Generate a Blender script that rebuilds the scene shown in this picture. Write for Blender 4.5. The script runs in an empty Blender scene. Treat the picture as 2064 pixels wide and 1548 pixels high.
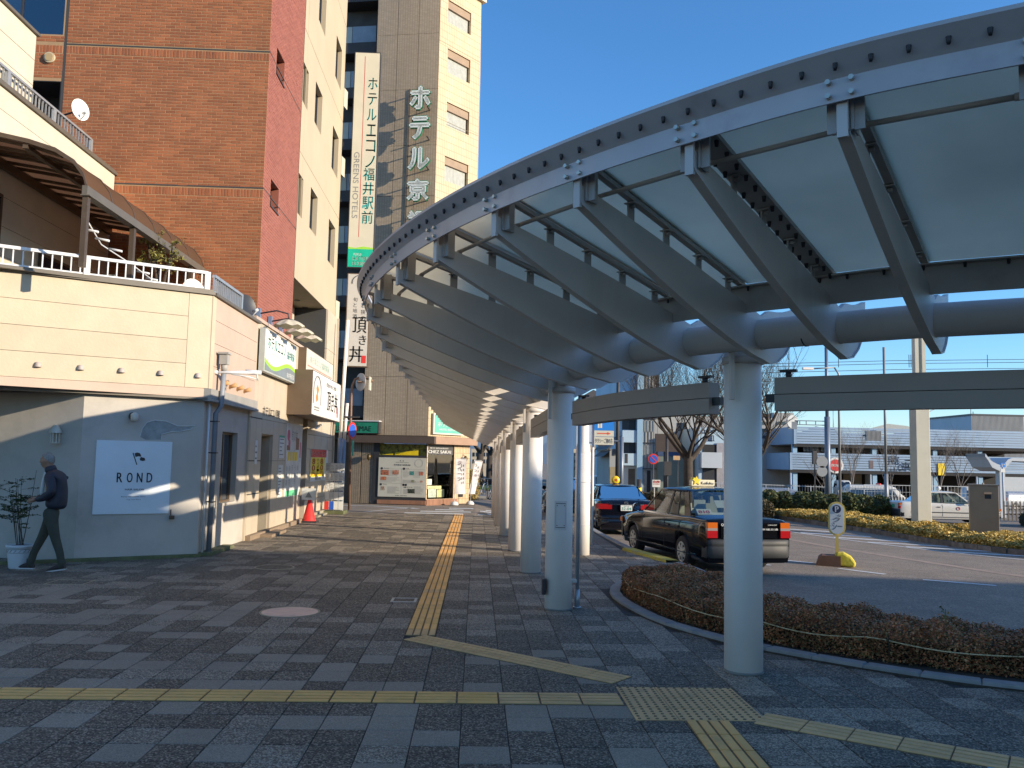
import bpy, math, random
import numpy as np
from mathutils import Vector, Matrix

rnd = random.Random(7)
R = math.radians
C = bpy.context.scene.collection
scene = bpy.context.scene

# ------------------------------------------------------------------ camera
YAW, PITCH, ROLL, EYE, FOC = R(2.25), R(5.15), R(1.2), 1.72, 1730.0
_fw = Vector((math.sin(YAW)*math.cos(PITCH), math.cos(YAW)*math.cos(PITCH), math.sin(PITCH)))
_r0 = Vector((math.cos(YAW), -math.sin(YAW), 0))
_u0 = _r0.cross(_fw)
_rt = _r0*math.cos(ROLL)+_u0*math.sin(ROLL)
_up = -_r0*math.sin(ROLL)+_u0*math.cos(ROLL)
cam_d = bpy.data.cameras.new('camera'); cam = bpy.data.objects.new('camera', cam_d); C.objects.link(cam)
cam_d.sensor_width = 36.0; cam_d.lens = FOC/2064*36.0
cam_d.clip_start = 0.05; cam_d.clip_end = 3000
cam.matrix_world = Matrix(((_rt.x, _up.x, -_fw.x, 0), (_rt.y, _up.y, -_fw.y, 0), (_rt.z, _up.z, -_fw.z, EYE), (0, 0, 0, 1)))
scene.camera = cam

# ------------------------------------------------------------------ light
SUN_AZ, SUN_EL = R(115), R(14.5)         # azimuth from +Y towards +X
world = bpy.data.worlds.new('World'); scene.world = world; world.use_nodes = True
wn = world.node_tree; wn.nodes.clear()
wo = wn.nodes.new('ShaderNodeOutputWorld'); bg = wn.nodes.new('ShaderNodeBackground'); sky = wn.nodes.new('ShaderNodeTexSky')
sky.sky_type = 'NISHITA'; sky.sun_disc = False; sky.sun_elevation = SUN_EL; sky.sun_rotation = SUN_AZ
sky.altitude = 0; sky.air_density = 1.0; sky.dust_density = 0.2; sky.ozone_density = 6.0
bg.inputs['Strength'].default_value = 0.15
hs0 = wn.nodes.new('ShaderNodeHueSaturation'); hs0.inputs['Saturation'].default_value = 1.07; hs0.inputs['Value'].default_value = 1.1; wn.links.new(sky.outputs[0], hs0.inputs['Color']); tn = wn.nodes.new('ShaderNodeMix'); tn.data_type = 'RGBA'; tn.blend_type = 'MULTIPLY'; tn.inputs[0].default_value = 1; tn.inputs[7].default_value = (1.19, 1.04, .96, 1); wn.links.new(hs0.outputs[0], tn.inputs[6]); wn.links.new(tn.outputs[2], bg.inputs[0]); wn.links.new(bg.outputs[0], wo.inputs[0])
sd = bpy.data.lights.new('sun', 'SUN'); sd.energy = 4.2; sd.angle = R(0.5); sd.color = (1.0, 0.86, 0.66)
sun = bpy.data.objects.new('sun', sd); C.objects.link(sun)
sun_vec = Vector((math.sin(SUN_AZ)*math.cos(SUN_EL), math.cos(SUN_AZ)*math.cos(SUN_EL), math.sin(SUN_EL)))
sun.rotation_euler = sun_vec.to_track_quat('Z', 'Y').to_euler()
vs = scene.view_settings
vs.view_transform = 'Standard'; vs.look = 'None'; vs.gamma = 1.0; vs.exposure = 0.8; vs.use_curve_mapping = False
scene.cycles.max_bounces = 6; scene.cycles.transparent_max_bounces = 12
scene.cycles.caustics_reflective = False; scene.cycles.caustics_refractive = False

# ------------------------------------------------------------------ materials
def _mixc(nt, fac, a, b):
    n = nt.nodes.new('ShaderNodeMix'); n.data_type = 'RGBA'
    for s, v in ((n.inputs[0], fac), (n.inputs[6], a), (n.inputs[7], b)):
        if hasattr(v, 'is_linked') or hasattr(v, 'links'): nt.links.new(v, s)
        elif isinstance(v, (tuple, list)): s.default_value = (v[0], v[1], v[2], 1)
        else: s.default_value = v
    return n.outputs[2]
def _ramp(nt, v, p0, p1):
    n = nt.nodes.new('ShaderNodeMapRange'); n.inputs[1].default_value = p0; n.inputs[2].default_value = p1; n.clamp = True
    nt.links.new(v, n.inputs[0]); return n.outputs[0]
def _noise(nt, scale, detail=4, rough=.55, sc3=None, dist=0.0):
    tc = nt.nodes.new('ShaderNodeNewGeometry'); v = tc.outputs['Position']
    if sc3:
        m = nt.nodes.new('ShaderNodeMapping'); m.inputs['Scale'].default_value = sc3; nt.links.new(v, m.inputs[0]); v = m.outputs[0]
    n = nt.nodes.new('ShaderNodeTexNoise'); n.inputs['Scale'].default_value = scale; n.inputs['Detail'].default_value = detail
    n.inputs['Roughness'].default_value = rough; n.inputs['Distortion'].default_value = dist
    nt.links.new(v, n.inputs['Vector']); return n.outputs[0]
def _voro(nt, scale, feat='F1'):
    tc = nt.nodes.new('ShaderNodeNewGeometry'); n = nt.nodes.new('ShaderNodeTexVoronoi'); n.feature = feat
    n.inputs['Scale'].default_value = scale; nt.links.new(tc.outputs['Position'], n.inputs['Vector']); return n
def _bump(nt, b, h, strength, dist=.01, prev=None):
    n = nt.nodes.new('ShaderNodeBump'); n.inputs['Strength'].default_value = strength; n.inputs['Distance'].default_value = dist
    nt.links.new(h, n.inputs['Height'])
    if prev: nt.links.new(prev, n.inputs['Normal'])
    nt.links.new(n.outputs[0], b.inputs['Normal']); return n.outputs[0]
MATS = {}
def mat(name, col, rough=.6, metal=0., var=.12, vscale=3., dirt=None, dscale=1.2, damt=.5, bump=0., bscale=40., spec=.5,
        island=0., streak=False, coat=0.):
    """paint / plaster / metal with tone variation, optional dirt colour and fine relief"""
    if name in MATS: return MATS[name]
    m = bpy.data.materials.new(name); m.use_nodes = True; nt = m.node_tree; b = nt.nodes['Principled BSDF']
    b.inputs['Roughness'].default_value = rough; b.inputs['Metallic'].default_value = metal
    b.inputs['Specular IOR Level'].default_value = spec; b.inputs['Coat Weight'].default_value = coat
    c = None
    if var:
        n = _noise(nt, vscale, 5)
        c = _mixc(nt, _ramp(nt, n, .3, .7), tuple(x*(1-var) for x in col), tuple(min(1, x*(1+var)) for x in col))
    if dirt:
        n2 = _noise(nt, dscale, 6, .65, (1, 1, .25) if streak else None)
        f = _ramp(nt, n2, .52, .78)
        mu = nt.nodes.new('ShaderNodeMath'); mu.operation = 'MULTIPLY'; mu.inputs[1].default_value = damt; nt.links.new(f, mu.inputs[0])
        c = _mixc(nt, mu.outputs[0], c if c else col, dirt)
    if island:
        g = nt.nodes.new('ShaderNodeNewGeometry'); ob = nt.nodes.new('ShaderNodeObjectInfo')
        ad = nt.nodes.new('ShaderNodeMath'); ad.operation = 'ADD'; nt.links.new(g.outputs['Random Per Island'], ad.inputs[0]); nt.links.new(ob.outputs['Random'], ad.inputs[1])
        fr = nt.nodes.new('ShaderNodeMath'); fr.operation = 'FRACT'; nt.links.new(ad.outputs[0], fr.inputs[0])
        mr = nt.nodes.new('ShaderNodeMapRange'); mr.inputs[3].default_value = 1-island; mr.inputs[4].default_value = 1+island
        nt.links.new(fr.outputs[0], mr.inputs[0])
        hs = nt.nodes.new('ShaderNodeHueSaturation'); nt.links.new(mr.outputs[0], hs.inputs['Value'])
        if c: nt.links.new(c, hs.inputs['Color'])
        else: hs.inputs['Color'].default_value = (*col, 1)
        c = hs.outputs[0]
    if c: nt.links.new(c, b.inputs['Base Color'])
    else: b.inputs['Base Color'].default_value = (*col, 1)
    if bump: _bump(nt, b, _noise(nt, bscale, 3), bump)
    MATS[name] = m; return m
def speckle(name, dark, light, mid, scale=130., thr=.45, island=.12, rough=.8, big=(.85, 1.15)):
    """exposed-aggregate paving: pale chips in a dark binder"""
    m = bpy.data.materials.new(name); m.use_nodes = True; nt = m.node_tree; b = nt.nodes['Principled BSDF']
    v = _voro(nt, scale); sep = nt.nodes.new('ShaderNodeSeparateColor'); nt.links.new(v.outputs['Color'], sep.inputs[0])
    f = _ramp(nt, sep.outputs[0], thr, thr+.25)
    c = _mixc(nt, f, dark, light)
    f2 = _ramp(nt, sep.outputs[1], .6, .7); c = _mixc(nt, f2, c, mid)
    n = _noise(nt, 1.1, 5, .6); mr = nt.nodes.new('ShaderNodeMapRange'); mr.inputs[1].default_value = .3; mr.inputs[2].default_value = .7
    mr.inputs[3].default_value = big[0]; mr.inputs[4].default_value = big[1]; nt.links.new(n, mr.inputs[0])
    g = nt.nodes.new('ShaderNodeNewGeometry'); ob = nt.nodes.new('ShaderNodeObjectInfo')
    ad = nt.nodes.new('ShaderNodeMath'); ad.operation = 'ADD'; nt.links.new(g.outputs['Random Per Island'], ad.inputs[0]); nt.links.new(ob.outputs['Random'], ad.inputs[1])
    fr = nt.nodes.new('ShaderNodeMath'); fr.operation = 'FRACT'; nt.links.new(ad.outputs[0], fr.inputs[0])
    m2 = nt.nodes.new('ShaderNodeMapRange'); m2.inputs[3].default_value = 1-island; m2.inputs[4].default_value = 1+island; nt.links.new(fr.outputs[0], m2.inputs[0])
    mu = nt.nodes.new('ShaderNodeMath'); mu.operation = 'MULTIPLY'; nt.links.new(mr.outputs[0], mu.inputs[0]); nt.links.new(m2.outputs[0], mu.inputs[1])
    hs = nt.nodes.new('ShaderNodeHueSaturation'); nt.links.new(mu.outputs[0], hs.inputs['Value']); nt.links.new(c, hs.inputs['Color'])
    nt.links.new(hs.outputs[0], b.inputs['Base Color']); b.inputs['Roughness'].default_value = rough
    _bump(nt, b, v.outputs['Distance'], .35, .004)
    MATS[name] = m; return m
def glass(name, tint=(.6, .7, .72), opac=.35, rough=.02, ior=1.5):
    m = bpy.data.materials.new(name); m.use_nodes = True; nt = m.node_tree; nt.nodes.remove(nt.nodes['Principled BSDF'])
    o = nt.nodes['Material Output']; t = nt.nodes.new('ShaderNodeBsdfTransparent'); t.inputs[0].default_value = (*tint, 1)
    gl = nt.nodes.new('ShaderNodeBsdfGlossy'); gl.inputs['Roughness'].default_value = rough; gl.inputs[0].default_value = (.95, .95, .95, 1)
    fr = nt.nodes.new('ShaderNodeFresnel'); fr.inputs[0].default_value = ior
    ad = nt.nodes.new('ShaderNodeMath'); ad.operation = 'ADD'; ad.use_clamp = True; ad.inputs[1].default_value = opac; nt.links.new(fr.outputs[0], ad.inputs[0])
    mx = nt.nodes.new('ShaderNodeMixShader'); nt.links.new(ad.outputs[0], mx.inputs[0]); nt.links.new(t.outputs[0], mx.inputs[1]); nt.links.new(gl.outputs[0], mx.inputs[2])
    nt.links.new(mx.outputs[0], o.inputs[0]); MATS[name] = m; return m
def frosted(name, col, trans=.5, dirty=.1):
    m = bpy.data.materials.new(name); m.use_nodes = True; nt = m.node_tree; nt.nodes.remove(nt.nodes['Principled BSDF'])
    o = nt.nodes['Material Output']; d = nt.nodes.new('ShaderNodeBsdfDiffuse'); d.inputs[0].default_value = (*col, 1)
    t = nt.nodes.new('ShaderNodeBsdfTranslucent'); t.inputs[0].default_value = (*col, 1)
    n = _noise(nt, .7, 4); c = _mixc(nt, _ramp(nt, n, .3, .7), tuple(x*(1-dirty) for x in col), col); nt.links.new(c, d.inputs[0]); nt.links.new(c, t.inputs[0])
    mx = nt.nodes.new('ShaderNodeMixShader'); mx.inputs[0].default_value = trans
    nt.links.new(d.outputs[0], mx.inputs[1]); nt.links.new(t.outputs[0], mx.inputs[2]); nt.links.new(mx.outputs[0], o.inputs[0]); MATS[name] = m; return m
def leafmat(name, cols, rough=.6, trans=.15):
    m = bpy.data.materials.new(name); m.use_nodes = True; nt = m.node_tree; b = nt.nodes['Principled BSDF']
    g = nt.nodes.new('ShaderNodeNewGeometry'); cr = nt.nodes.new('ShaderNodeValToRGB'); cr.color_ramp.interpolation = 'LINEAR'
    while len(cr.color_ramp.elements) < len(cols): cr.color_ramp.elements.new(.5)
    for i, c in enumerate(cols):
        cr.color_ramp.elements[i].position = i/(len(cols)-1); cr.color_ramp.elements[i].color = (*c, 1)
    nt.links.new(g.outputs['Random Per Island'], cr.inputs[0])
    n = _noise(nt, 2.2, 3); c = _mixc(nt, _ramp(nt, n, .35, .65), tuple([.0]*3), tuple([1.]*3))
    hs = nt.nodes.new('ShaderNodeHueSaturation'); mr = nt.nodes.new('ShaderNodeMapRange'); mr.inputs[1].default_value = .35; mr.inputs[2].default_value = .65
    mr.inputs[3].default_value = .7; mr.inputs[4].default_value = 1.25; nt.links.new(n, mr.inputs[0]); nt.links.new(mr.outputs[0], hs.inputs['Value'])
    nt.links.new(cr.outputs[0], hs.inputs['Color']); nt.links.new(hs.outputs[0], b.inputs['Base Color'])
    b.inputs['Roughness'].default_value = rough; b.inputs['Specular IOR Level'].default_value = .25
    MATS[name] = m; return m
def tilegrid(name, col, joint, w, h, axis='XZ', jw=.08, var=.12, bump=.3, rough=.5, offset=0.0, axdir=None):
    """small facing tiles too fine to pick apart: brick texture in wall coordinates"""
    m = bpy.data.materials.new(name); m.use_nodes = True; nt = m.node_tree; b = nt.nodes['Principled BSDF']
    g = nt.nodes.new('ShaderNodeNewGeometry'); sp = nt.nodes.new('ShaderNodeSeparateXYZ'); nt.links.new(g.outputs['Position'], sp.inputs[0])
    dx, dy = axdir if axdir else ((1, 0) if axis == 'XZ' else (0, 1))
    a = nt.nodes.new('ShaderNodeMath'); a.operation = 'MULTIPLY'; a.inputs[1].default_value = dx; nt.links.new(sp.outputs[0], a.inputs[0])
    a2 = nt.nodes.new('ShaderNodeMath'); a2.operation = 'MULTIPLY_ADD'; a2.inputs[1].default_value = dy; nt.links.new(sp.outputs[1], a2.inputs[0]); nt.links.new(a.outputs[0], a2.inputs[2])
    cb = nt.nodes.new('ShaderNodeCombineXYZ'); nt.links.new(a2.outputs[0], cb.inputs[0]); nt.links.new(sp.outputs[2], cb.inputs[1])
    br = nt.nodes.new('ShaderNodeTexBrick'); br.offset = offset; br.inputs['Scale'].default_value = 1.0
    br.inputs['Brick Width'].default_value = w; br.inputs['Row Height'].default_value = h; br.inputs['Mortar Size'].default_value = jw*h; br.inputs['Mortar Smooth'].default_value = .1
    br.inputs['Color1'].default_value = (*[x*(1-var) for x in col], 1); br.inputs['Color2'].default_value = (*[min(1, x*(1+var)) for x in col], 1)
    br.inputs['Mortar'].default_value = (*joint, 1); nt.links.new(cb.outputs[0], br.inputs['Vector'])
    n = _noise(nt, .5, 5, .6, (1, 1, .35)); hs = nt.nodes.new('ShaderNodeHueSaturation'); mr = nt.nodes.new('ShaderNodeMapRange')
    mr.inputs[1].default_value = .3; mr.inputs[2].default_value = .7; mr.inputs[3].default_value = .88; mr.inputs[4].default_value = 1.08
    nt.links.new(n, mr.inputs[0]); nt.links.new(mr.outputs[0], hs.inputs['Value']); nt.links.new(br.outputs['Color'], hs.inputs['Color'])
    nt.links.new(hs.outputs[0], b.inputs['Base Color']); b.inputs['Roughness'].default_value = rough
    iv = nt.nodes.new('ShaderNodeMath'); iv.operation = 'SUBTRACT'; iv.inputs[0].default_value = 1; nt.links.new(br.outputs['Fac'], iv.inputs[1])
    _bump(nt, b, iv.outputs[0], bump, .004); MATS[name] = m; return m

# ------------------------------------------------------------------ mesh builder
class MB:
    def __init__(s): s.v = []; s.f = []; s.mi = []; s.sm = []; s.m = 0; s.smooth = False
    def add(s, vs, fs):
        o = len(s.v); s.v += [tuple(v) for v in vs]
        for f in fs: s.f.append(tuple(i+o for i in f)); s.mi.append(s.m); s.sm.append(s.smooth)
        return s
    def box(s, x0, x1, y0, y1, z0, z1):
        if x0 > x1: x0, x1 = x1, x0
        if y0 > y1: y0, y1 = y1, y0
        if z0 > z1: z0, z1 = z1, z0
        return s.add([(x0,y0,z0),(x1,y0,z0),(x1,y1,z0),(x0,y1,z0),(x0,y0,z1),(x1,y0,z1),(x1,y1,z1),(x0,y1,z1)],
                     [(0,3,2,1),(4,5,6,7),(0,1,5,4),(1,2,6,5),(2,3,7,6),(3,0,4,7)])
    def fbox(s, fr, u0, u1, v0, v1, w0, w1):
        """box in a frame (origin, u, v, w)"""
        o, u, v, w = fr; P = lambda a, b, c: o+u*a+v*b+w*c
        vs = [P(u0,v0,w0),P(u1,v0,w0),P(u1,v1,w0),P(u0,v1,w0),P(u0,v0,w1),P(u1,v0,w1),P(u1,v1,w1),P(u0,v1,w1)]
        return s.add(vs, [(0,3,2,1),(4,5,6,7),(0,1,5,4),(1,2,6,5),(2,3,7,6),(3,0,4,7)])
    def quad(s, a, b, c, d): return s.add([a, b, c, d], [(0,1,2,3)])
    def bar(s, p0, p1, w, h=None, up=(0,0,1)):
        p0 = Vector(p0); p1 = Vector(p1); h = h or w; d = (p1-p0).normalized(); up = Vector(up)
        if abs(d.dot(up)) > .98: up = Vector((1,0,0))
        a = d.cross(up).normalized()*w/2; b = a.cross(d).normalized()*h/2
        return s.add([p0-a-b,p0+a-b,p0+a+b,p0-a+b,p1-a-b,p1+a-b,p1+a+b,p1-a+b], [(0,3,2,1),(4,5,6,7),(0,1,5,4),(1,2,6,5),(2,3,7,6),(3,0,4,7)])
    def tube(s, pts, r, n=8, caps=True):
        pts = [Vector(p) for p in pts]; rs = r if isinstance(r, (list, tuple)) else [r]*len(pts); o = len(s.v)
        ref = None; sm = s.smooth
        for i, p in enumerate(pts):
            d = (pts[min(i+1, len(pts)-1)]-pts[max(i-1, 0)]).normalized()
            if ref is None:
                ref = Vector((0,0,1)) if abs(d.z) < .9 else Vector((1,0,0))
            a = d.cross(ref).normalized(); b = a.cross(d).normalized(); ref = b
            for k in range(n):
                t = 2*math.pi*k/n; q = p+(a*math.cos(t)+b*math.sin(t))*rs[i]; s.v.append(tuple(q))
        for i in range(len(pts)-1):
            for k in range(n):
                s.f.append((o+i*n+k, o+i*n+(k+1)%n, o+(i+1)*n+(k+1)%n, o+(i+1)*n+k)); s.mi.append(s.m); s.sm.append(n > 5)
        if caps:
            s.f.append(tuple(o+k for k in range(n))[::-1]); s.mi.append(s.m); s.sm.append(False)
            s.f.append(tuple(o+(len(pts)-1)*n+k for k in range(n))); s.mi.append(s.m); s.sm.append(False)
        return s
    def cyl(s, c, r, z0, z1, n=24, r1=None):
        return s.tube([(c[0],c[1],z0),(c[0],c[1],z1)], [r, r if r1 is None else r1], n)
    def disc(s, c, nrm, r, th, n=20, ry=None):
        nrm = Vector(nrm).normalized(); c = Vector(c); return s.tube([c-nrm*th/2, c+nrm*th/2], r, n)
    def lathe(s, c, prof, n=20):
        o = len(s.v)
        for r, z in prof:
            for k in range(n): t = 2*math.pi*k/n; s.v.append((c[0]+r*math.cos(t), c[1]+r*math.sin(t), c[2]+z))
        for i in range(len(prof)-1):
            for k in range(n): s.f.append((o+i*n+k, o+i*n+(k+1)%n, o+(i+1)*n+(k+1)%n, o+(i+1)*n+k)); s.mi.append(s.m); s.sm.append(True)
        return s
    def prism(s, poly, z0, z1):
        """vertical prism from xy polygon"""
        n = len(poly); vs = [(x,y,z0) for x,y in poly]+[(x,y,z1) for x,y in poly]
        return s.add(vs, [tuple(range(n))[::-1], tuple(range(n, 2*n))]+[(i,(i+1)%n,n+(i+1)%n,n+i) for i in range(n)])
    def fprism(s, fr, poly, w0, w1):
        o, u, v, w = fr; n = len(poly)
        vs = [o+u*a+v*b+w*w0 for a, b in poly]+[o+u*a+v*b+w*w1 for a, b in poly]
        return s.add(vs, [tuple(range(n))[::-1], tuple(range(n, 2*n))]+[(i,(i+1)%n,n+(i+1)%n,n+i) for i in range(n)])
    def grid(s, rows, close=False):
        """rows of equal length point lists -> quads"""
        o = len(s.v); n = len(rows[0])
        for r in rows: s.v += [tuple(p) for p in r]
        for i in range(len(rows)-1):
            for k in range(n-1 if not close else n):
                s.f.append((o+i*n+k, o+i*n+(k+1)%n, o+(i+1)*n+(k+1)%n, o+(i+1)*n+k)); s.mi.append(s.m); s.sm.append(s.smooth)
        return s
    def mesh(s, name, mats, off=(0,0,0)):
        me = bpy.data.meshes.new(name); ox, oy, oz = off
        me.from_pydata([(x-ox, y-oy, z-oz) for x, y, z in s.v], [], s.f)
        mats = mats if isinstance(mats, (list, tuple)) else [mats]
        for m in mats: me.materials.append(m)
        me.polygons.foreach_set('material_index', [min(i, len(mats)-1) for i in s.mi])
        me.polygons.foreach_set('use_smooth', s.sm); me.update(); return me
    def build(s, name, mats, parent=None, label=None, kind=None, local=False, cat=None, group=None, bevel=0):
        off = (0,0,0)
        if parent is not None and not local:
            off = parent['_w'] if '_w' in parent else (0,0,0)
        me = s.mesh(name, mats, off)
        ob = bpy.data.objects.new(name, me); C.objects.link(ob)
        if parent is not None: ob.parent = parent; ob['_w'] = list(off)
        if label: ob['label'] = label
        if kind: ob['kind'] = kind
        if cat: ob['category'] = cat
        if group: ob['group'] = group
        if bevel:
            b = ob.modifiers.new('bevel', 'BEVEL'); b.width = bevel; b.segments = 2; b.limit_method = 'ANGLE'; b.angle_limit = R(40)
        return ob
ROOTS = []
def thing(name, label, cat, loc=(0,0,0), group=None, rotz=0.0):
    o = bpy.data.objects.new(name, None); C.objects.link(o); o.location = loc; o.rotation_euler = (0,0,rotz)
    o.empty_display_size = .2
    o['label'] = label; o['category'] = cat; o['_w'] = list(loc)
    if group: o['group'] = group
    ROOTS.append(o); return o
def inst(name, me, parent, loc=(0,0,0), rot=None, kind=None):
    """child object sharing a mesh; loc in world coordinates of an unrotated parent"""
    ob = bpy.data.objects.new(name, me); C.objects.link(ob); ob.parent = parent
    w = parent['_w'] if '_w' in parent else (0,0,0)
    ob.location = (loc[0]-w[0], loc[1]-w[1], loc[2]-w[2])
    if rot is not None: ob.rotation_euler = rot
    if kind: ob['kind'] = kind
    return ob
def copy_tree(o, loc=None, rotz=None, label=None, parent=None):
    c = o.copy(); C.objects.link(c)
    if parent is not None: c.parent = parent
    if loc is not None: c.location = loc
    if rotz is not None: c.rotation_euler = (0,0,rotz)
    if label: c['label'] = label
    for ch in list(o.children): copy_tree(ch, parent=c)
    return c
def frame(o, u, v):
    u = Vector(u).normalized(); v = Vector(v).normalized(); return (Vector(o), u, v, u.cross(v).normalized())
_txt = {}
def text_mesh(s):
    if s in _txt: return _txt[s]
    c = bpy.data.curves.new('t', 'FONT'); c.body = s; c.resolution_u = 3
    o = bpy.data.objects.new('t', c); C.objects.link(o); bpy.context.view_layer.update()
    me = bpy.data.meshes.new_from_object(o.evaluated_get(bpy.context.evaluated_depsgraph_get()))
    vs = [tuple(v.co[:2]) for v in me.vertices]; fs = [tuple(p.vertices) for p in me.polygons]
    bpy.data.objects.remove(o); bpy.data.meshes.remove(me)
    _txt[s] = (vs, fs); return _txt[s]
def text(mb, s, fr, u0, v0, w, h, d=.004, bold=0., fill=False):
    """lettering fitted into the box (u0,v0,w,h) of a frame, raised d; fill=stretch to fill"""
    vs, fs = text_mesh(s)
    if not vs: return
    xs = [v[0] for v in vs]; ys = [v[1] for v in vs]; x0, x1, y0, y1 = min(xs), max(xs), min(ys), max(ys)
    sx = w/max(x1-x0, 1e-4); sy = h/max(y1-y0, 1e-4)
    if not fill: sx = sy = min(sx, sy); u0 += (w-(x1-x0)*sx)/2; v0 += (h-(y1-y0)*sy)/2
    o, u, v, wv = fr
    for k in ((0,) if not bold else (-1, 0, 1)):
        pts = [o+u*(u0+(x-x0)*sx+k*bold)+v*(v0+(y-y0)*sy)+wv*(d+abs(k)*.0006) for x, y in vs]
        mb.add(pts, fs)
def vtext(mb, s, fr, u0, v1, w, ch, gap, d=.004, bold=0.):
    for i, c in enumerate(s): text(mb, c, fr, u0, v1-(i+1)*ch-i*gap, w, ch, d, bold)
def fast_leaves(name, pts, size, m, parent=None, kind='stuff', seed=1, aspect=.55, upbias=.5, nrm=None, sizevar=.4, **kw):
    """many small rhombic leaves at pts"""
    rg = np.random.default_rng(seed); n = len(pts); P = np.asarray(pts, float)
    N = rg.normal(size=(n,3)); N[:,2] = np.abs(N[:,2])+upbias; N /= np.linalg.norm(N, axis=1)[:,None]
    if nrm is not None: N = N*.6+np.asarray(nrm); N /= np.linalg.norm(N, axis=1)[:,None]
    A = rg.normal(size=(n,3)); A -= (A*N).sum(1)[:,None]*N; A /= np.linalg.norm(A, axis=1)[:,None]; B = np.cross(N, A)
    s = size*(1+sizevar*rg.uniform(-1,1,n))[:,None]
    V = np.stack([P-A*s*.5, P+B*s*aspect*.5, P+A*s*.5, P-B*s*aspect*.5], 1).reshape(-1,3)
    off = parent['_w'] if parent is not None and '_w' in parent else (0,0,0)
    V = V-np.array(list(off))
    me = bpy.data.meshes.new(name); me.vertices.add(4*n); me.vertices.foreach_set('co', V.ravel())
    me.loops.add(4*n); me.loops.foreach_set('vertex_index', np.arange(4*n, dtype=np.int32))
    me.polygons.add(n); me.polygons.foreach_set('loop_start', np.arange(0,4*n,4, dtype=np.int32)); me.polygons.foreach_set('loop_total', np.full(n,4, dtype=np.int32))
    me.materials.append(m); me.update(calc_edges=True)
    ob = bpy.data.objects.new(name, me); C.objects.link(ob)
    if kind: ob['kind'] = kind
    if parent is not None: ob.parent = parent; ob['_w'] = list(off)
    for k, v in kw.items(): ob[k] = v
    return ob
def inpoly(x, y, poly):
    c = False; j = len(poly)-1
    for i in range(len(poly)):
        xi, yi = poly[i]; xj, yj = poly[j]
        if (yi > y) != (yj > y) and x < (xj-xi)*(y-yi)/(yj-yi)+xi: c = not c
        j = i
    return c
def catmull(pts, per=8):
    out = []; n = len(pts)
    for i in range(n-1):
        p0 = pts[max(i-1,0)]; p1 = pts[i]; p2 = pts[i+1]; p3 = pts[min(i+2,n-1)]
        for k in range(per):
            t = k/per
            out.append(tuple(.5*((2*b)+(c-a)*t+(2*a-5*b+4*c-d)*t*t+(3*b-a-3*c+d)*t**3) for a,b,c,d in zip(p0,p1,p2,p3)))
    out.append(tuple(pts[-1])); return out
def resample(pts, step=None, n=None):
    P = np.array(pts, float); L = np.r_[0, np.cumsum(np.linalg.norm(np.diff(P, axis=0), axis=1))]
    if n is None: n = max(2, int(round(L[-1]/step))+1)
    t = np.linspace(0, L[-1], n); return [tuple(np.interp(x, L, P[:,k]) for k in range(P.shape[1])) for x in t]
def offset2(pts, d):
    """offset a 2D polyline to its left by d"""
    out = []
    for i, p in enumerate(pts):
        a = pts[max(i-1,0)]; b = pts[min(i+1,len(pts)-1)]; dx, dy = b[0]-a[0], b[1]-a[1]; l = math.hypot(dx, dy) or 1
        out.append((p[0]-dy/l*d, p[1]+dx/l*d))
    return out
def smooth01(x): x = min(max(x,0),1); return x*x*(3-2*x)
def zroad(x, y):
    s = min(max(x/3,0),1)
    return -.02-.2*s-.02*min(max(y-19,0),8)*s-.022*min(max(x-4,0),20)-.03*min(max(y-45,0),20)*s
ray0 = Vector((0,0,EYE))
def sight(px, py): return _fw+_rt*((px-1032)/FOC)+_up*((774-py)/FOC)
def at_x(px, py, X): r = sight(px, py); return ray0+r*(X/r.x)
def at_y(px, py, Y): r = sight(px, py); return ray0+r*(Y/r.y)
def on_v(px, py, P, az):
    r = sight(px, py); d = (math.sin(R(az)), math.cos(R(az))); n = (d[1], -d[0])
    t = (n[0]*P[0]+n[1]*P[1])/(n[0]*r.x+n[1]*r.y); return ray0+r*t
# ================================================================== ground
M_slabD = speckle('dark_aggregate', (.048,.038,.028), (.30,.245,.18), (.105,.086,.065), 95, .50, .10)
M_slabM = speckle('mid_aggregate', (.095,.078,.06), (.40,.335,.25), (.19,.158,.12), 110, .38, .12)
M_slabL = speckle('pale_granite', (.215,.178,.135), (.35,.295,.225), (.28,.235,.18), 160, .5, .08, big=(.9, 1.1))
M_joint = mat('joint_sand', (.035,.034,.033), .95, var=.3, vscale=8)
M_asph = speckle('asphalt', (.165,.130,.098), (.36,.285,.21), (.235,.185,.138), 60, .62, 0, .9, big=(.78, 1.2))
M_white = mat('road_paint', (.62,.62,.60), .7, var=.1, vscale=20, dirt=(.25,.24,.22), dscale=9, damt=.6)
M_kerb = mat('kerb_concrete', (.25,.245,.235), .85, var=.15, vscale=6, dirt=(.10,.10,.085), dscale=3, damt=.5, bump=.1, bscale=120, island=.08)
M_soil = mat('bare_soil', (.05,.04,.03), .95, var=.4, vscale=12, bump=.6, bscale=30)
M_tact = mat('tactile_yellow', (.82,.45,.14), .7, var=.12, vscale=2.5, dirt=(.20,.15,.09), dscale=5, damt=.55, island=.07)
M_tactd = mat('tactile_worn', (.68,.41,.18), .75, var=.12, vscale=2.5, dirt=(.16,.13,.09), dscale=4, damt=.5, island=.07)
M_tact_dark = mat('tactile_dark_brown', (.20,.135,.07), .9, var=.25, vscale=20)  # darker brown: base plate between the bars, and the raised dots
M_gutter = mat('gutter_brick', (.33,.24,.18), .85, var=.2, vscale=5, dirt=(.12,.1,.08))
M_steel = mat('galvanised', (.42,.44,.46), .45, .6, var=.1, vscale=6)
M_dark = mat('dark_void', (.015,.015,.017), .8, var=0)

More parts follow.
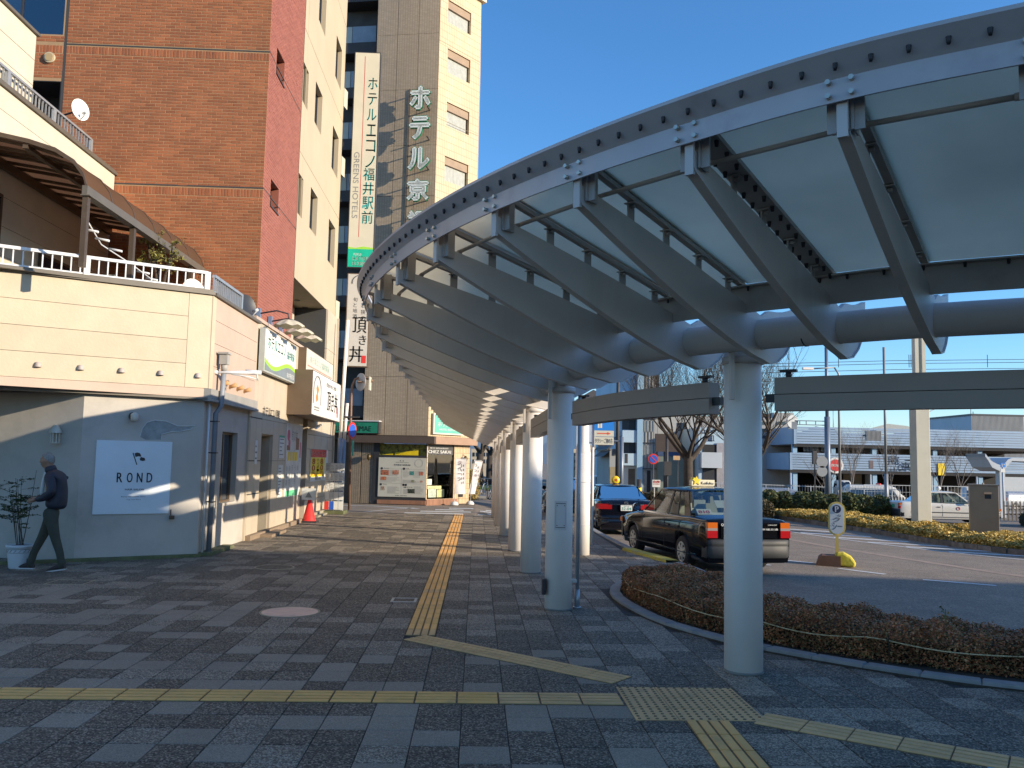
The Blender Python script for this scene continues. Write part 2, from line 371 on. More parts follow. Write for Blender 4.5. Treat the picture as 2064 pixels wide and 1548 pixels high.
# terrain out to the horizon
g = MB(); N = 60
xs = [-400,-200,-100,-50,-20,-12,-6,0]+[.5*i for i in range(1,8)]+[4+i for i in range(0,22)]+[30,40,60,90,140,220,400,900]
ys = [-300,-100,-40,-10,-4,0,4,8,12,16,19,20,21,22,23,24,25,26,27,28,32,40,50,70,100,160,300,700,1500]
g.grid([[(x, y, zroad(x, y)-(.35 if y < 27.4 and x < 3.4 else 0)) for x in xs] for y in ys])
ground = g.build('road', M_asph, kind='structure')
ground['label'] = 'asphalt road and plaza surface beside the pavement'

# pavement
KERB = catmull([(2.95,28.0),(3.0,24),(3.02,20.5),(3.12,17.6),(3.36,16.2),(3.62,14.4),(3.62,12.2),(3.70,10.4),(4.1,9.2),(4.9,8.4),(6.2,7.8),(8.2,7.2),(12,6.5),(18,6.0)], 6)
pave_poly = [(-13,27.6),(2.8,27.6)]+[p for p in KERB if p[1] < 27.6]+[(18,-6),(-13,-6)]
pv = MB(); pv.prism(pave_poly, -.6, -.008)
pavement = pv.build('pavement', M_joint, kind='structure'); pavement['_w'] = [0,0,0]
pavement['label'] = 'grey paved pavement of square slabs with joints'
KS = .14
kin = offset2(KERB, -KS)
# planter: outer kerb (pavement side)
PF = catmull([(2.25,12.75),(2.02,12.3),(1.83,11.7),(1.78,10.8),(1.99,9.45),(2.41,8.5),(2.75,8.05),(3.2,7.58),(3.7,7.15),(4.35,6.75),(5.6,6.25),(7.5,5.75),(10,5.3),(16,4.9)], 5)
PF_in = offset2(PF, .14)
plant_poly = PF+[(16,6.1)]+[p for p in KERB[::-1] if p[1] < 13.2][1:]+[(3.45,13.2),(2.8,13.1)]
ks = MB()
def curb(mbs, line, width, z0, z1, step, side=1):
    L = resample(line, step); O = offset2(L, width*side)
    for i in range(len(L)-1):
        a, b, c, d = L[i], L[i+1], O[i+1], O[i]; e = .006/step
        a2 = (a[0]+(b[0]-a[0])*e, a[1]+(b[1]-a[1])*e); d2 = (d[0]+(c[0]-d[0])*e, d[1]+(c[1]-d[1])*e)
        m = MB(); zz = z0 if not callable(z0) else z0(a[0], a[1]); poly = [a2, b, c, d2]
        if side > 0: poly = poly
        ch = .012
        m.prism(poly, zz, z1-ch)
        cx = sum(p[0] for p in poly)/4; cy = sum(p[1] for p in poly)/4
        top = [(cx+(p[0]-cx)*(1-.06), cy+(p[1]-cy)*(1-.06)) for p in poly]
        n = len(m.v); m.v += [(x,y,z1) for x,y in top]
        for k in range(4): m.f.append((4+k, 4+(k+1)%4, n+(k+1)%4, n+k)); m.mi.append(0); m.sm.append(False)
        m.f.append((n,n+1,n+2,n+3)); m.mi.append(0); m.sm.append(False)
        mbs.append(m)
ms = []; curb(ms, [p for p in KERB if p[1] < 27.6 and p[0] < 12], KS, -.5, .012, .6, 1)
for i, m in enumerate(ms): m.build('kerb_stone', M_kerb, pavement)
ms = []; curb(ms, [p for p in PF if p[0] < 12], .14, -.05, .045, .45, 1)
for m in ms: m.build('planter_kerb_stone', M_kerb, pavement)
so = MB(); so.prism(plant_poly, -.3, .015); so.build('planter_soil', M_soil, kind='structure')

S = .30; OX, OY = -.66-.3*24, 3.0
sl = MB()
def slab_mesh(name, m):
    b = MB(); h = S/2-.003; c = h-.004
    vs = [(-h,-h,-.007),(h,-h,-.007),(h,h,-.007),(-h,h,-.007),(-h,-h,-.0025),(h,-h,-.0025),(h,h,-.0025),(-h,h,-.0025),(-c,-c,0),(c,-c,0),(c,c,0),(-c,c,0)]
    b.add(vs, [(4,5,9,8),(5,6,10,9),(6,7,11,10),(7,4,8,11),(8,9,10,11),(0,1,5,4),(1,2,6,5),(2,3,7,6),(3,0,4,7)]); return b.mesh(name, m)
slabs = [slab_mesh('paving_slab', m) for m in (M_slabD, M_slabM, M_slabL)]
rest = MB(); cnt = 0; cand = []
def strip_hit(x, y):
    if -.66-.01 < x-0 < -.36+.01 and y > 8.5: return True
    return False
pf_poly = plant_poly
rs = random.Random(3)
for j in range(-2, 84):
    for i in range(-16, 62):
        x = OX+(i+.5)*S; y = OY+(j+.5)*S-.03
        if y > 27.5 or strip_hit(x, y): continue
        if x < -4.9 and y > 15.2: continue
        lim = min((p[0] for p in KERB if abs(p[1]-y) < .5), default=99)
        if x > lim-.02 and y > 8: continue
        if inpoly(x, y, pf_poly): continue
        ang = math.atan2(x, max(y,.01))
        if abs(ang-YAW) > R(36) or y < 3.6: continue
        p = .34 if x < 2.2 else .15
        r = rs.random(); k = 0
        wave = math.sin(i*.9+j*1.3)+math.sin(i*.37-j*.61)
        if r < p+.05*wave: k = 2 if (x < 1.2 and y < 11.5 and not (x > -2.6 and y > 8.2)) or (x > 0 and y < 5.2) else 1
        elif r < p+.2: k = 1 if rs.random() < .45 else 0
        cand.append((math.hypot(x, y), x, y, k))
cand.sort()
for n_, (d, x, y, k) in enumerate(cand):
    if n_ < 300: inst('paving_slab', slabs[k], pavement, (x, y, rs.uniform(-.0012,.0012)))
    else:
        rest.m = k; h = S/2-.003; z = rs.uniform(-.0015,.001); c = h-.004
        rest.add([(x-h,y-h,z-.004),(x+h,y-h,z-.004),(x+h,y+h,z-.004),(x-h,y+h,z-.004),(x-c,y-c,z),(x+c,y-c,z),(x+c,y+c,z),(x-c,y+c,z)],
                 [(0,1,5,4),(1,2,6,5),(2,3,7,6),(3,0,4,7),(4,5,6,7)])
rest.build('paving_slabs', [M_slabD, M_slabM, M_slabL], pavement, kind='stuff')

# tactile paving
def tact_bar(name, m, L=.3, W=.3):
    b = MB(); h = L/2-.003; w = W/2-.003
    b.box(-h, h, -w, w, -.006, .004); b.m = 1
    for k in range(4):
        yy = -W/2+W*(k+.5)/4
        b.prism([(-h+.004, yy-.029), (h-.004, yy-.029), (h-.004, yy+.029), (-h+.004, yy+.029)], .004, .0085)
        b.prism([(-h+.008, yy-.024), (h-.008, yy-.024), (h-.008, yy+.024), (-h+.008, yy+.024)], .0085, .0105)
    return b.mesh(name, [M_tact_dark, m])
def tact_dot(name, m, L=.3, W=.28):
    b = MB(); b.box(-L/2+.003, L/2-.003, -W/2+.003, W/2-.003, -.006, .004); b.m = 1
    for i in range(5):
        for j in range(5):
            x = -L/2+L*(i+.5)/5; y = -W/2+W*(j+.5)/5
            b.lathe((x,y,0), [(.013,.004),(.010,.0085),(.0001,.0095)], 8)
    return b.mesh(name, [m, M_tact_dark])
tb_y = tact_bar('tactile_tile', M_tact); tb_w = tact_bar('tactile_tile', M_tactd); td_w = tact_dot('tactile_dot_tile', M_tactd)
tact = thing('tactile_path', 'yellow ribbed and dotted tactile guide path crossing the grey slabs', 'tactile paving', (0,0,0))
y = 8.62
k = 0
while y < 27.4:
    inst('tactile_tile', tb_y if k % 9 else tb_w, tact, (-.51, y+.15, 0), (0,0,R(90))); y += .3; k += 1
def run(p0, p1, me, start=0.0):
    p0 = Vector((*p0, 0)); p1 = Vector((*p1, 0)); d = p1-p0; n = max(1, int(round(d.length/.3))); a = math.atan2(d.y, d.x)
    for i in range(n):
        m_ = me(i) if callable(me) else me
        q = p0+d*((i+.5)/n); inst('tactile_tile', m_, tact, (q.x, q.y, 0), (0,0,a))
run((1.10,6.42), (-9.1,6.40), lambda i: tb_w if i < 3 else tb_y)
run((-.56,8.52), (1.20,6.97), tb_w)
for i in range(3):
    for j in range(3): inst('tactile_dot_tile', td_w, tact, (1.265+.3*i, 6.06+.285*j, .0004))
run((1.60,5.91), (1.52,3.2), tb_y)
run((1.98,5.98), (4.4,4.28), tb_w)
mm = MB()

# manhole covers
M_mh = mat('manhole_pink', (.80,.52,.38), .7, var=.08, vscale=10, dirt=(.3,.25,.2), dscale=6, bump=.05)
M_mhr = mat('manhole_rim', (.36,.30,.2), .6, .3, var=.15)
def manhole(x, y, r, lab, cover, cat='manhole cover'):
    t = thing('manhole_cover', lab, cat, (x, y, 0))
    b = MB(); b.lathe((x,y,0), [(r,-.01),(r,.006),(r-.018,.006),(r-.018,.001)], 40); b.build('rim', M_mhr, t)
    b = MB(); b.lathe((x,y,0), [(r-.022,-.01),(r-.022,.0045),(r-.03,.005),(r-.05,.005),(.0001,.005)], 40)
    for a in (0, 2.1): b.box(x+.04*math.cos(a)-.01, x+.04*math.cos(a)+.01, y+.02, y+.03, .005, .007)
    b.build('lid', cover, t); return t
manhole(-2.03, 9.82, .33, 'round pink paved manhole cover with brass rim nearest the camera', M_mh)
manhole(-3.1, 13.7, .30, 'round dark slab filled manhole cover with thin brass ring near the salon', M_slabD)
t = thing('access_cover', 'small square metal access cover beside the yellow tactile strip', 'access cover', (-.83,10.75,0))
b = MB()
for x0,x1,y0,y1 in ((-1.0,-.69,10.6,10.63),(-1.0,-.69,10.87,10.9),(-1.0,-.97,10.63,10.87),(-.72,-.69,10.63,10.87)): b.box(x0,x1,y0,y1,-.01,.006)
b.build('frame', M_steel, t); b = MB(); b.box(-.968,-.722,10.632,10.868,-.01,.003); b.build('plate', M_slabD, t)
t = thing('access_cover', 'thin brass framed square access cover in the shade near the walking man', 'access cover', (-5.35,11.8,0))
b = MB()
for x0,x1,y0,y1 in ((-5.6,-5.1,11.6,11.62),(-5.6,-5.1,12.0,12.02),(-5.6,-5.58,11.62,12.0),(-5.12,-5.1,11.62,12.0)): b.box(x0,x1,y0,y1,-.01,.004)
b.build('frame', M_mhr, t)

gs = MB(); r_g = random.Random(77)
for _ in range(170):
    x = r_g.uniform(-5.5, 3.5); y = r_g.uniform(4.2, 15); q = r_g.uniform(.006, .016)
    if inpoly(x, y, plant_poly): continue
    gs.add([(x+q*math.cos(a)*r_g.uniform(.7,1.2), y+q*math.sin(a)*r_g.uniform(.7,1.2), .0035) for a in [k*math.pi/3.5 for k in range(7)]], [tuple(range(7))])
gs.build('gum_spots', mat('old_gum', (.30,.28,.25), .9, var=.5, vscale=5), pavement, kind='stuff')
# road paint ---------------------------------------------------------
def paint(name, pts, w, lab=None, m=None, dz=.006, seg=.8):
    """stripe along ground polyline draped on the road"""
    L = resample(pts, seg); A = offset2(L, w/2); B = offset2(L, -w/2); b = MB()
    b.grid([[(p[0],p[1],zroad(*p)+dz), (q[0],q[1],zroad(*q)+dz)] for p, q in zip(B, A)])
    return b.build(name, m or M_white, ground)
ground['_w'] = [0,0,0]
paint('lane_dash', [(6.30,18.70),(7.15,18.12)], .16); paint('lane_dash', [(7.33,17.25),(7.95,16.55)], .15); paint('lane_dash', [(8.35,15.9),(9.45,15.42)], .15)
paint('lane_dash', [(5.3,19.6),(5.9,19.1)], .15)
SL = catmull([(10.3,33.5),(10.9,30.6),(11.55,28.3),(12.25,25.8),(12.8,23.5),(13.6,21.8),(14.8,20.2),(17.5,18.5),(22,17)], 5)
paint('edge_line', SL, .16)
for k, (x, y, l) in enumerate(((11.2,31.8,1.6),(11.6,30.0,1.9),(12.1,28.4,1.9),(12.5,26.8,1.9),(12.9,25.2,1.9),(13.35,23.7,1.8))):
    paint('hatch_bar', [(x-.3,y-.3),(x+l,y-.9)], .42)
paint('gutter_strip', catmull([(9.3,31.5),(9.6,27.5),(9.75,24),(10.05,21),(10.5,18.6),(11.4,16.6),(13.4,14.8),(18,13.2)], 5), .34, m=M_gutter, dz=.004)
paint('stop_line', [(3.2,20.9),(4.3,20.9)], .12); paint('bay_line', [(3.5,17.55),(6.0,17.4)], .13); paint('bay_line', [(3.42,17.4),(3.95,15.4)], .13)
for k, yy in enumerate((28.25,29.3,30.35,31.4)):
    paint('crossing_stripe', [(-2.3+.45*k,yy),(2.6+.45*k,yy)], .46)
paint('edge_line', [(-6,31.9),(-3.8,32.0),(-2.6,31.2),(-2.0,30.6)], .2); paint('edge_line', [(-3.6,28.4),(-2.8,30.2),(-2.2,31.2)], .12)
# blue painted corner on the paving at lower right
b = MB(); b.box(3.02,3.9,5.14,5.19,0,.004); b.box(3.02,3.07,4.4,5.14,0,.004); b.build('blue_floor_marking', mat('blue_paint', (.2,.42,.7), .7), pavement)
# yellow kerb at the pavement corner
b = MB()
yk = resample([(3.09,17.3),(3.2,16.6),(3.38,15.9),(3.5,15.2)], .4); yo = offset2(yk, -.13)
b.grid([[(p[0],p[1],-.2),(p[0],p[1],.045),(q[0],q[1],.05),(q[0]-.03,q[1],-.2)] for p, q in zip(offset2(yk,.1), offset2(yk,-.13))])
t = b.build('painted_kerb', mat('worn_yellow_paint', (.42,.36,.05), .8, var=.2, dirt=(.25,.24,.2), dscale=5, damt=.9))
t['label'] = 'worn yellow painted kerb at the taxi bay corner'; t['category'] = 'kerb'
# ================================================================== canopy
M_cw = mat('canopy_paint', (.60,.555,.52), .5, var=.05, vscale=1.5, dirt=(.36,.32,.28), dscale=1.6, damt=.5, streak=True, spec=.4)
M_cg = mat('canopy_grey_paint', (.42,.385,.36), .5, .0, var=.06, vscale=2, dirt=(.25,.22,.19), dscale=3, damt=.6)
M_edge = mat('fascia_paint', (.50,.455,.45), .42, .1, var=.07, vscale=2, dirt=(.28,.22,.23), dscale=2.2, damt=.6)
M_bolt = mat('black_bolt', (.03,.03,.035), .5, .3, var=0); M_bolts = mat('zinc_bolt', (.5,.48,.42), .4, .7, var=.1)
M_glass = frosted('frosted_panel', (.92,.86,.72), .72, .22)
M_beam = mat('beam_paint', (.32,.265,.225), .6, .0, var=.08, vscale=2, dirt=(.2,.19,.17), dscale=2, damt=.4)
def zs(y): return -.0165*max(0, y-7.2)
# (tip, pipe) pairs: each rib hangs between the outer fascia and the central pipe
pairs = [((6.2,2.1),(7.3,4.55)),((5.4,2.25),(6.55,4.68)),((4.6,2.47),(5.85,4.84)),((3.85,2.75),(5.2,5.04)),((3.12,3.1),(4.55,5.3)),((2.43,3.52),(3.92,5.64)),
         ((1.75,4.0),(3.28,6.02)),((1.15,4.62),(2.77,6.46)),((.6,5.3),(2.30,6.9)),((.09,6.05),(1.85,7.42)),((-.37,6.88),(1.5,8.02)),((-.76,7.78),(1.26,8.7)),((-1.07,8.72),(1.10,9.45)),((-1.28,9.75),(1.0,10.28))]
yy = 10.28; tx, ty = -1.2, 9.4
rest_n = 18
for k in range(1, rest_n+1):
    y_ = 10.28+1.09*k; ty_ = 9.4+1.0*k+min(k,8)*.09+.09*k*0
    f = min(1, k/4)
    ty_ = y_-.50*(1-f)
    tx_ = -1.28-.12*smooth01(k/2)+.012*k; px_ = 1.0-.022*k-.10*smooth01(k/2)
    pairs.append(((tx_, ty_), (px_, y_)))
canopy = thing('walkway_canopy', 'long curved white walkway canopy of ribs, frosted panels and a round spine pipe', 'canopy', (1,10,0))
def lerp(a, b, t): return a+(b-a)*t
# rib profile in (u = outward from pipe, z): lower and upper edge
def rib(tip, pp, w_scale=1.0):
    T = Vector((*tip, 0)); P = Vector((*pp, 0)); d = (T-P); L = d.length; d.normalize(); nrm = Vector((-d.y, d.x, 0)); dz = zs(pp[1])
    up = []; lo = []
    N = 22
    for i in range(N+1):
        t = i/N; u = L*t
        zlo = 2.60+.76*(t**1.25); zup = 2.95+.62*t-.09*t*t
        lo.append((u, zlo)); up.append((u, zup))
    back_lo = [(-.12,2.575),(-.26,2.60),(-.40,2.68),(-.52,2.80),(-.60,2.94)]
    back_up = [(-.12,3.01),(-.26,3.02),(-.40,3.04),(-.52,3.07),(-.62,3.10)]
    lo = [(u,z) for u,z in back_lo[::-1]]+lo; up = [(u,z) for u,z in back_up[::-1]]+up
    th = .018; b = MB(); rows = []
    for (u0, z0), (u1, z1) in zip(lo, up):
        q0 = P+d*u0; q1 = P+d*u1
        rows.append([q0+nrm*th+Vector((0,0,z0+dz)), q0-nrm*th+Vector((0,0,z0+dz)), q1-nrm*th+Vector((0,0,z1+dz)), q1+nrm*th+Vector((0,0,z1+dz))])
    b.grid(rows, close=True); b.add(rows[0], [(0,1,2,3)]); b.add(rows[-1], [(3,2,1,0)])
    # flange along the lower edge
    fl = []
    for (u0, z0) in lo:
        q = P+d*u0; fl.append([q+nrm*.032+Vector((0,0,z0+dz-.008)), q-nrm*.032+Vector((0,0,z0+dz-.008)), q-nrm*.032+Vector((0,0,z0+dz+.004)), q+nrm*.032+Vector((0,0,z0+dz+.004))])
    b.grid(fl, close=True)
    e = P+d*L; b.fbox((e+Vector((0,0,dz)), d, nrm, Vector((0,0,1))), -.01, .012, -.026, .026, 3.33, 3.53)
    return b, P, d, nrm, L, dz
PT = []
rib_list = []
for (tip, pp) in pairs:
    b, P, d, nrm, L, dz = rib(tip, pp); b.build('rib', M_cw, canopy); rib_list.append((P, d, nrm, L, dz))
# spine pipe
spine = [(P.x, P.y, 2.80+dz) for (P, d, nrm, L, dz) in rib_list]
b = MB(); b.smooth = True; b.tube(catmull(spine, 3), .125, 20); b.build('spine_pipe', M_cw, canopy)
b = MB()
for i in (3, 7, 11, 15, 19, 23):
    p = Vector(spine[i]); q = Vector(spine[i+1]); dd = (q-p).normalized(); b.tube([p+dd*.25, p+dd*.262], .1285, 20)
b.build('pipe_joint', M_bolt, canopy)
# fascia: two stacked flanges following the tips
tips = [(P+d*(L+.03)) for (P, d, nrm, L, dz) in rib_list]; tz = [dz for (_, _, _, _, dz) in rib_list]
tl = catmull([(p.x, p.y, z) for p, z in zip(tips, tz)], 5)
tl2 = [(p[0], p[1]) for p in tl]
def along(off): return offset2(tl2, off)
side = -1 if True else 1
# choose outward side: the spine lies on the other side
_o = offset2(tl2, .2)[40]; _s = Vector(spine[len(spine)//4][:2])
sgn = 1 if (Vector(_o)-_s).length > (Vector(tl2[40])-_s).length else -1
o0, o1, o2, o3 = along(0), along(.05*sgn), along(.105*sgn), along(.012*sgn)
prof = []
b = MB()
rows = []
for i, p in enumerate(tl):
    z = p[2]
    rows.append([(o0[i][0],o0[i][1],3.50+z),(o3[i][0],o3[i][1],3.50+z),(o3[i][0],o3[i][1],3.615+z),(o2[i][0],o2[i][1],3.715+z),(o2[i][0],o2[i][1],3.735+z),(o0[i][0],o0[i][1],3.735+z)])
b.smooth = False; b.grid(rows, close=True); b.add(rows[0], [(0,1,2,3,4,5)]); b.add(rows[-1], [(5,4,3,2,1,0)])
b.build('edge_fascia', M_edge, canopy)
# dark bolts under the fascia lip
fb = resample([(o3[i][0]*.45+o2[i][0]*.55, o3[i][1]*.45+o2[i][1]*.55, tl[i][2]) for i in range(len(tl))], .165)
b = MB()
for x, y, z in fb: b.lathe((x, y, 3.635+z), [(.0001,0),(.008,.001),(.011,.016),(.013,.036)], 8)
b.build('edge_bolts', M_bolt, canopy, kind='stuff')
# splice bolts at every rib on the fascia face
b = MB()
for (P, d, nrm, L, dz) in rib_list:
    e = P+d*(L+.045)
    for a in (-.055, .055):
        for zz in (3.53, 3.60):
            c = e+nrm*a+Vector((0,0,zz+dz)); b.tube([c-d*.02, c+d*.022], .014, 6)
b.build('splice_bolts', M_bolts, canopy, kind='stuff')
# frosted panels, rafters, hangers, ties
for i in range(len(rib_list)-1):
    (P0,d0,n0,L0,z0), (P1,d1,n1,L1,z1) = rib_list[i], rib_list[i+1]
    def pt(P, d, L, t, z, zz): q = P+d*(lerp(.22, L+.01, t)); return Vector((q.x, q.y, lerp(3.185, 3.700, t)+zz+z))
    g_ = .012
    A = [pt(P0,d0,L0,t,z0,0) for t in (0,.25,.5,.75,1)]; B = [pt(P1,d1,L1,t,z1,0) for t in (0,.25,.5,.75,1)]
    A2 = [a.lerp(b_, g_) for a, b_ in zip(A, B)]; B2 = [b_.lerp(a, g_) for a, b_ in zip(A, B)]
    m = MB(); m.grid([A2, B2]); m.grid([[q+Vector((0,0,.014)) for q in B2], [q+Vector((0,0,.014)) for q in A2]])
    m.add([A2[0], B2[0], B2[0]+Vector((0,0,.014)), A2[0]+Vector((0,0,.014))], [(0,1,2,3)]); m.build('roof_panel', M_glass, canopy)
for i, (P, d, nrm, L, dz) in enumerate(rib_list):
    m = MB(); a = P+d*.2+Vector((0,0,3.145+dz)); e = P+d*(L+.0)+Vector((0,0,3.655+dz))
    wide = .15 if i == 7 else .05
    m.bar(a, e, wide, .03); m.bar(a+Vector((0,0,.062)), e+Vector((0,0,.062)), .06, .012); m.build('rafter', M_cg, canopy)
    if i == 7:
        m = MB()
        for k in range(16):
            for s_ in (-.05, .05):
                q = a.lerp(e, (k+.5+(.4 if s_ > 0 else 0))/16.6)+nrm*s_; m.lathe((q.x,q.y,q.z-.05), [(.0001,0),(.011,.001),(.015,.036)], 8)
        m.build('rafter_bolts', M_bolt, canopy, kind='stuff')
    if i > 20: continue
    for t in (.12,.32,.52,.72,.93):
        m = MB()
        u = lerp(.2, L, t); zt = lerp(3.145, 3.655, t); zb = 2.95+.62*u/L-.09*(u/L)**2
        q = P+d*u+nrm*(-.022)
        m.fbox((q+Vector((0,0,dz)), d, nrm, Vector((0,0,1))), -.036, .036, -.010, .0, zb-.11, zt)
        m.fbox((q+Vector((0,0,dz)), d, nrm, Vector((0,0,1))), -.045, .045, -.03, .05, zt-.02, zt-.012)
        c = q+Vector((0,0,zt-.035+dz)); m.tube([c-nrm*.02, c+nrm*.03], .014, 6); m.build('hanger_bracket', M_cg, canopy)
# tie rods between neighbouring tips
for i in range(len(rib_list)-1):
    if i > 18: break
    (P0,d0,n0,L0,z0), (P1,d1,n1,L1,z1) = rib_list[i], rib_list[i+1]
    a = P0+d0*(L0-.25)+Vector((0,0,3.47+z0)); e = P1+d1*(L1-.25)+Vector((0,0,3.47+z1))
    m = MB(); m.tube([a, e], .016, 8); m.tube([a.lerp(e,.06), a.lerp(e,.14)], .021, 8); m.build('tie_rod', M_cg, canopy)
    # plate behind the rib end joining fascia and rib
for (P, d, nrm, L, dz) in rib_list:
    m = MB(); q = P+d*(L-.07)+Vector((0,0,dz)); m.fbox((q, nrm, Vector((0,0,1)), d), -.09, .09, 3.38, 3.655, 0, .012)
    m.fbox((q, d, Vector((0,0,1)), nrm), -.08, .03, 3.38, 3.64, .03, .042); m.build('end_plate', M_cg, canopy)
# inner purlin channel above the pipe
pl = [(P+d*.24, dz) for (P, d, nrm, L, dz) in rib_list]
pc = catmull([(p.x,p.y,z) for p, z in pl], 4); p2 = [(p[0],p[1]) for p in pc]; q2 = offset2(p2, .02); q3 = offset2(p2, .09*sgn)
b = MB()
rows = [[(p2[i][0],p2[i][1],2.945+pc[i][2]),(q2[i][0],q2[i][1],2.945+pc[i][2]),(q2[i][0],q2[i][1],3.155+pc[i][2]),(p2[i][0],p2[i][1],3.155+pc[i][2])] for i in range(len(pc))]
b.grid(rows, close=True); b.build('inner_purlin', M_cg, canopy)
rows = [[(p2[i][0],p2[i][1],3.145+pc[i][2]),(q3[i][0],q3[i][1],3.145+pc[i][2]),(q3[i][0],q3[i][1],3.157+pc[i][2]),(p2[i][0],p2[i][1],3.157+pc[i][2])] for i in range(len(pc))]
b = MB(); b.grid(rows, close=True); b.build('inner_flange', M_cg, canopy)
b = MB()
for x, y, z in resample([(q3[i][0]*.6+p2[i][0]*.4, q3[i][1]*.6+p2[i][1]*.4, pc[i][2]) for i in range(len(pc))], .26)[:70]: b.lathe((x,y,3.11+z), [(.0001,0),(.009,.001),(.012,.035)], 8)
b.build('purlin_bolts', M_bolt, canopy, kind='stuff')
# short far wing beyond the pipe
b = MB()
rows = []
for (P, d, nrm, L, dz) in rib_list: rows.append([P+d*.08+Vector((0,0,3.08+dz)), P-d*.66+Vector((0,0,3.10+dz))])
b.grid(rows); b.grid([[r[1]+Vector((0,0,.012)), r[0]+Vector((0,0,.012))] for r in rows])
# columns
cols = [(2.29,7.33,'nearest thick column of the canopy beside the dark clipped hedge'),(1.0,10.28,'second canopy column with a square access hatch and a thin downpipe beside it'),
        (.88,13.55,'third canopy column, lit on its upper right side'),(.81,16.8,'fourth canopy column, sunlit to its foot'),(.73,20.1,'fifth canopy column along the pavement'),
        (.69,23.3,'sixth canopy column, second from the crossing end'),(.65,26.5,'farthest canopy column next to the pedestrian crossing')]
M_fr0 = mat('gap_shadow_grey', (.16,.16,.16), .8)
M_col = mat('column_paint', (.80,.745,.69), .45, var=.04, vscale=2, dirt=(.46,.42,.37), dscale=1.6, damt=.55, streak=True, spec=.45)
for i, (x, y, lab) in enumerate(cols):
    t = thing('canopy_column', lab, 'column', (x, y, 0), 'white round columns carrying the canopy')
    b = MB(); b.cyl((x,y), .16, 0, 2.72+zs(y), 32); b.build('shaft', M_col, t)
    b = MB(); b.cyl((x,y), .168, 0, .02, 32); b.build('base_ring', mat('base_grime', (.2,.19,.17), .9), t)
    b = MB(); b.cyl((x,y), .175, 2.60+zs(y), 2.66+zs(y), 32); b.build('cap_collar', M_cw, t)
    b = MB(); b.box(x-.165, x-.13, y-.20, y-.15, 2.28+zs(y), 2.80+zs(y)); b.build('fin', M_cw, t)
    if i == 1:
        b = MB(); fr = frame((x,y,0), (1,0,0), (0,0,1))
        rows = []
        for k in range(7):
            a = R(-90-26+52*k/6); rows.append([(x+.163*math.cos(a), y+.163*math.sin(a), z) for z in (.93,1.27)])
        b.grid(rows); b.build('hatch_frame', M_cw, t); b = MB(); rows = []
        for k in range(7):
            a = R(-90-20.5+41*k/6); rows.append([(x+.165*math.cos(a), y+.165*math.sin(a), z) for z in (.955,1.245)])
        b.grid(rows); rows = []
        for k in range(7):
            a = R(-90-19+38*k/6); rows.append([(x+.17*math.cos(a), y+.17*math.sin(a), z) for z in (.965,1.235)])
        b.build('hatch_gap', M_fr0, t); b = MB(); b.grid(rows); b.build('access_hatch', M_cw, t)
        b = MB()
        for sx in (-.042,.042):
            for z in (.985,1.215): b.disc((x+sx, y-.166, z), (0,1,0), .006, .012, 8)
        b.build('hatch_screws', M_bolt, t)
t = thing('downpipe', 'thin grey steel pipe standing beside the second canopy column', 'pipe', (1.235,10.35,0))
b = MB(); b.cyl((1.235,10.35), .022, 0, 2.75, 12); b.build('pipe', M_steel, t)
b = MB(); b.box(1.15,1.235,10.33,10.37,.30,.34); b.cyl((1.235,10.35), .032, 0, .22, 12); b.cyl((1.235,10.35),.05,0,.02,12); b.build('clamp', M_steel, t)
t = thing('socket_box', 'small black box fixed low on the second canopy column', 'socket box', (.83,10.3,0))
b = MB(); b.box(.80,.845,10.15,10.28,.18,.36); b.build('box', M_bolt, t, bevel=.008)
# box beams slung between the columns
def beam(path, lab, dark=False, n=8):
    pts = resample(catmull(path, 4), None, n); th = .07; A = offset2([(p[0],p[1]) for p in pts], th); B = offset2([(p[0],p[1]) for p in pts], -th)
    c = pts[len(pts)//2]; t = thing('lighting_beam', lab, 'beam', (c[0],c[1],0), 'box beams slung between canopy columns'); zz = lambda y: zs(y)
    for k, (za, zb) in enumerate(((2.19,2.325),(2.331,2.47))):
        b = MB(); rows = [[(A[i][0],A[i][1],za+zz(A[i][1])),(B[i][0],B[i][1],za+zz(A[i][1])),(B[i][0],B[i][1],zb+zz(A[i][1])),(A[i][0],A[i][1],zb+zz(A[i][1]))] for i in range(len(pts))]
        b.grid(rows, close=True); b.add(rows[0], [(0,1,2,3)]); b.add(rows[-1], [(3,2,1,0)]); b.build('lower_casing' if k == 0 else 'upper_casing', M_beam, t)
    b = MB(); p = pts[0]; q = pts[1]; dd = Vector((p[0]-q[0], p[1]-q[1], 0)).normalized()
    for P_, D_ in ((Vector((p[0],p[1],0)), dd), (Vector((pts[-1][0],pts[-1][1],0)), -dd)):
        z = 2.30+zz(P_.y); b.bar(P_+Vector((0,0,z)), P_+D_*.09+Vector((0,0,z)), .05, .07); b.tube([P_-D_*.1+Vector((0,0,2.46+zz(P_.y))), P_-D_*.1+Vector((0,0,2.53+zz(P_.y)))], .025, 8)
        b.bar(P_-D_*.17+Vector((0,0,2.53+zz(P_.y))), P_-D_*.03+Vector((0,0,2.53+zz(P_.y))), .05, .02)
    b.build('bracket', M_bolt, t)
cy = [(c[0], c[1]) for c in cols]
beam([(2.53,7.16),(3.3,6.62),(4.1,6.12),(5.2,5.68),(6.3,5.45)], 'dark grey box beam running right from the nearest column', n=12)
beam([(2.12,7.62),(1.75,8.2),(1.42,8.9),(1.16,9.9)], 'curved grey box beam between the two nearest columns')
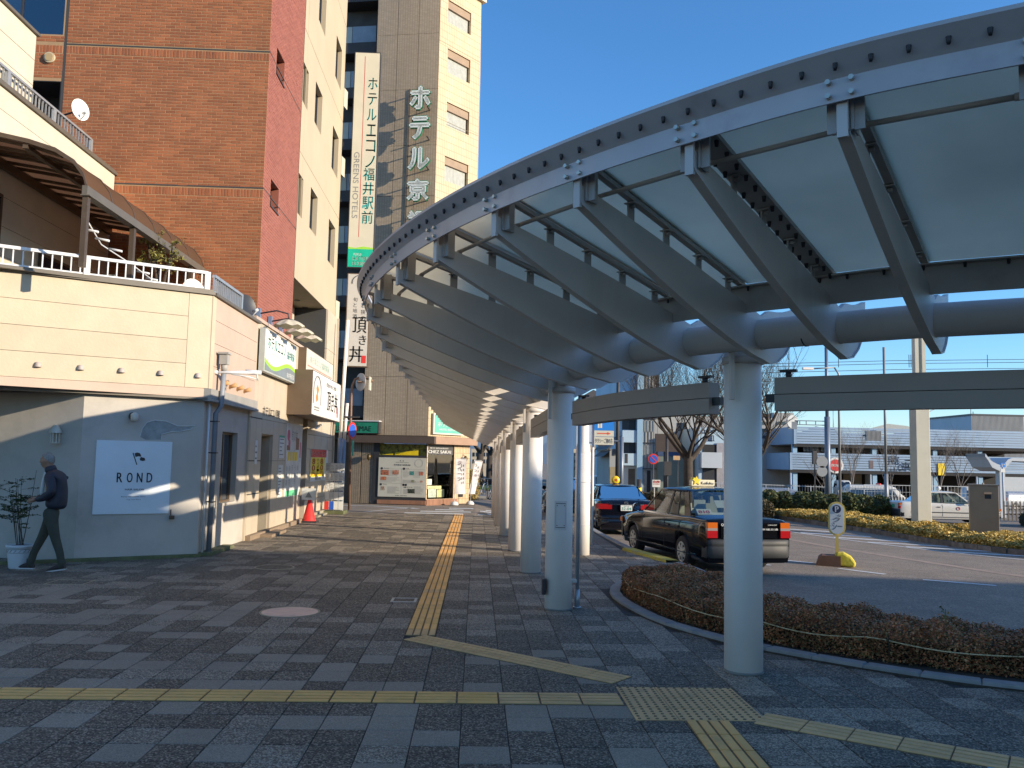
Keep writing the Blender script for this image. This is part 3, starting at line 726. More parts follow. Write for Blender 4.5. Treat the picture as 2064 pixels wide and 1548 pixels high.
for i in range(1, 6):
    beam([(lerp(cy[i][0],cy[i+1][0],.09),lerp(cy[i][1],cy[i+1][1],.09)),(lerp(cy[i][0],cy[i+1][0],.5),lerp(cy[i][1],cy[i+1][1],.5)),(lerp(cy[i][0],cy[i+1][0],.91),lerp(cy[i][1],cy[i+1][1],.91))],
         ['','grey box beam between the second and third columns','grey box beam between the third and fourth columns','grey box beam between the fourth and fifth columns','grey box beam between the fifth and sixth columns','grey box beam between the two farthest columns'][i], n=4)
# second, slimmer column near the kerb
t = thing('kerb_column', 'slimmer white round column near the kerb, beside the taxi parking sign', 'column', (2.02,16.3,0))
b = MB(); b.cyl((2.02,16.3), .145, 0, 1.9, 28); b.lathe((2.02,16.3,0), [(.145,1.9),(.13,2.02),(.11,2.1),(.105,2.9)], 28); b.build('shaft', M_col, t)
b = MB()
for z in (.55,1.35): b.cyl((2.02,16.3), .1475, z, z+.01, 28)
b.build('band', M_cw, t)
# ================================================================== buildings on the left
Z = Vector((0,0,1))
def wall_holes(mb, fr, u0, u1, v0, v1, holes=(), depth=.12, w=0.0):
    us = sorted({u0, u1, *[a for h in holes for a in h[:2]]}); vv = sorted({v0, v1, *[a for h in holes for a in h[2:4]]})
    o, u, v, wv = fr; P = lambda a, b, c=0: o+u*a+v*b+wv*(w+c)
    for i in range(len(us)-1):
        for j in range(len(vv)-1):
            cu, cv = (us[i]+us[i+1])/2, (vv[j]+vv[j+1])/2
            if any(h[0] < cu < h[1] and h[2] < cv < h[3] for h in holes): continue
            mb.quad(P(us[i],vv[j]), P(us[i+1],vv[j]), P(us[i+1],vv[j+1]), P(us[i],vv[j+1]))
    for a, b, c, d in [h[:4] for h in holes]:
        mb.quad(P(a,c), P(a,d), P(a,d,-depth), P(a,c,-depth)); mb.quad(P(b,d), P(b,c), P(b,c,-depth), P(b,d,-depth))
        mb.quad(P(b,c), P(a,c), P(a,c,-depth), P(b,c,-depth)); mb.quad(P(a,d), P(b,d), P(b,d,-depth), P(a,d,-depth))
M_fr = mat('window_frame_dark', (.05,.05,.055), .4, .3, var=.05); M_frb = mat('window_frame_bronze', (.16,.11,.07), .4, .3, var=.08)
M_win = mat('dark_glass', (.02,.03,.045), .04, var=.2, spec=.9); M_curt = mat('curtain', (.40,.41,.38), .9, var=.1, vscale=6)
def window(parent, fr, a, b, c, d, depth, frame_m, pane_m, fw=.035, mull=(), trans=(), curtain=False):
    m = MB(); w = -depth
    m.fbox(fr, a, b, c, c+fw, w, w+.05); m.fbox(fr, a, b, d-fw, d, w, w+.05); m.fbox(fr, a, a+fw, c+fw, d-fw, w, w+.05); m.fbox(fr, b-fw, b, c+fw, d-fw, w, w+.05)
    for t in mull: m.fbox(fr, lerp(a,b,t)-fw/2, lerp(a,b,t)+fw/2, c+fw, d-fw, w, w+.045)
    for t in trans: m.fbox(fr, a+fw, b-fw, lerp(c,d,t)-fw/2, lerp(c,d,t)+fw/2, w+.002, w+.047)
    f = m.build('window', frame_m, parent)
    m = MB(); m.fbox(fr, a+fw, b-fw, c+fw, d-fw, w+.01, w+.02)
    p = m.build('pane', pane_m, f)
    return f
# ---- salon -----------------------------------------------------------------
M_plast = mat('salon_plaster', (.47,.43,.38), .85, var=.08, vscale=1.6, dirt=(.22,.215,.185), dscale=1.0, damt=.5, bump=.12, bscale=60)
M_side = mat('siding_cream', (.52,.435,.31), .65, var=.06, vscale=2.5, dirt=(.48,.42,.31), dscale=1.5, damt=.35, bump=.25, bscale=22, island=.05)
M_sidep = mat('siding_pinkish', (.49,.37,.29), .65, var=.05, vscale=2.5, bump=.2, bscale=22, island=.05)
M_cap = mat('bronze_cap', (.15,.13,.105), .5, .3, var=.1); M_alu = mat('white_aluminium', (.66,.66,.66), .35, .1, var=.04)
M_brown = mat('brown_aluminium', (.10,.068,.045), .45, .35, var=.1, dirt=(.2,.15,.11), dscale=4, damt=.4)
M_moss = mat('mossy_concrete', (.12,.13,.06), .95, var=.35, vscale=4, dirt=(.2,.2,.17), dscale=3)
salon = thing('salon_building', 'low hair salon building with plain plaster ground floor under cream siding and a roof terrace', 'building', (-4.71,14.96,0))
SC = Vector((-4.71,14.96,0)); FS = frame(SC, (.866,.5,0), Z)          # front, u runs right to the corner at 0
FC = frame(SC, (0,1,0), Z); FCo = (SC, Vector((0,1,0)), Z, Vector((1,0,0)))
m = MB(); wall_holes(m, FS, -1.86, 0, -.2, 2.68)
wall_holes(m, FCo, 0, 2.95, -.2, 2.68, [(1.15,2.18,.83,2.16)], .16)
A1 = SC+FS[1]*-1.86; FA = frame(A1+Vector((-5,.9+.35,0))*1.0, (A1-(A1+Vector((-5,1.25,0)))), Z)
m.quad(A1+Vector((-5,1.25,-.2)), A1+Vector((0,0,-.2)), A1+Vector((0,0,2.68)), A1+Vector((-5,1.25,2.68)))
m.quad(FCo[0]+Vector((0,2.95,-.2)), FCo[0]+Vector((-6,2.95,-.2)), FCo[0]+Vector((-6,2.95,2.68)), FCo[0]+Vector((0,2.95,2.68)))
m.build('plaster_wall', M_plast, salon)
m = MB(); m.quad(*[Vector(p) for p in ((-14,8.5,2.70),(-4.72,14.85,2.70),(-4.72,18,2.70),(-14,18,2.70))][::-1]); m.build('soffit', M_sidep, salon)
window(salon, FCo, 1.15, 2.18, .83, 2.16, .15, M_frb, M_win, .04, mull=(.45,))
m = MB()
for k in range(7): m.fbox(FCo, 1.2+.02*k, 1.24+.045*k, .9, 2.1, -.148, -.142)
# projecting siding bands
for k in range(4):
    z0 = 2.86+.405*k; m = MB(); m.fbox(FS, -8.0, -.36, z0, z0+.398, -.2, .10); m.build('siding_board', M_side, salon)
    m = MB(); m.fbox(FCo, .12, 2.98, z0, z0+.398, -.2, .085); m.build('siding_board', M_sidep, salon)
m = MB(); m.fbox(FS, -.355, .02, 2.86, 4.475, -.2, .104); m.fbox(FCo, -.08, .115, 2.86, 4.475, -.2, .089); m.build('corner_trim', M_side, salon)
m = MB(); m.fbox(FS, -8, .03, 2.70, 2.855, -.2, .094); m.build('trim_band', M_sidep, salon)
m = MB(); m.fbox(FS, -8, .05, 2.66, 2.70, -.2, .13); m.build('drip_edge', M_cap, salon)
m = MB(); m.fbox(FCo, -.1, 3.02, 2.68, 2.855, -.2, .14); m.fbox(FCo, -.1, 3.02, 2.64, 2.68, -.2, .17); m.build('ledge', mat('grey_ledge', (.30,.29,.27), .6), salon)
m = MB(); m.fbox(FS, -8, .06, 4.48, 4.53, -.25, .15); m.fbox(FS, -8, .04, 4.53, 4.57, -.22, .12); m.fbox(FCo, -.06, 3.05, 4.478, 4.528, -.25, .14); m.build('parapet_cap', M_cap, salon)
m = MB(); m.quad(Vector((-14,8.5,4.50)), Vector((-4.8,14.9,4.50)), Vector((-4.8,18.2,4.50)), Vector((-14,18.2,4.50))); m.build('terrace_floor', mat('terrace_floor', (.2,.19,.17), .9), salon)
m = MB(); m.box(-4.72,-4.5,15.05,16.5,-.1,.06); m.build('foot_kerb', M_moss, salon)
m = MB(); m.fbox(FS, -8, .05, -.02, .05, 0, .10); m.build('wall_foot', M_moss, salon)
# bulging crack patch on plaster
pp = [( -1.0,2.0),(-.97,2.14),(-.9,2.24),(-.78,2.28),(-.6,2.27),(-.42,2.2),(-.27,2.2),(-.13,2.21),(-.2,2.15),(-.36,2.11),(-.5,2.1),(-.66,2.05),(-.66,1.96),(-.9,1.95)]
m = MB(); m.fprism(FS, pp, 0, .004); m.build('render_patch', mat('render_patch', (.30,.31,.30), .9, var=.2, vscale=9), salon)
m = MB(); m.tube([FS[0]+FS[1]*a+Z*b+FS[3]*.006 for a, b in pp[:-1]], .008, 5); m.build('crack_edge', mat('filler', (.55,.55,.53), .8), salon)
# terrace railing
def railing(parent, fr, u0, u1, v0, v1, w, m_, step=.13, posts=(), pw=.02, rail=.05):
    mm = MB(); mm.fbox(fr, u0, u1, v1-rail, v1, w-.03, w+.03); mm.fbox(fr, u0, u1, v0+.02, v0+.045, w-.015, w+.015); mm.build('rail', m_, parent)
    me = None; n = int((u1-u0)/step)
    for k in range(n+1):
        uu = u0+k*step; b = MB(); b.fbox((Vector((0,0,0)),fr[1],fr[2],fr[3]), -pw/2, pw/2, v0+.045, v1-rail, -.012, .012)
        if me is None: me = b.mesh('baluster', m_)
        q = fr[0]+fr[1]*uu+fr[3]*w; inst('baluster', me, parent, q)
    for uu in posts: b = MB(); b.fbox(fr, uu-.045, uu+.045, v0, v1-.01, w-.032, w+.032); b.build('rail_post', m_, parent)
t = thing('terrace_railing', 'white aluminium railing along the front edge of the salon roof terrace', 'railing', tuple(SC+Vector((0,0,4.57))))
railing(t, FS, -6.5, -.06, 4.57, 4.90, .02, M_alu, .135, posts=(-1.95,-.06,-5.2))
t = thing('terrace_railing', 'grey metal railing on the street side of the salon roof terrace', 'railing', tuple(SC+Vector((0,.1,4.53))))
railing(t, FCo, .02, 1.75, 4.53, 4.86, .05, M_steel, .11, posts=(1.75,), pw=.022)
# upper storey
US = (Vector((-8.1,18.66,0)), Vector((0,1,0)), Z, Vector((1,0,0)))
M_sideu = mat('siding_upper', (.56,.50,.40), .7, var=.06, vscale=2, dirt=(.42,.37,.29), dscale=1.2, damt=.4, island=.04)
upper = thing('upper_storey_building', 'cream sided upper storeys standing behind the salon roof terrace', 'building', (-8.1,18.6,4.5))
z = 4.5
for k, (z0, z1) in enumerate(((4.5,5.0),(5.0,5.5),(5.5,6.0),(6.0,6.5),(6.5,6.97),(6.97,7.4),(7.4,7.78))):
    m = MB(); m.fbox(US, -9, 0, z0, z1-.008, -.2, .0 if z0 < 6.4 else .03); m.build('siding_board', M_sideu, upper)
m = MB(); m.fbox(US, -9, .04, 7.78, 7.84, -.2, .08); m.fbox(US, -9, .02, 7.84, 7.88, -.2, .05); m.build('parapet_cap', M_cap, upper)
m = MB(); m.box(-14,-8.3,9,18.62,4.5,7.7); m.build('wall_core', M_sideu, upper)
railing(upper, US, -6.5, -1.05, 7.9, 8.2, -.05, M_steel, .12, posts=(-1.05,-2.6,-4.2), pw=.02, rail=.04)
for k in range(3):
    m = MB(); m.box(-12,-8.25,9,15.45,7.9+.47*k,8.36+.47*k); m.build('siding_board', M_sideu, upper)
m = MB(); m.box(-12,-8.2,9,15.5,9.31,9.36); m.build('parapet_cap', M_cap, upper)
# terrace room glazing (left) and small things on the terrace
w = window(upper, US, -6.6, -4.25, 4.55, 6.0, -.01, M_brown, M_win, .06, mull=(.33,.66))
w = window(upper, US, -2.9, -1.7, 4.55, 5.35, -.01, M_brown, M_win, .05)
t = thing('outdoor_air_conditioner', 'cream outdoor unit behind the terrace railing left of the middle pergola post', 'air conditioner', (-7.4,16.6,4.5), 'air conditioners on the terrace')
def ac(t, x, y, z, fan=True):
    m = MB(); m.box(x-.4,x+.4,y-.15,y+.15,z+.05,z+.62); m.build('casing', mat('ac_cream', (.58,.54,.44), .5), t, bevel=.01)
    m = MB()
    for k in range(9): m.box(x-.36,x+.1,y-.156,y-.148,z+.12+k*.052,z+.14+k*.052)
    m.build('grille', M_fr, t)
    m = MB(); m.box(x-.35,x-.25,y-.14,y+.14,z,z+.05); m.box(x+.25,x+.35,y-.14,y+.14,z,z+.05); m.build('foot', M_fr, t)
ac(t, -7.4, 16.6, 4.5)
t = thing('outdoor_air_conditioner', 'cream outdoor unit at the terrace end nearest the brick wall', 'air conditioner', (-6.2,17.6,4.5), 'air conditioners on the terrace'); ac(t, -6.1, 17.6, 4.5)
t = thing('satellite_dish', 'round cream satellite dish leaning low behind the terrace railing', 'satellite dish', (-5.6,16.2,4.5))
def dish(t, c, nrm, r, m_, arm_to=None, lnb=True):
    nrm = Vector(nrm).normalized(); c = Vector(c); a = nrm.cross(Z).normalized(); b = a.cross(nrm); m = MB(); m.smooth = True; rows = []
    for k in range(6):
        q = k/5; rows.append([c+(a*math.cos(x)*r*q*.9+b*math.sin(x)*r*q)+nrm*(.16*r*q*q) for x in [2*math.pi*i/24 for i in range(24)]])
    m.grid(rows, close=True); m.grid([[p-nrm*.012 for p in row] for row in rows[::-1]], close=True); m.build('reflector', m_, t)
    m = MB(); e = c+nrm*r*1.1-b*r*.45; m.tube([c-b*r, e], .012, 6); m.tube([e-nrm*.02, e-nrm*.14], .03, 8); m.build('feed_arm', M_alu, t)
    if arm_to is not None:
        m = MB(); m.tube([c-nrm*.02, c-nrm*.12, Vector(arm_to)], .018, 6); m.build('mount', M_fr, t)
dish(t, (-5.45,16.3,4.78), (.75,-.65,.25), .27, mat('dish_cream', (.62,.58,.5), .5))
t = thing('satellite_dish', 'white oval satellite dish on the upper floor railing against the brick wall', 'satellite dish', (-8.1,16.6,7.9))
dish(t, at_y(160,222,16.9), (.87,-.48,.1), .22, mat('dish_white', (.75,.75,.70), .4), arm_to=at_y(118,235,16.9))
t = thing('satellite_dish', 'black mesh satellite dish on the corner of the salon parapet', 'satellite dish', (-5.0,17.9,4.5))
dish(t, at_y(497,620,17.7), (.86,-.45,.2), .27, mat('dish_black', (.03,.03,.033), .4), arm_to=at_y(478,668,17.6))
# pergola
perg = thing('terrace_pergola', 'brown curved translucent pergola roof over the salon terrace', 'pergola', (-6,15,4.5))
PX = -6.0; PY0, PY1 = 12.95, 18.55
prof = [(-8.08,6.62),(-7.4,6.52),(-6.9,6.42),(-6.5,6.30),(-6.22,6.13),(-6.06,5.92),(-6.0,5.74)]
M_poly = frosted('brown_polycarbonate', (.17,.095,.06), .40); MATS['brown_polycarbonate'] = M_poly
npan = 6
for k in range(npan):
    y0 = lerp(PY0,PY1,k/npan)+.02; y1 = lerp(PY0,PY1,(k+1)/npan)-.02; m = MB(); m.smooth = True
    m.grid([[(x,y0,z),(x,y1,z)] for x, z in prof]); m.build('roof_sheet', M_poly, perg)
    m = MB()
for k in range(npan+1):
    y = lerp(PY0,PY1,k/npan); m = MB(); m.grid([[(x,y-.025,z-.05),(x,y+.025,z-.05),(x,y+.025,z+.02),(x,y-.025,z+.02)] for x, z in prof], close=True); m.build('roof_rib', M_brown, perg)
for k in range(13):
    y = lerp(PY0+.2,PY1-.2,k/12)
    if abs((y-PY0)/((PY1-PY0)/npan)%1) < .12: continue
    m = MB(); m.grid([[(x,y-.035,z-.06),(x,y+.035,z-.06),(x,y+.035,z-.02),(x,y-.035,z-.02)] for x, z in prof[:4]], close=True); m.build('batten', M_brown, perg)
m = MB(); m.box(PX-.05,PX+.03,PY0-.05,PY1,5.60,5.74); m.box(PX-.07,PX+.07,PY0-.05,PY1,5.585,5.60); m.build('front_beam', M_cap, perg)
m = MB(); m.box(-8.08,-8.0,PY0,PY1,6.42,6.56); m.box(-7.0,-6.92,PY0,PY1,6.30,6.36); m.build('rear_beam', M_brown, perg)
for y in (12.98,14.75,17.75): m = MB(); m.box(PX-.05,PX+.03,y-.045,y+.045,4.5,5.6); m.build('post', M_brown, perg)
m = MB(); m.tube([(PX,12.98,5.25),(PX-.2,14.0,5.1),(PX,14.75,4.95),(PX,17.7,4.75)], .012, 6)
for y in (13.2,13.6,14.1,15.3,15.7): m.tube([(PX-.12,y,5.16-.09*(y-13)),(PX+.1,y,5.12-.09*(y-13))], .02, 6)
m.build('laundry_pole', M_alu, perg)
# wall fittings on the salon
M_lamp = mat('lamp_cream', (.55,.52,.44), .5)
for i, px in enumerate((71,145,213,277,340)):
    q = SC+FS[1]*((-2.55+.60*i))+Z*3.06; t = thing('spot_lamp', ['leftmost','second','third','fourth','rightmost'][i]+' of the five small dome lamps on the cream front siding', 'lamp', tuple(q), 'small lamps on the salon siding')
    m = MB(); c = q+FS[3]*.12; m.lathe(tuple(c), [(.0001,.05),(.035,.045),(.05,.01),(.052,-.03)], 10); m.bar(q, c+Z*.02, .03, .03); m.build('shade', mat('lamp_pinkgrey', (.45,.38,.34), .6), t)
for i in range(4):
    q = Vector((-4.63,15.6+.5*i,2.98)); t = thing('spot_lamp', ['nearest','second','third','farthest'][i]+' of the four small amber spot lamps on the street side siding', 'lamp', tuple(q), 'spot lamps on the street side')
    m = MB(); m.tube([q, q+Vector((.14,-.02,.05))], [.03,.045], 8); m.build('shade', mat('lamp_amber', (.55,.32,.14), .5), t)
t = thing('wall_light', 'small round wall light above the crack on the shaded salon wall', 'lamp', tuple(SC+FS[1]*-1.0+Z*2.3))
q = SC+FS[1]*-.98+Z*2.36; q = SC+FS[1]*-1.12+Z*2.33
m = MB(); m.disc(q+FS[3]*.02, FS[3], .07, .03, 16); m.build('backplate', M_fr, t)
m = MB(); m.tube([q+FS[3]*.03, q+FS[3]*.14], .035, 10); m.lathe(tuple(q+FS[3]*.16+Z*-.09), [(.03,0),(.06,.02),(.06,.12),(.02,.15)], 12); m.build('shade', M_lamp, t)
t = thing('wall_lantern', 'caged lantern with frilled cap on the salon porch wall above the potted shrub', 'lamp', tuple(A1+Vector((-.45,.1,2.0))))
q = A1+Vector((-.42,0.0,2.02)); m = MB(); m.lathe(tuple(q), [(.0001,.14),(.04,.12),(.085,.05),(.095,.0)], 14); m.build('cap', M_lamp, t)
m = MB()
for k in range(8): a = k*math.pi/4; m.bar(q+Vector((.065*math.cos(a),.065*math.sin(a),-.16)), q+Vector((.065*math.cos(a),.065*math.sin(a),.0)), .012)
m.lathe(tuple(q+Z*-.17), [(.0001,0),(.07,0),(.07,.02)], 12); m.build('cage', M_lamp, t)
# ROND sign
t = thing('salon_sign', 'white square ROND hair salon sign with a flag emblem', 'sign', tuple(SC+FS[1]*-1.1+Z*.73))
su0, su1, sv0, sv1 = -1.64, -.485, .735, 1.925
m = MB(); m.fbox(FS, su0, su1, sv0, sv1, 0, .022); m.build('board', mat('sign_white', (.66,.72,.76), .5, var=.03), t)
M_ink = mat('ink_black', (.02,.02,.025), .5, var=0)
sw = su1-su0; sh = sv1-sv0; m = MB(); X = lambda a: su0+sw*a; Y = lambda b: sv0+sh*b
for i, ch in enumerate('ROND'): text(m, ch, FS, X(.285+.131*i), Y(.43), .068*sw*1.05, .133*sh, .025, bold=.0035, fill=True)
text(m, 'HAIR SALON', FS, X(.40), Y(.322), .25*sw, .024*sh, .025, bold=.0008, fill=True)
text(m, 'Beauty and pleasant nature', FS, X(.355), Y(.224), .32*sw, .02*sh, .025, fill=True); text(m, 'Top Last Place', FS, X(.425), Y(.185), .19*sw, .018*sh, .025, fill=True)
m.build('lettering', M_ink, t)
m = MB(); m.fprism(FS, [(X(.470),Y(.835)),(X(.482),Y(.838)),(X(.541),Y(.675)),(X(.529),Y(.67))], .022, .026)
m.fprism(FS, [(X(.497),Y(.83)),(X(.53),Y(.842)),(X(.565),Y(.835)),(X(.583),Y(.81)),(X(.585),Y(.785)),(X(.55),Y(.79)),(X(.512),Y(.78))], .022, .026)
m.fprism(FS, [(X(.585),Y(.785)),(X(.57),Y(.755)),(X(.575),Y(.735)),(X(.61),Y(.725)),(X(.645),Y(.735)),(X(.633),Y(.77)),(X(.60),Y(.775))], .022, .027)
m.build('flag_emblem', M_ink, t)
t = thing('tap_box', 'small brown box fixed at the lower right of the salon sign', 'box', tuple(SC+FS[1]*-.47+Z*.6))
m = MB(); m.fbox(FS, -.47, -.40, .64, .70, 0, .09); m.build('box', M_brown, t); m = MB(); m.fbox(FS, -.455, -.44, .70, .80, 0, .02); m.build('bracket', M_brown, t)
# downpipe, hopper, conduit
t = thing('downpipe', 'grey downpipe with square hopper on the salon corner', 'pipe', (-4.6,15.1,0))
pxp = Vector((-4.60,15.28,0)); m = MB(); m.tube([pxp+Z*.0, pxp+Z*2.45, pxp+Vector((.08,.02,2.58)), pxp+Vector((.10,.02,3.25))], .045, 10); m.build('pipe', mat('pipe_grey', (.22,.24,.27), .5), t)
m = MB(); c = pxp+Vector((.10,.02,0)); m.box(c.x-.07,c.x+.07,c.y-.08,c.y+.08,3.32,3.50); m.box(c.x-.09,c.x+.09,c.y-.11,c.y+.11,3.50,3.535); m.tube([c+Z*3.2,c+Z*3.33],[.05,.065],10); m.build('hopper', mat('hopper_grey', (.35,.33,.30), .6), t)
m = MB()
for z in (.9,1.75,2.3): m.box(-4.72,-4.54,15.22,15.34,z,z+.02)
m.build('clamp', M_fr, t)
t = thing('conduit', 'thin white conduit running beside the grey downpipe', 'pipe', (-4.66,15.1,0))
m = MB(); m.tube([(-4.66,15.1,0),(-4.66,15.1,3.0)], .02, 8); m.build('pipe', M_alu, t)
t = thing('security_light_arm', 'white bracket arm with small floodlights sticking out from the salon corner', 'light', (-4.6,15.1,3.17))
m = MB(); a = Vector((-4.58,15.2,3.17)); e = Vector((-4.0,15.6,3.22)); m.tube([a, a.lerp(e,.5)+Z*.0, e], [.02,.035,.03], 8); m.tube([a-Vector((.1,0,0)), a], .035, 8)
m.tube([a.lerp(e,.35)-Z*.03, a.lerp(e,.8)-Z*.08, e-Z*.12], .012, 6); m.build('arm', M_alu, t)
m = MB(); m.tube([e-Vector((.18,.1,.0)), e+Vector((.06,.04,0))], .045, 8); m.tube([e-Z*.02, e+Vector((.02,0,-.14))], .015, 6); m.build('lamp_head', M_alu, t)

# ---- hotel entrance block ----------------------------------------------------
M_pan = mat('entrance_panel', (.50,.425,.325), .55, var=.05, vscale=1.6, dirt=(.40,.33,.22), dscale=1.3, damt=.45, island=.045)
M_jt = mat('panel_joint', (.05,.05,.05), .8, var=0)
EX = -4.66; ent = thing('entrance_building', 'cream panelled low hotel entrance building between the salon and the brick wall', 'building', (EX,18,0))
FE = (Vector((EX,17.86,0)), Vector((0,1,0)), Z, Vector((1,0,0)))
m = MB(); m.box(-9,EX-.98,17.9,23.15,-.2,4.45); m.box(EX-.98,EX-.05,17.9,18.76,-.2,2.26); m.box(EX-.98,EX-.05,19.92,23.15,-.2,2.26); m.box(EX-.98,EX-.05,17.9,23.15,2.26,4.45); m.build('wall_core', M_jt, ent)
door = (.95,2.0)
rowsz = [(-.1,.93),(.93,1.62),(1.62,2.52),(2.52,3.5),(3.5,4.55)]
uu = [0,.48,.95,2.0,2.55,3.1,3.65,4.2,4.75,5.3]
for r_, (z0, z1) in enumerate(rowsz):
    for i in range(len(uu)-1):
        if uu[i] == .95 and z1 < 2.3: continue
        zz0, zz1 = z0, z1
        if uu[i] == .95 and z0 < 2.2 < z1: zz0 = 2.2
        if r_ == 3 and i % 2: pass
        m = MB(); m.fbox(FE, uu[i]+.003, uu[i+1]-.003, zz0+.004, zz1-.004, -.06, 0); m.build('wall_panel', M_pan, ent)
for (z0, z1) in rowsz: m = MB(); m.box(-5.15,EX-.004,17.80,17.855,z0+.004,z1-.004); m.build('wall_panel', M_pan, ent)
m = MB(); m.fbox(FE, -.08, 5.35, 4.55, 4.62, -.4, .04); m.build('coping', M_sidep, ent)
for z in (.93,1.62,2.52): m = MB(); m.fbox(FE, 0, .95, z-.012, z+.012, -.03, .003); m.build('dark_band', M_jt, ent)
m = MB(); m.fbox(FE, .95, 2.0, 0, 2.2, -.9, -.84); m.fbox(FE, .9, .98, 0, 2.2, -.84, -.06); m.fbox(FE, 1.97, 2.05, 0, 2.2, -.84, -.06); m.fbox(FE, .95, 2.0, 2.17, 2.23, -.84, -.06); m.build('door_recess', mat('recess_beige', (.42,.36,.27), .7), ent)
m = MB(); m.fbox(FE, 1.48, 1.52, 0, 2.17, -.835, -.8); m.build('door_mullion', M_fr, ent)
m = MB(); m.fbox(FE, 1.05, 1.95, .95, .99, -.82, -.78); m.build('door_rail', M_fr, ent)
m = MB(); m.fbox(FE, 0, 5.3, -.1, .10, -.02, .10); m.fbox(FE, .8, 2.2, -.1, .06, .1, .35); m.build('plinth_step', mat('step_brown', (.26,.19,.13), .8, var=.15, vscale=6), ent)
t = thing('wall_lettering', 'dark raised Japanese characters above the entrance door recess', 'lettering', (EX+.01,18.9,2.6))
m = MB(); text(m, 'ホテル', FE, .92, 2.60, .72, .20, .015, .004, fill=True); text(m, 'エコノ別館', FE, 1.62, 2.60, .9, .20, .015, .004, fill=True); m.build('letter', M_fr, t)
M_paper = mat('paper_white', (.66,.66,.63), .7, var=.05); M_green = mat('sign_green', (.02,.33,.20), .5, var=.05); M_lime = mat('sign_lime', (.33,.62,.05), .5, var=.03)
M_red = mat('sign_red', (.60,.03,.025), .5, var=.05); M_yel = mat('sign_yellow', (.80,.56,.02), .5, var=.05); M_teal = mat('sign_teal', (.05,.50,.48), .5, var=0); M_mid = mat('print_grey', (.22,.22,.22), .7, var=.2)
def poster(name, label, fr, u0, u1, v0, v1, w=.01, lines=0, seed=0, group=None, base=None, cat='poster'):
    o = fr[0]+fr[1]*u0+fr[2]*v0; t = thing(name, label, cat, tuple(o), group); m = MB(); m.fbox(fr, u0, u1, v0, v1, w-.006, w); m.build('sheet', base or M_paper, t)
    if lines:
        rr = random.Random(seed); m = MB(); h = (v1-v0)/(lines+1)
        for k in range(lines):
            a = u0+(u1-u0)*.1; e = a+(u1-u0)*.8*rr.uniform(.5,1); v = v1-h*(k+1); m.fbox(fr, a, e, v-h*.16, v+h*.12, w, w+.002)
        m.build('print', M_mid, t)
    return t
poster('wall_notice', 'small white notice left of the entrance door recess', FE, .42, .62, 1.55, 2.05, .01, 3, 1)
t = poster('wall_notice', 'tall white notice with a green heading right of the door recess', FE, 2.62, 3.15, 1.68, 2.22, .01, 5, 2)
m = MB(); m.fbox(FE, 2.62, 3.15, 2.17, 2.22, .01, .013); m.build('heading', M_green, t)
poster('wall_notice', 'narrow grey text notice below the green headed notice', FE, 2.62, 3.10, .75, 1.52, .01, 9, 3)
t = thing('menu_poster', 'large restaurant menu sheet with pink, yellow and green blocks on the entrance wall', 'poster', (EX,21.2,.7))
m = MB(); m.fbox(FE, 3.35, 5.25, .72, 2.55, .002, .008); m.build('sheet', mat('menu_sheet', (.60,.60,.57), .6), t)
m = MB(); m.disc(FE[0]+FE[1]*3.6+Z*2.25+FE[3]*.012, FE[3], .14, .006, 16); m.disc(FE[0]+FE[1]*3.7+Z*2.05+FE[3]*.012, FE[3], .1, .006, 16); m.fbox(FE, 5.0, 5.1, 1.7, 2.1, .008, .012); m.build('pink_roundel', mat('print_pink', (.62,.12,.2), .6), t)
m = MB()
for k in range(4): m.fbox(FE, 3.6+.3*k, 3.82+.3*k, 1.62, 1.84, .008, .012)
m.build('yellow_block', M_yel, t)
m = MB(); m.fbox(FE, 3.45, 3.8, 1.88, 2.0, .008, .012); m.fbox(FE, 4.5, 4.85, 1.9, 2.2, .008, .012); m.build('photo_block', mat('print_brown', (.28,.12,.07), .6, var=.4, vscale=30), t)
m = MB(); text(m, '旬の丼', FE, 3.95, 2.1, .7, .3, .010, 0, fill=True)
for k in range(5): vtext(m, ['お品書','海鮮丼','天丼','うなぎ','刺身'][k], FE, 3.45+.32*k, 1.5, .16, .14, .03, .010)
m.build('lettering', M_mid, t)
m = MB(); m.fbox(FE, 3.5, 4.9, .74, .88, .008, .012); m.build('green_band', mat('print_green', (.12,.5,.25), .6), t)

# ---- brick building ----------------------------------------------------------
glass('shop_glass0', (.7,.75,.8), .08)
M_core = mat('mortar_core', (.36,.23,.125), .9, var=.1); M_bricko = mat('brick_orange', (.30,.10,.038), .75, var=.15, vscale=1.3, dirt=(.36,.13,.05), dscale=2.2, damt=.4, island=.16, bump=.2, bscale=90)
M_brickp = mat('brick_red', (.30,.10,.065), .6, var=.06, vscale=1.2, island=.07, bump=.15, bscale=90)
BX, BY0, BY1 = -4.85, 18.70, 22.12
brick = thing('brick_building', 'tall orange brick building with a smoother red brick flank facing the street', 'building', (BX,BY0,0))
FB = (Vector((BX,BY0,0)), Vector((1,0,0)), Z, Vector((0,-1,0)))
FBs = (Vector((BX,BY0,0)), Vector((0,1,0)), Z, Vector((1,0,0)))
wz = []
for zt in (11.17, 11.17-3.13): wz.append((.63, 1.42, zt-.62, zt))
m = MB(); wall_holes(m, FBs, 0, BY1-BY0, 3.5, 21, [(a+.0,b,c,d) for a,b,c,d in wz], .3); m.build('flank_wall', M_brickp, brick)
m = MB(); wall_holes(m, FB, -4.48, 0, 3.5, 21)
wall_holes(m, FB, -9, -4.5, 9.88, 21, [(-6.6,-4.56,10.95,13.0)], .25); wall_holes(m, FB, -9, -4.5, 3.5, 7.7)
m.build('front_wall', M_core, brick)
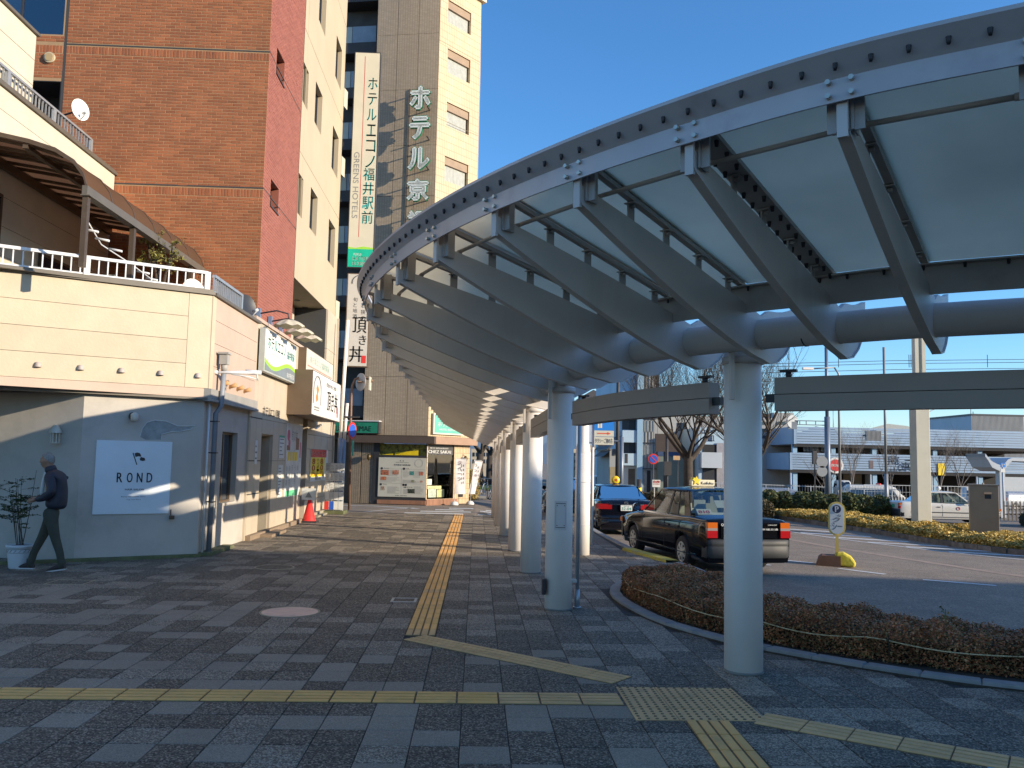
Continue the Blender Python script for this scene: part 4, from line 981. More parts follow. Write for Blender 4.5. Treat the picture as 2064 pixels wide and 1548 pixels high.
window(brick, FB, -6.6, -4.56, 10.95, 13.0, .2, M_fr, MATS['shop_glass0'], .05, mull=(.5,)); m = MB(); m.fbox(FB, -6.5, -5.6, 11.0, 12.95, -.24, -.22); m.build('curtain', M_curt, brick)
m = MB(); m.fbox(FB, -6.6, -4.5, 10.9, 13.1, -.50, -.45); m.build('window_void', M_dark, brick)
def lay(parent, fr, u0, u1, v0, v1, bw, bh, j, m_, soldier=(), skip=(), proud=.006, first=0, stuffname='brickwork'):
    """running-bond brickwork; soldier courses at given heights"""
    me = None; st = MB(); n = 0
    def one(a, b, c, d):
        nonlocal n
        for s in skip:
            if a < s[1] and b > s[0] and c < s[3] and d > s[2]:
                return
        w1 = proud+rs.uniform(-.002,.0025); e = .004
        o, u, v, w = fr; P = lambda x, y, z: o+u*x+v*y+w*z
        vs = [P(a,c,0),P(b,c,0),P(b,d,0),P(a,d,0),P(a+e,c+e,w1),P(b-e,c+e,w1),P(b-e,d-e,w1),P(a+e,d-e,w1)]; fs = [(4,5,6,7),(0,1,5,4),(1,2,6,5),(2,3,7,6),(3,0,4,7)]
        if n < first: k = MB(); k.add(vs, fs); k.build('brick', m_, parent)
        else: st.add(vs, fs)
        n += 1
    v = v1
    bands = sorted(soldier, reverse=True)
    segs = []; top = v1
    for b in bands: segs.append(('r', b, top)); segs.append(('s', b-bw, b)); top = b-bw
    segs.append(('r', v0, top))
    for kind, lo, hi in segs:
        if kind == 's':
            u = u0
            while u < u1-.02: one(u, min(u+bh, u1), lo+j, hi-j-.02); u += bh+j
        else:
            nrows = max(0, int((hi-lo)/(bh+j)))
            for r in range(nrows):
                d = hi-r*(bh+j)-j/2; c = d-bh; u = u0-(0 if r % 2 else (bw+j)/2)
                while u < u1-.02:
                    a, b = max(u, u0), min(u+bw, u1)
                    if b-a > .008: one(a, b, c, d)
                    u += bw+j
    if st.v: st.build(stuffname, m_, parent, kind='stuff')
lay(brick, FB, -4.46, 0, 4.45, 13.4, .214, .060, .011, M_bricko, soldier=(10.73, 7.60), first=300)
lay(brick, FB, -5.6, -4.52, 9.90, 10.92, .214, .060, .011, M_bricko, soldier=(10.73,), stuffname='side_brickwork')
lay(brick, FBs, 0, BY1-BY0, 4.45, 14.6, .205, .06, .007, M_brickp, skip=wz, proud=.006, stuffname='flank_brickwork')
for z in (10.74, 7.61):
    m = MB(); m.fbox(FB, -4.46, .005, z-.014, z+.016, -.01, .008); m.fbox(FBs, -.01, BY1-BY0, z-.01, z+.012, -.01, .009); m.build('string_joint', M_jt, brick)
m = MB(); m.fbox(FB, -4.52, -4.46, 4.4, 14, -.05, .004); m.build('movement_joint', M_jt, brick)
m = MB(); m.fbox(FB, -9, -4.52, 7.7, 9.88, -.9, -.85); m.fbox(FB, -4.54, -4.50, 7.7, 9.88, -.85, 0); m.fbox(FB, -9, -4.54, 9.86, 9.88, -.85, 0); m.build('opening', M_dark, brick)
c = FB[0]+Vector((-4.80,-.03,10.40)); m = MB(); m.disc(c, FB[3], .12, .05, 24); m.build('vent_disc', mat('vent_cream', (.5,.42,.28), .6), brick)
m = MB(); m.disc(c+FB[3]*.03, FB[3], .09, .02, 24); m.build('vent_cap', mat('vent_tan', (.42,.30,.15), .6), brick)
for a, b, c_, d in wz:
    window(brick, FBs, a, b, c_, d, .22, M_fr, M_win, .035); m = MB(); m.fbox(FBs, a, b, c_-.02, c_+.01, -.2, .03); m.build('sill', M_fr, brick)

# ---- cream hotel -------------------------------------------------------------
M_hot = mat('hotel_cream', (.47,.385,.265), .65, var=.045, vscale=.7, dirt=(.50,.43,.30), dscale=.6, damt=.35, streak=True, island=.02, bump=.06, bscale=50)
HX = -4.84; HY0, HY1 = 22.13, 28.6
hotel = thing('hotel_building', 'tall cream hotel wall with slot windows overhanging the street', 'building', (HX,HY0,0))
FH = (Vector((HX,HY0,0)), Vector((0,1,0)), Z, Vector((1,0,0)))
wins = []
def pxwin(x0, x1, yt, yb, X_=HX):
    a = at_x(x0, yt, X_); b = at_x(x1, yb, X_); c = at_x(x0, yb, X_)
    t_ = at_x((x0+x1)/2, yt, X_).z; bt = at_x((x0+x1)/2, yb, X_).z
    return (a.y-HY0, b.y-HY0, min(t_,bt)+.0, max(t_,bt))
raw = [(626.5,637.5,385,470),(636.5,647.5,175,262),(646,656,-40,62),(663,673,448,535),(671,680,262,352),(678.5,687,82,172),(599.5,608.5,350,435),(608.5,620,128,212)]
for x0,x1,yt,yb in raw: wins.append(pxwin(x0,x1,yt,yb))
hr = [6.35]
while hr[-1] < 26: hr.append(hr[-1]+3.38)
for r_ in range(len(hr)-1):
    for (a, b) in ((0,.42),(.42,HY1-HY0)):
        z0, z1 = hr[r_], hr[r_+1]; hs_ = [(max(h[0],a+.02), min(h[1],b), h[2], h[3]) for h in wins if h[1] > a+.03 and h[0] < b and h[2] > z0 and h[3] < z1]
        hs2 = []
        for h in wins:
            if h in [x for x in hs_]: continue
            if h[1] > a+.03 and h[0] < b and h[3] > z0 and h[2] < z1 and not (h[2] > z0 and h[3] < z1): hs2.append((max(h[0],a+.02), min(h[1],b), max(h[2],z0), min(h[3],z1)))
        m = MB(); wall_holes(m, FH, a+.006, b-.006, z0+.008, z1-.008, hs_+hs2, .2)
        m.build('wall_panel', M_hot, hotel)
m = MB(); m.fbox(FH, 0, HY1-HY0, 6.36, 26, -.5, -.21); m.build('wall_core', M_jt, hotel)
m = MB()
for r_ in hr[1:]: m.fbox(FH, 0, HY1-HY0, r_-.009, r_+.009, -.05, -.006)
m.fbox(FH, .41, .43, 6.4, 26, -.05, -.006); m.build('joint', mat('joint_tan', (.25,.2,.13), .9), hotel)
for h in wins: window(hotel, FH, h[0], h[1], h[2], h[3], .19, M_fr, M_win, .03)
m = MB(); m.quad(*[Vector(p) for p in ((HX,HY0,6.352),(HX,HY1,6.352),(HX-4,HY1,6.352),(HX-4,HY0,6.352))]); m.build('soffit', mat('soffit_tan', (.42,.36,.25), .8, var=.1), hotel)
m = MB()
for y in (23.0,24.2,25.4,26.6): m.disc((HX-.6,y,6.345), (0,0,1), .09, .02, 14)
m.build('downlight', M_fr, hotel)
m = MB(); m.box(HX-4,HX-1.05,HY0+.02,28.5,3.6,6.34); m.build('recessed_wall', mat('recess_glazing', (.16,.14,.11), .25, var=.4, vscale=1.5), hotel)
M_mull = mat('mullion_grey', (.26,.24,.22), .5)
m = MB()
for k in range(9): m.box(HX-1.05,HX-.97,HY0+.1+.42*k,HY0+.16+.42*k,3.6,6.3)
m.build('mullion', M_mull, hotel)
m = MB(); m.box(HX-1.0,HX-.9,25.9,26.5,3.6,6.3); m.build('shutter', mat('louvre_cream', (.5,.45,.36), .6), hotel)
# street pillar of the hotel
FG = (Vector((-4.74,24.2,0)), Vector((0,1,0)), Z, Vector((1,0,0)))
m = MB(); m.box(-8,-4.80,24.2,28.4,-.2,3.9); m.box(-8,-4.80,26.7,28.5,3.9,6.34); m.build('pillar_core', M_jt, hotel)
rows_ = [(-.1,.52),(.52,1.02),(1.02,1.95),(1.95,2.36),(2.36,3.3),(3.3,4.1)]
for z0, z1 in rows_:
    for a, b in ((0,1.1),(1.1,2.2),(2.2,3.35),(3.35,4.25)):
        m = MB(); m.fbox(FG, a+.005, b-.005, z0+.005, z1-.005, -.07, 0); m.build('pillar_panel', M_pan, hotel)
for z0, z1 in ((4.1,5.1),(5.1,6.33)): m = MB(); m.fbox(FG, 2.5, 4.25, z0+.005, z1-.005, -.07, 0); m.build('pillar_panel', M_pan, hotel)
m = MB(); m.box(-4.82,-4.68,28.455,28.52,0,6.33); m.build('pillar_return', M_pan, hotel)
m = MB(); m.box(-5.5,-4.72,24.12,24.195,-.1,3.9); m.build('pillar_end', M_pan, hotel)
m = MB(); m.box(-4.74,-4.62,24.2,28.4,-.1,.12); m.box(-4.62,-4.5,25.0,28.0,-.1,.05); m.build('plinth', mat('plinth_stone', (.30,.27,.2), .9, var=.2), hotel)
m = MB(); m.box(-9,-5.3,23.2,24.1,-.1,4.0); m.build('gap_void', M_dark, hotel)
# banner 80 yen
t = thing('price_banner', 'yellow and red highball price banner on the cream pillar', 'banner', (-4.7,25,1.0))
FP = (Vector((-4.735,24.75,0)), Vector((0,1,0)), Z, Vector((1,0,0)))
m = MB(); m.fbox(FP, 0, 2.85, 1.02, 1.95, .002, .012); m.build('sheet', M_paper, t)
m = MB(); m.fbox(FP, .05, 2.55, 1.72, 1.95, .012, .016); m.build('red_header', M_red, t)
m = MB(); m.fbox(FP, .05, 2.3, 1.15, 1.715, .012, .016); m.build('yellow_panel', M_yel, t)
m = MB(); text(m, 'タイムサービス', FP, .15, 1.77, 2.2, .13, .018, .004, fill=True); m.build('header_lettering', M_paper, t)
m = MB()
for u in (.25, 1.55): m = MB(); text(m, '8', FP, u, 1.52, .45, .16, .018, .02, fill=True); text(m, '0', FP, u, 1.33, .45, .16, .018, .02, fill=True); text(m, '円', FP, u, 1.18, .45, .12, .018, .01, fill=True); m.build('price_lettering', M_red, t)
m = MB(); 
for k, ch in enumerate('ハイボール'): text(m, ch, FP, .98, 1.60-.1*k, .35, .08, .018, .004, fill=True)
text(m, '頂き丼', FP, .8, 1.05, .9, .08, .016, .004, fill=True); m.build('lettering', M_ink, t)
# traffic cone with a small sign
t = thing('traffic_cone', 'red traffic cone with a paper sign on top by the entrance step', 'traffic cone', (-4.35,23.35,0))
M_cone = mat('cone_red', (.72,.035,.03), .5, var=.05)
m = MB(); m.lathe((-4.4,23.2,.04), [(.19,.0),(.17,.03),(.03,.62),(.0001,.63)], 18); m.build('cone', M_cone, t)
m = MB(); m.box(-4.62,-4.18,22.98,23.42,0,.045); m.build('base', M_fr, t)
m = MB(); m.box(-4.58,-4.22,23.0,23.02,.60,.90); m.build('paper_sign', M_paper, t); m = MB(); m.fprism((Vector((-4.4,23.0,.66)), Vector((1,0,0)), Z, Vector((0,-1,0))), [(-.09,0),(.09,0),(0,.15)], .001, .004); m.build('warning_mark', M_mid, t)
# signboards
def slab_sign(name, label, X_, pts, m_face, m_side, depth=.2, cat='sign', inward=True):
    """box sign lying in a plane x=const, given by its y/z rectangle"""
    y0,y1,z0,z1 = pts; t = thing(name, label, cat, (X_, y0, z0)); m = MB(); m.box(X_-depth, X_-.004, y0, y1, z0, z1); m.build('casing', m_side, t)
    m = MB(); m.box(X_-.004, X_, y0+.02, y1-.02, z0+.02, z1-.02); m.build('face', m_face, t)
    return t, (Vector((X_, y0, z0)), Vector((0,1,0)), Z, Vector((1,0,0)))
t, F1 = slab_sign('hotel_sign', 'white hotel sign with lime wave and grey foot above the entrance building', -4.50, (18.1,21.2,3.5,4.42), M_paper, mat('casing_grey', (.4,.42,.4), .5), .12)
W_, H_ = 3.1, .92; cu = [(W_*k/20, .30-.13*math.sin(k/20*6.0)*(1-k/60)) for k in range(21)]
m = MB(); m.fprism(F1, [(.03,.03),(W_-.03,.03)]+[(min(max(u,.03),W_-.03),v+.0) for u, v in cu[::-1]], .001, .005); m.build('lime_wave', M_lime, t)
m = MB(); m.fprism(F1, [(.03,.03),(W_-.03,.03)]+[(min(max(u,.03),W_-.03),v-.09) for u, v in cu[::-1]], .006, .009); m.build('grey_foot', mat('sign_grey', (.2,.23,.25), .5), t)
m = MB(); text(m, 'ホテルエコノ', F1, .25, .52, 1.7, .27, .003, .006, fill=True); text(m, '福井駅前', F1, 2.1, .50, .8, .2, .003, .004, fill=True); m.build('lettering', M_teal, t)
m = MB(); text(m, 'ECONO FUKUI', F1, .4, .4, 1.0, .07, .003, 0, fill=True); text(m, '福井駅前店', F1, 2.1, .07, .8, .12, .011, 0, fill=True); m.build('small_lettering', M_paper, t)
# gooseneck lamps over it
for k in range(3):
    y = 18.55+1.05*k; t = thing('scallop_lamp', ['nearest','middle','farthest'][k]+' of three cream scalloped lamp shades hanging over the hotel sign', 'lamp', (-4.3,y,4.6), 'lamps over the hotel sign')
    m = MB(); m.smooth = True; c = Vector((-4.12,y,4.52)); rows = []
    for q in range(6):
        a = q/5; rows.append([c+Vector((.34*a*math.cos(x), .34*a*math.sin(x), .15*(1-a*a)+ (.02*math.cos(8*x)*a))) for x in [2*math.pi*i/32 for i in range(32)]])
    m.grid(rows, close=True); m.build('shade', mat('shade_cream', (.60,.53,.40), .6), t)
    m = MB(); m.tube([(-4.8,y,4.78),(-4.4,y,4.86),(-4.15,y,4.8),(-4.12,y,4.66)], .018, 6); m.build('arm', M_fr, t)
    m = MB(); m.box(-4.82,-4.74,y-.05,y+.05,4.62,4.9); m.build('wall_bracket', mat('bracket_blue', (.15,.2,.3), .5), t)
t, F2 = slab_sign('hotel_sign', 'plain cream hotel name panel above the restaurant box sign', -4.45, (22.2,26.3,3.92,4.55), mat('cream_sheet', (.60,.56,.48), .6), M_frb, .35)
m = MB(); text(m, 'ホテルエコノ福井駅前', F2, .5, .28, 2.9, .2, .004, 0, fill=True); m.build('lettering', mat('print_sage', (.3,.48,.4), .6), t)
m = MB(); m.fbox(F2, .2, 3.9, .17, .2, .001, .004); text(m, '二階', F2, 1.6, .03, .8, .12, .004, 0, fill=True); m.build('red_line', mat('print_salmon', (.6,.25,.18), .6), t)
t, F3 = slab_sign('restaurant_sign', 'white box sign of the rice bowl restaurant hung from the hotel pillar', -4.05, (21.1,25.4,2.75,3.86), mat('box_sign_white', (.68,.66,.62), .5, var=.03), M_frb, .62)
m = MB(); text(m, '頂き丼', F3, 2.1, .22, 1.7, .55, .004, .008, fill=True); text(m, '若狭の旬と地酒', F3, 1.9, .85, 1.6, .11, .004, 0, fill=True); m.build('lettering', M_ink, t)
m = MB(); ar = [(.62+.5*math.cos(a), .62+.38*math.sin(a)) for a in [math.pi*(1-k/12) for k in range(13)]]
m.tube([F3[0]+F3[1]*u+Z*v+F3[3]*.006 for u, v in [(.12,.3)]+ar+[(1.12,.3)]], .018, 5); m.fbox(F3, .3, 1.0, .2, .235, 0, .006); m.fbox(F3, .3, 1.0, .14, .165, 0, .006); m.build('arch_emblem', M_mid, t)
m = MB(); m.fprism(F3, [(.55,.35),(.8,.42),(.72,.55),(.85,.68),(.65,.8),(.5,.7),(.6,.58),(.45,.48)], .001, .006); m.build('orange_emblem', mat('print_orange', (.6,.22,.06), .6), t)
m = MB(); m.fbox(F3, 3.75, 3.9, .12, .4, .001, .006); m.build('red_seal', M_red, t)
t = thing('support_strut', 'white angled strut under the restaurant box sign', 'strut', (-4.6,25.4,2.6)); m = MB(); m.bar((-4.72,26.3,2.72), (-4.1,22.0,2.45), .04); m.build('strut', M_alu, t)
# vertical signs on the far corner
def vert_sign(name, label, px0, px1, yt, yb, Yp, m_face, m_side, depth=.25):
    a = at_y(px0, yt, Yp); b = at_y(px1, yb, Yp); zt = (at_y(px0,yt,Yp).z+at_y(px1,yt,Yp).z)/2; x0 = at_y(px0,(yt+yb)/2,Yp).x; x1 = at_y(px1,(yt+yb)/2,Yp).x; zb = b.z
    t = thing(name, label, 'sign', (x0, Yp, zb)); m = MB(); m.box(x0, x1, Yp, Yp+depth, zb, zt); m.build('casing', m_side, t)
    m = MB(); m.box(x0+.03, x1-.03, Yp-.006, Yp-.001, zb+.03, zt-.03); m.build('face', m_face, t)
    return t, (Vector((x0, Yp-.006, zb)), Vector((1,0,0)), Z, Vector((0,-1,0))), x1-x0, zt-zb
M_sgc = mat('sign_cream', (.58,.55,.44), .5, var=.03)
t, F4, w4, h4 = vert_sign('vertical_hotel_sign', 'tall vertical cream and teal hotel sign with green foot', 707, 760, 105, 541, 28.75, M_sgc, M_fr)
M_dkbrown = mat('sign_black', (.05,.05,.05), .5)
m = MB()
for k, ch in enumerate('ホテルエコノ'): text(m, ch, F4, w4*.56, h4*(1-.175-.073*k), w4*.36, h4*.055, .004, .004, fill=True)
for k, ch in enumerate('福井駅前'): text(m, ch, F4, w4*.50, h4*(.40-.066*k), w4*.42, h4*.058, .004, .006, fill=True)
m.build('lettering', M_teal, t)
F4r = (F4[0]+Vector((w4*.12,0,h4*.53)), Vector((0,0,-1)), Vector((1,0,0)), F4[3])
m = MB(); text(m, 'GREENS HOTELS', F4r, 0, 0, h4*.305, w4*.21, .004, .0, fill=True); m.build('side_lettering', M_mid, t)
m = MB(); m.fbox(F4, w4*.40, w4*.42, h4*.14, h4*.98, .001, .004); m.build('red_line', M_red, t)
m = MB(); m.fbox(F4, .03, w4-.03, .03, h4*.085, .001, .006); m.build('green_foot', mat('sign_jade', (.0,.42,.28), .5), t)
m = MB(); m.fprism(F4, [(.03,h4*.085),(w4-.03,h4*.085),(w4-.03,h4*.092),(w4*.6,h4*.097),(w4*.3,h4*.090),(.03,h4*.094)], .001, .007); m.build('lime_wave', M_lime, t)
m = MB(); text(m, 'FUKUI', F4, w4*.25, h4*.055, w4*.28, h4*.011, .008, 0, fill=True); text(m, 'HOTEL', F4, w4*.22, h4*.033, w4*.6, h4*.018, .008, .003, fill=True); text(m, 'ECONO', F4, w4*.22, h4*.010, w4*.6, h4*.018, .008, .003, fill=True); m.build('foot_lettering', M_paper, t)
t, F5, w5, h5 = vert_sign('vertical_restaurant_sign', 'vertical white sign of the rice bowl restaurant with a red seal', 697, 744, 551, 740, 28.75, mat('sign_offwhite', (.52,.50,.46), .5, var=.03), M_frb)
m = MB()
for k, (ch, u, hh, ww) in enumerate((('頂',.3,.17,.6),('き',.6,.10,.3),('丼',.2,.17,.6))): text(m, ch, F5, w5*u, h5*(.36-.155*k+(.03 if k==1 else 0)), w5*ww, h5*hh, .004, .008, fill=True)
vtext(m, '若狭の', F5, w5*.62, h5*.68, w5*.22, h5*.05, h5*.02, .004); vtext(m, '旬と地酒', F5, w5*.28, h5*.74, w5*.2, h5*.045, h5*.015, .004)
m.tube([F5[0]+Vector((w5*(.55+.33*math.cos(a)),-.008,h5*(.90+.08*math.sin(a)))) for a in [math.pi*(.15+.9*k/10) for k in range(11)]], .012, 5); m.build('lettering', M_dkbrown, t)
m = MB(); m.fbox(F5, w5*.72, w5*.92, h5*.04, h5*.12, .001, .005); m.build('red_seal', M_red, t)
# ================================================================== tan hotel and restaurant at the crossing
T0 = Vector((-1.89,32.98,0)); uL = Vector((math.sin(R(100.5)), math.cos(R(100.5)), 0)); uR = Vector((math.sin(R(42)), math.cos(R(42)), 0))
FT = (T0, uL, Z, uL.cross(Z)); FR = (T0, uR, Z, uR.cross(Z))
M_tan = tilegrid('mosaic_tan', (.42,.335,.235), (.26,.20,.14), .10, .05, jw=.16, var=.10, bump=.35, axdir=(uL.x,uL.y))
M_crm = tilegrid('mosaic_cream', (.55,.43,.27), (.36,.27,.16), .10, .30, jw=.05, var=.05, bump=.2, axdir=(uR.x,uR.y))
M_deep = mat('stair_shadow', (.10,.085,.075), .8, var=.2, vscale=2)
tan = thing('tan_hotel_building', 'tall tan and cream mosaic tiled hotel at the far crossing', 'building', tuple(T0))
def fpt(fr, px, py, az): q = on_v(px, py, (T0.x, T0.y), az); d = q-T0; return d.dot(fr[1]), q.z
vj = [-2.58,-1.72,-.86,0]; hz = [2.62,4.9,7.35,9.8,12.06,14.1,16.4,18.7,21.0,24.5]
for i in range(len(vj)-1):
    for j in range(len(hz)-1):
        m = MB(); m.fbox(FT, vj[i]+.008, vj[i+1]-.008, hz[j]+.008, hz[j+1]-.008, -.15, 0); m.build('tile_panel', M_tan, tan)
m = MB(); m.fbox(FT, -2.58, 0, 2.6, 24.5, -6, -.16); m.fbox(FR, .0, 2.42, 2.6, 21.2, -3, -.26); m.build('wall_core', M_jt, tan)
ww = []
for (xt0, xt1, y0a, y0b, y1a, y1b) in ((904,950,2,24,45,70),(903,948,95,124,146,176),(901,946,201,230,253,281),(897,944,309,338,364,386)):
    u0, z1 = fpt(FR, xt0, y0a, 42); u1, z1b = fpt(FR, xt1, y0b, 42); _, z0 = fpt(FR, xt0, y1a, 42)
    ww.append((u0, u1, z0, (z1+z1b)/2))
dz_ = ww[2][2]-ww[3][2]
for k in range(1, 4): ww.append((ww[3][0], ww[3][1], ww[3][2]-dz_*k, ww[3][3]-dz_*k))
m = MB(); wall_holes(m, FR, .01, 2.42, 2.62, 21.05, ww, .22); m.build('cream_wall', M_crm, tan)
m = MB(); m.quad(T0+uR*2.42+Z*2.6, T0+uR*2.42+Vector((0,6,2.6)), T0+uR*2.42+Vector((0,6,21)), T0+uR*2.42+Z*21); m.build('return_wall', M_crm, tan)
m = MB(); m.fbox(FR, -.02, 2.6, 21.05, 21.35, -3, .14); m.build('roof_cornice', M_sideu, tan)
for h in ww:
    window(tan, FR, h[0], h[1], h[2], h[3], .18, M_frb, M_win, .03)
    m = MB(); m.fbox(FR, h[0], h[1], h[3]-.32, h[3]-.02, -.17, -.05); m.build('shutter_box', mat('shutter_tan', (.28,.19,.12), .6), tan)
    m = MB(); n = 15; row = []; hw = (h[1]-h[0]-.1)
    for k in range(n*2+1): row.append(FR[0]+FR[1]*(h[0]+.05+hw*k/(2*n))+FR[3]*(-.145+(.018 if k % 2 else 0)))
    m.grid([[p+Z*(h[2]+.04) for p in row], [p+Z*(h[3]-.3) for p in row]]); m.build('curtain', M_curt, tan)
for z in (4.6, 8.0, 11.6, 15.2, 18.4): m = MB(); m.fbox(FR, 0, 2.42, z, z+.015, -.01, .006); m.build('panel_joint', mat('joint_tan', (.25,.2,.13), .9), tan)
# letter signs standing off the tan wall
t = thing('hotel_lettering', 'big green edged katakana letters standing off the tan mosaic wall', 'lettering', tuple(T0+Z*10))
M_lface = mat('letter_face', (.80,.84,.78), .4, var=.05); M_lside = mat('letter_green', (.02,.17,.08), .45, var=.05)
def solid_text(s, fr, u0, v0, w, h, w0, w1, bold):
    """raised letters with sides"""
    vs, fs = text_mesh(s); xs = [v[0] for v in vs]; ys = [v[1] for v in vs]; sx = w/(max(xs)-min(xs)); sy = h/(max(ys)-min(ys)); x0, y0 = min(xs), min(ys)
    o, u, v, wv = fr; face = MB(); side = MB(); ed = {}
    for f in fs:
        for a, b in zip(f, f[1:]+f[:1]):
            if (b, a) in ed: del ed[(b, a)]
            else: ed[(a, b)] = 1
    P = lambda i, d, du=0, dv=0: o+u*(u0+(vs[i][0]-x0)*sx+du)+v*(v0+(vs[i][1]-y0)*sy+dv)+wv*d
    for (du, dv) in ((0,0),(bold,0),(-bold,0),(0,bold),(0,-bold)):
        for f in fs: face.add([P(i,w1,du*1.0,dv*1.0) for i in f], [tuple(range(len(f)))])
        for f in fs: side.add([P(i,w1-.01,du*1.6,dv*1.6) for i in f], [tuple(range(len(f)))])
        for a, b in ed: side.add([P(a,w0,du*1.6,dv*1.6),P(b,w0,du*1.6,dv*1.6),P(b,w1-.01,du*1.6,dv*1.6),P(a,w1-.01,du*1.6,dv*1.6)], [(0,1,2,3)])
    return face, side
tops = [(835,871,187,227),(834,870,247,287),(831,869,308,347),(829,867,371,409),(829,866,434,474),(829,866,497,537),(829,866,560,600)]
for ch, (xa, xb, ya, yb) in zip('ホテル京福', tops):
    u0, z1 = fpt(FT, xa, ya, 100.5); u1, z0 = fpt(FT, xb, yb, 100.5)
    f_, s_ = solid_text(ch, FT, u0, z0, u1-u0, z1-z0, .40, .50, .05); f = f_.build('letter', M_lface, t); s_.build('letter_return', M_lside, f)
    m = MB(); m.bar(T0+uL*(u0+.05)+Z*(z1-.1), T0+uL*(u0+.05)+Z*(z1-.1)+FT[3]*.4, .04); m.bar(T0+uL*(u1-.1)+Z*(z0+.1), T0+uL*(u1-.1)+Z*(z0+.1)+FT[3]*.4, .04); m.build('bracket', M_fr, f)
u0, z1 = fpt(FT, 826, 190, 100.5); m = MB(); m.bar(T0+uL*(u0-.0)+Z*6+FT[3]*.03, T0+uL*u0+Z*(z1+.2)+FT[3]*.03, .03); m.build('cable_duct', M_fr, t)
# stair bay left of the tan wall
bay = thing('stair_tower', 'dark open stair tower with grey balcony panels between the two hotels', 'building', tuple(T0+uL*-3.4))
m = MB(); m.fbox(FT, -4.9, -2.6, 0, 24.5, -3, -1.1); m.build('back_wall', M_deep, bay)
M_gl = mat('balcony_glass', (.30,.33,.36), .15, var=.1)
for z in (3.3,5.6,7.7,9.85,12.0,14.15,16.3,18.2,20.4):
    m = MB(); m.fbox(FT, -4.3, -2.6, z, z+.45, -1.09, -.35); m.build('landing_slab', mat('slab_brown', (.07,.06,.055), .7), bay)
    m = MB(); m.fbox(FT, -3.75, -2.75, z+.47, z+1.15, -.42, -.38); m.build('screen', M_gl, bay)
    m = MB(); m.fbox(FT, -4.2, -3.78, z+.47, z+1.15, -.41, -.39); m.build('cream_screen', M_sgc, bay)
m = MB()
for u in (-4.35, -2.65): m.fbox(FT, u-.05, u+.05, 2.6, 24, -.5, -.35)
m.build('steel_post', M_fr, bay)
for z in (7.1, 12.9, 15.7): m = MB(); m.fbox(FT, -4.2, -3.75, z, z+.75, -.1, .3); m.build('lamp_box', M_sgc, bay)
# green station-front hotel sign
t = thing('hotel_fascia_sign', 'long green sign ending FUKUIEKIMAE above the dark entrance', 'sign', tuple(T0+uL*-3.4+Z*2.66))
m = MB(); m.fbox(FT, -5.4, -1.86, 2.67, 3.13, -.1, .30); m.build('casing', M_fr, t)
m = MB(); m.fbox(FT, -5.38, -1.9, 2.69, 3.09, .30, .304); m.build('face', mat('sign_deep_green', (.015,.20,.12), .5), t)
m = MB(); m.fbox(FT, -5.4, -1.84, 3.13, 3.17, -.1, .34); m.build('top_trim', M_alu, t)
m = MB(); text(m, 'HOTEL FUKUIEKIMAE', FT, -4.55, 2.75, 2.4, .20, .307, .006, fill=True); text(m, 'ホテル', FT, -3.0, 2.98, .35, .08, .307, 0, fill=True); m.build('lettering', mat('sign_dark_ink', (.01,.04,.03), .5), t)
t = thing('hotel_corner_sign', 'teal green hotel sign over the restaurant on the cream corner', 'sign', tuple(T0+uR*.3+Z*2.7))
m = MB(); m.fbox(FR, .18, 1.9, 2.70, 3.5, 0, .12); m.build('casing', M_sgc, t); m = MB(); m.fbox(FR, .24, 1.84, 2.76, 3.44, .12, .125); m.build('face', mat('sign_sea_green', (.10,.42,.32), .5), t)
m = MB(); text(m, 'ホテル京福', FR, .4, 3.0, 1.2, .2, .128, .005, fill=True); text(m, 'HOTEL KEIFUKU', FR, .5, 2.86, 1.0, .07, .128, 0, fill=True); m.build('lettering', M_paper, t)
# restaurant
M_fas = mat('fascia_brown', (.085,.06,.045), .6, var=.1); M_fas2 = mat('fascia_tan', (.33,.20,.13), .6, var=.1)
M_btile = mat('base_brick', (.30,.15,.09), .7, var=.1, island=.12)
rest_ = thing('restaurant_shopfront', 'corner restaurant shopfront with a white menu board and brown fascia', 'shopfront', tuple(T0))
m = MB(); m.fbox(FT, -3.1, .35, 2.32, 2.60, -.1, .35); m.build('fascia', M_fas, rest_)
m = MB(); m.fbox(FR, -.2, 2.5, 2.32, 2.60, -.1, .33); m.build('corner_fascia', M_fas2, rest_)
m = MB(); m.fbox(FT, -2.98, -2.62, 0, 2.32, -.3, 0); m.fbox(FT, -2.58, -2.1, 0, 2.32, -.31, -.02); m.build('tiled_pier', tilegrid('pier_tile', (.30,.24,.17), (.12,.1,.08), .08, .045, jw=.2, axdir=(uL.x,uL.y)), rest_)
m = MB(); m.fbox(FT, -2.1, -1.88, 0, 2.32, -.3, .02); m.fbox(FT, -1.9, 0, 1.78, 1.86, -.06, .02); m.fbox(FT, -1.9, 0, .16, .30, -.06, .02); m.fbox(FT, -.04, .0, .3, 2.32, -.06, .02); m.build('dark_frame', M_fr, rest_)
m = MB(); m.fbox(FT, -1.9, 0, 0, .16, -.2, .05); m.build('brick_base', M_btile, rest_)
def small_tiles(name, fr, u0, u1, v0, v1, n, m_, parent, w=.052):
    b = MB(); s = (u1-u0)/n
    for k in range(n): b.fbox(fr, u0+k*s+.006, u0+(k+1)*s-.006, v0, v1, w-.03, w)
    b.build(name, m_, parent, kind='stuff')
small_tiles('base_tiles', FT, -1.9, 0, .01, .15, 24, M_btile, rest_, .06)
m = MB(); m.fbox(FT, -1.88, -.04, 1.86, 2.30, -.08, -.06); m.build('leaf_print_window', mat('print_olive', (.16,.16,.02), .5, var=.9, vscale=9, dirt=(.35,.06,.02), dscale=5, damt=.6), rest_)
m = MB(); o = FT[0]
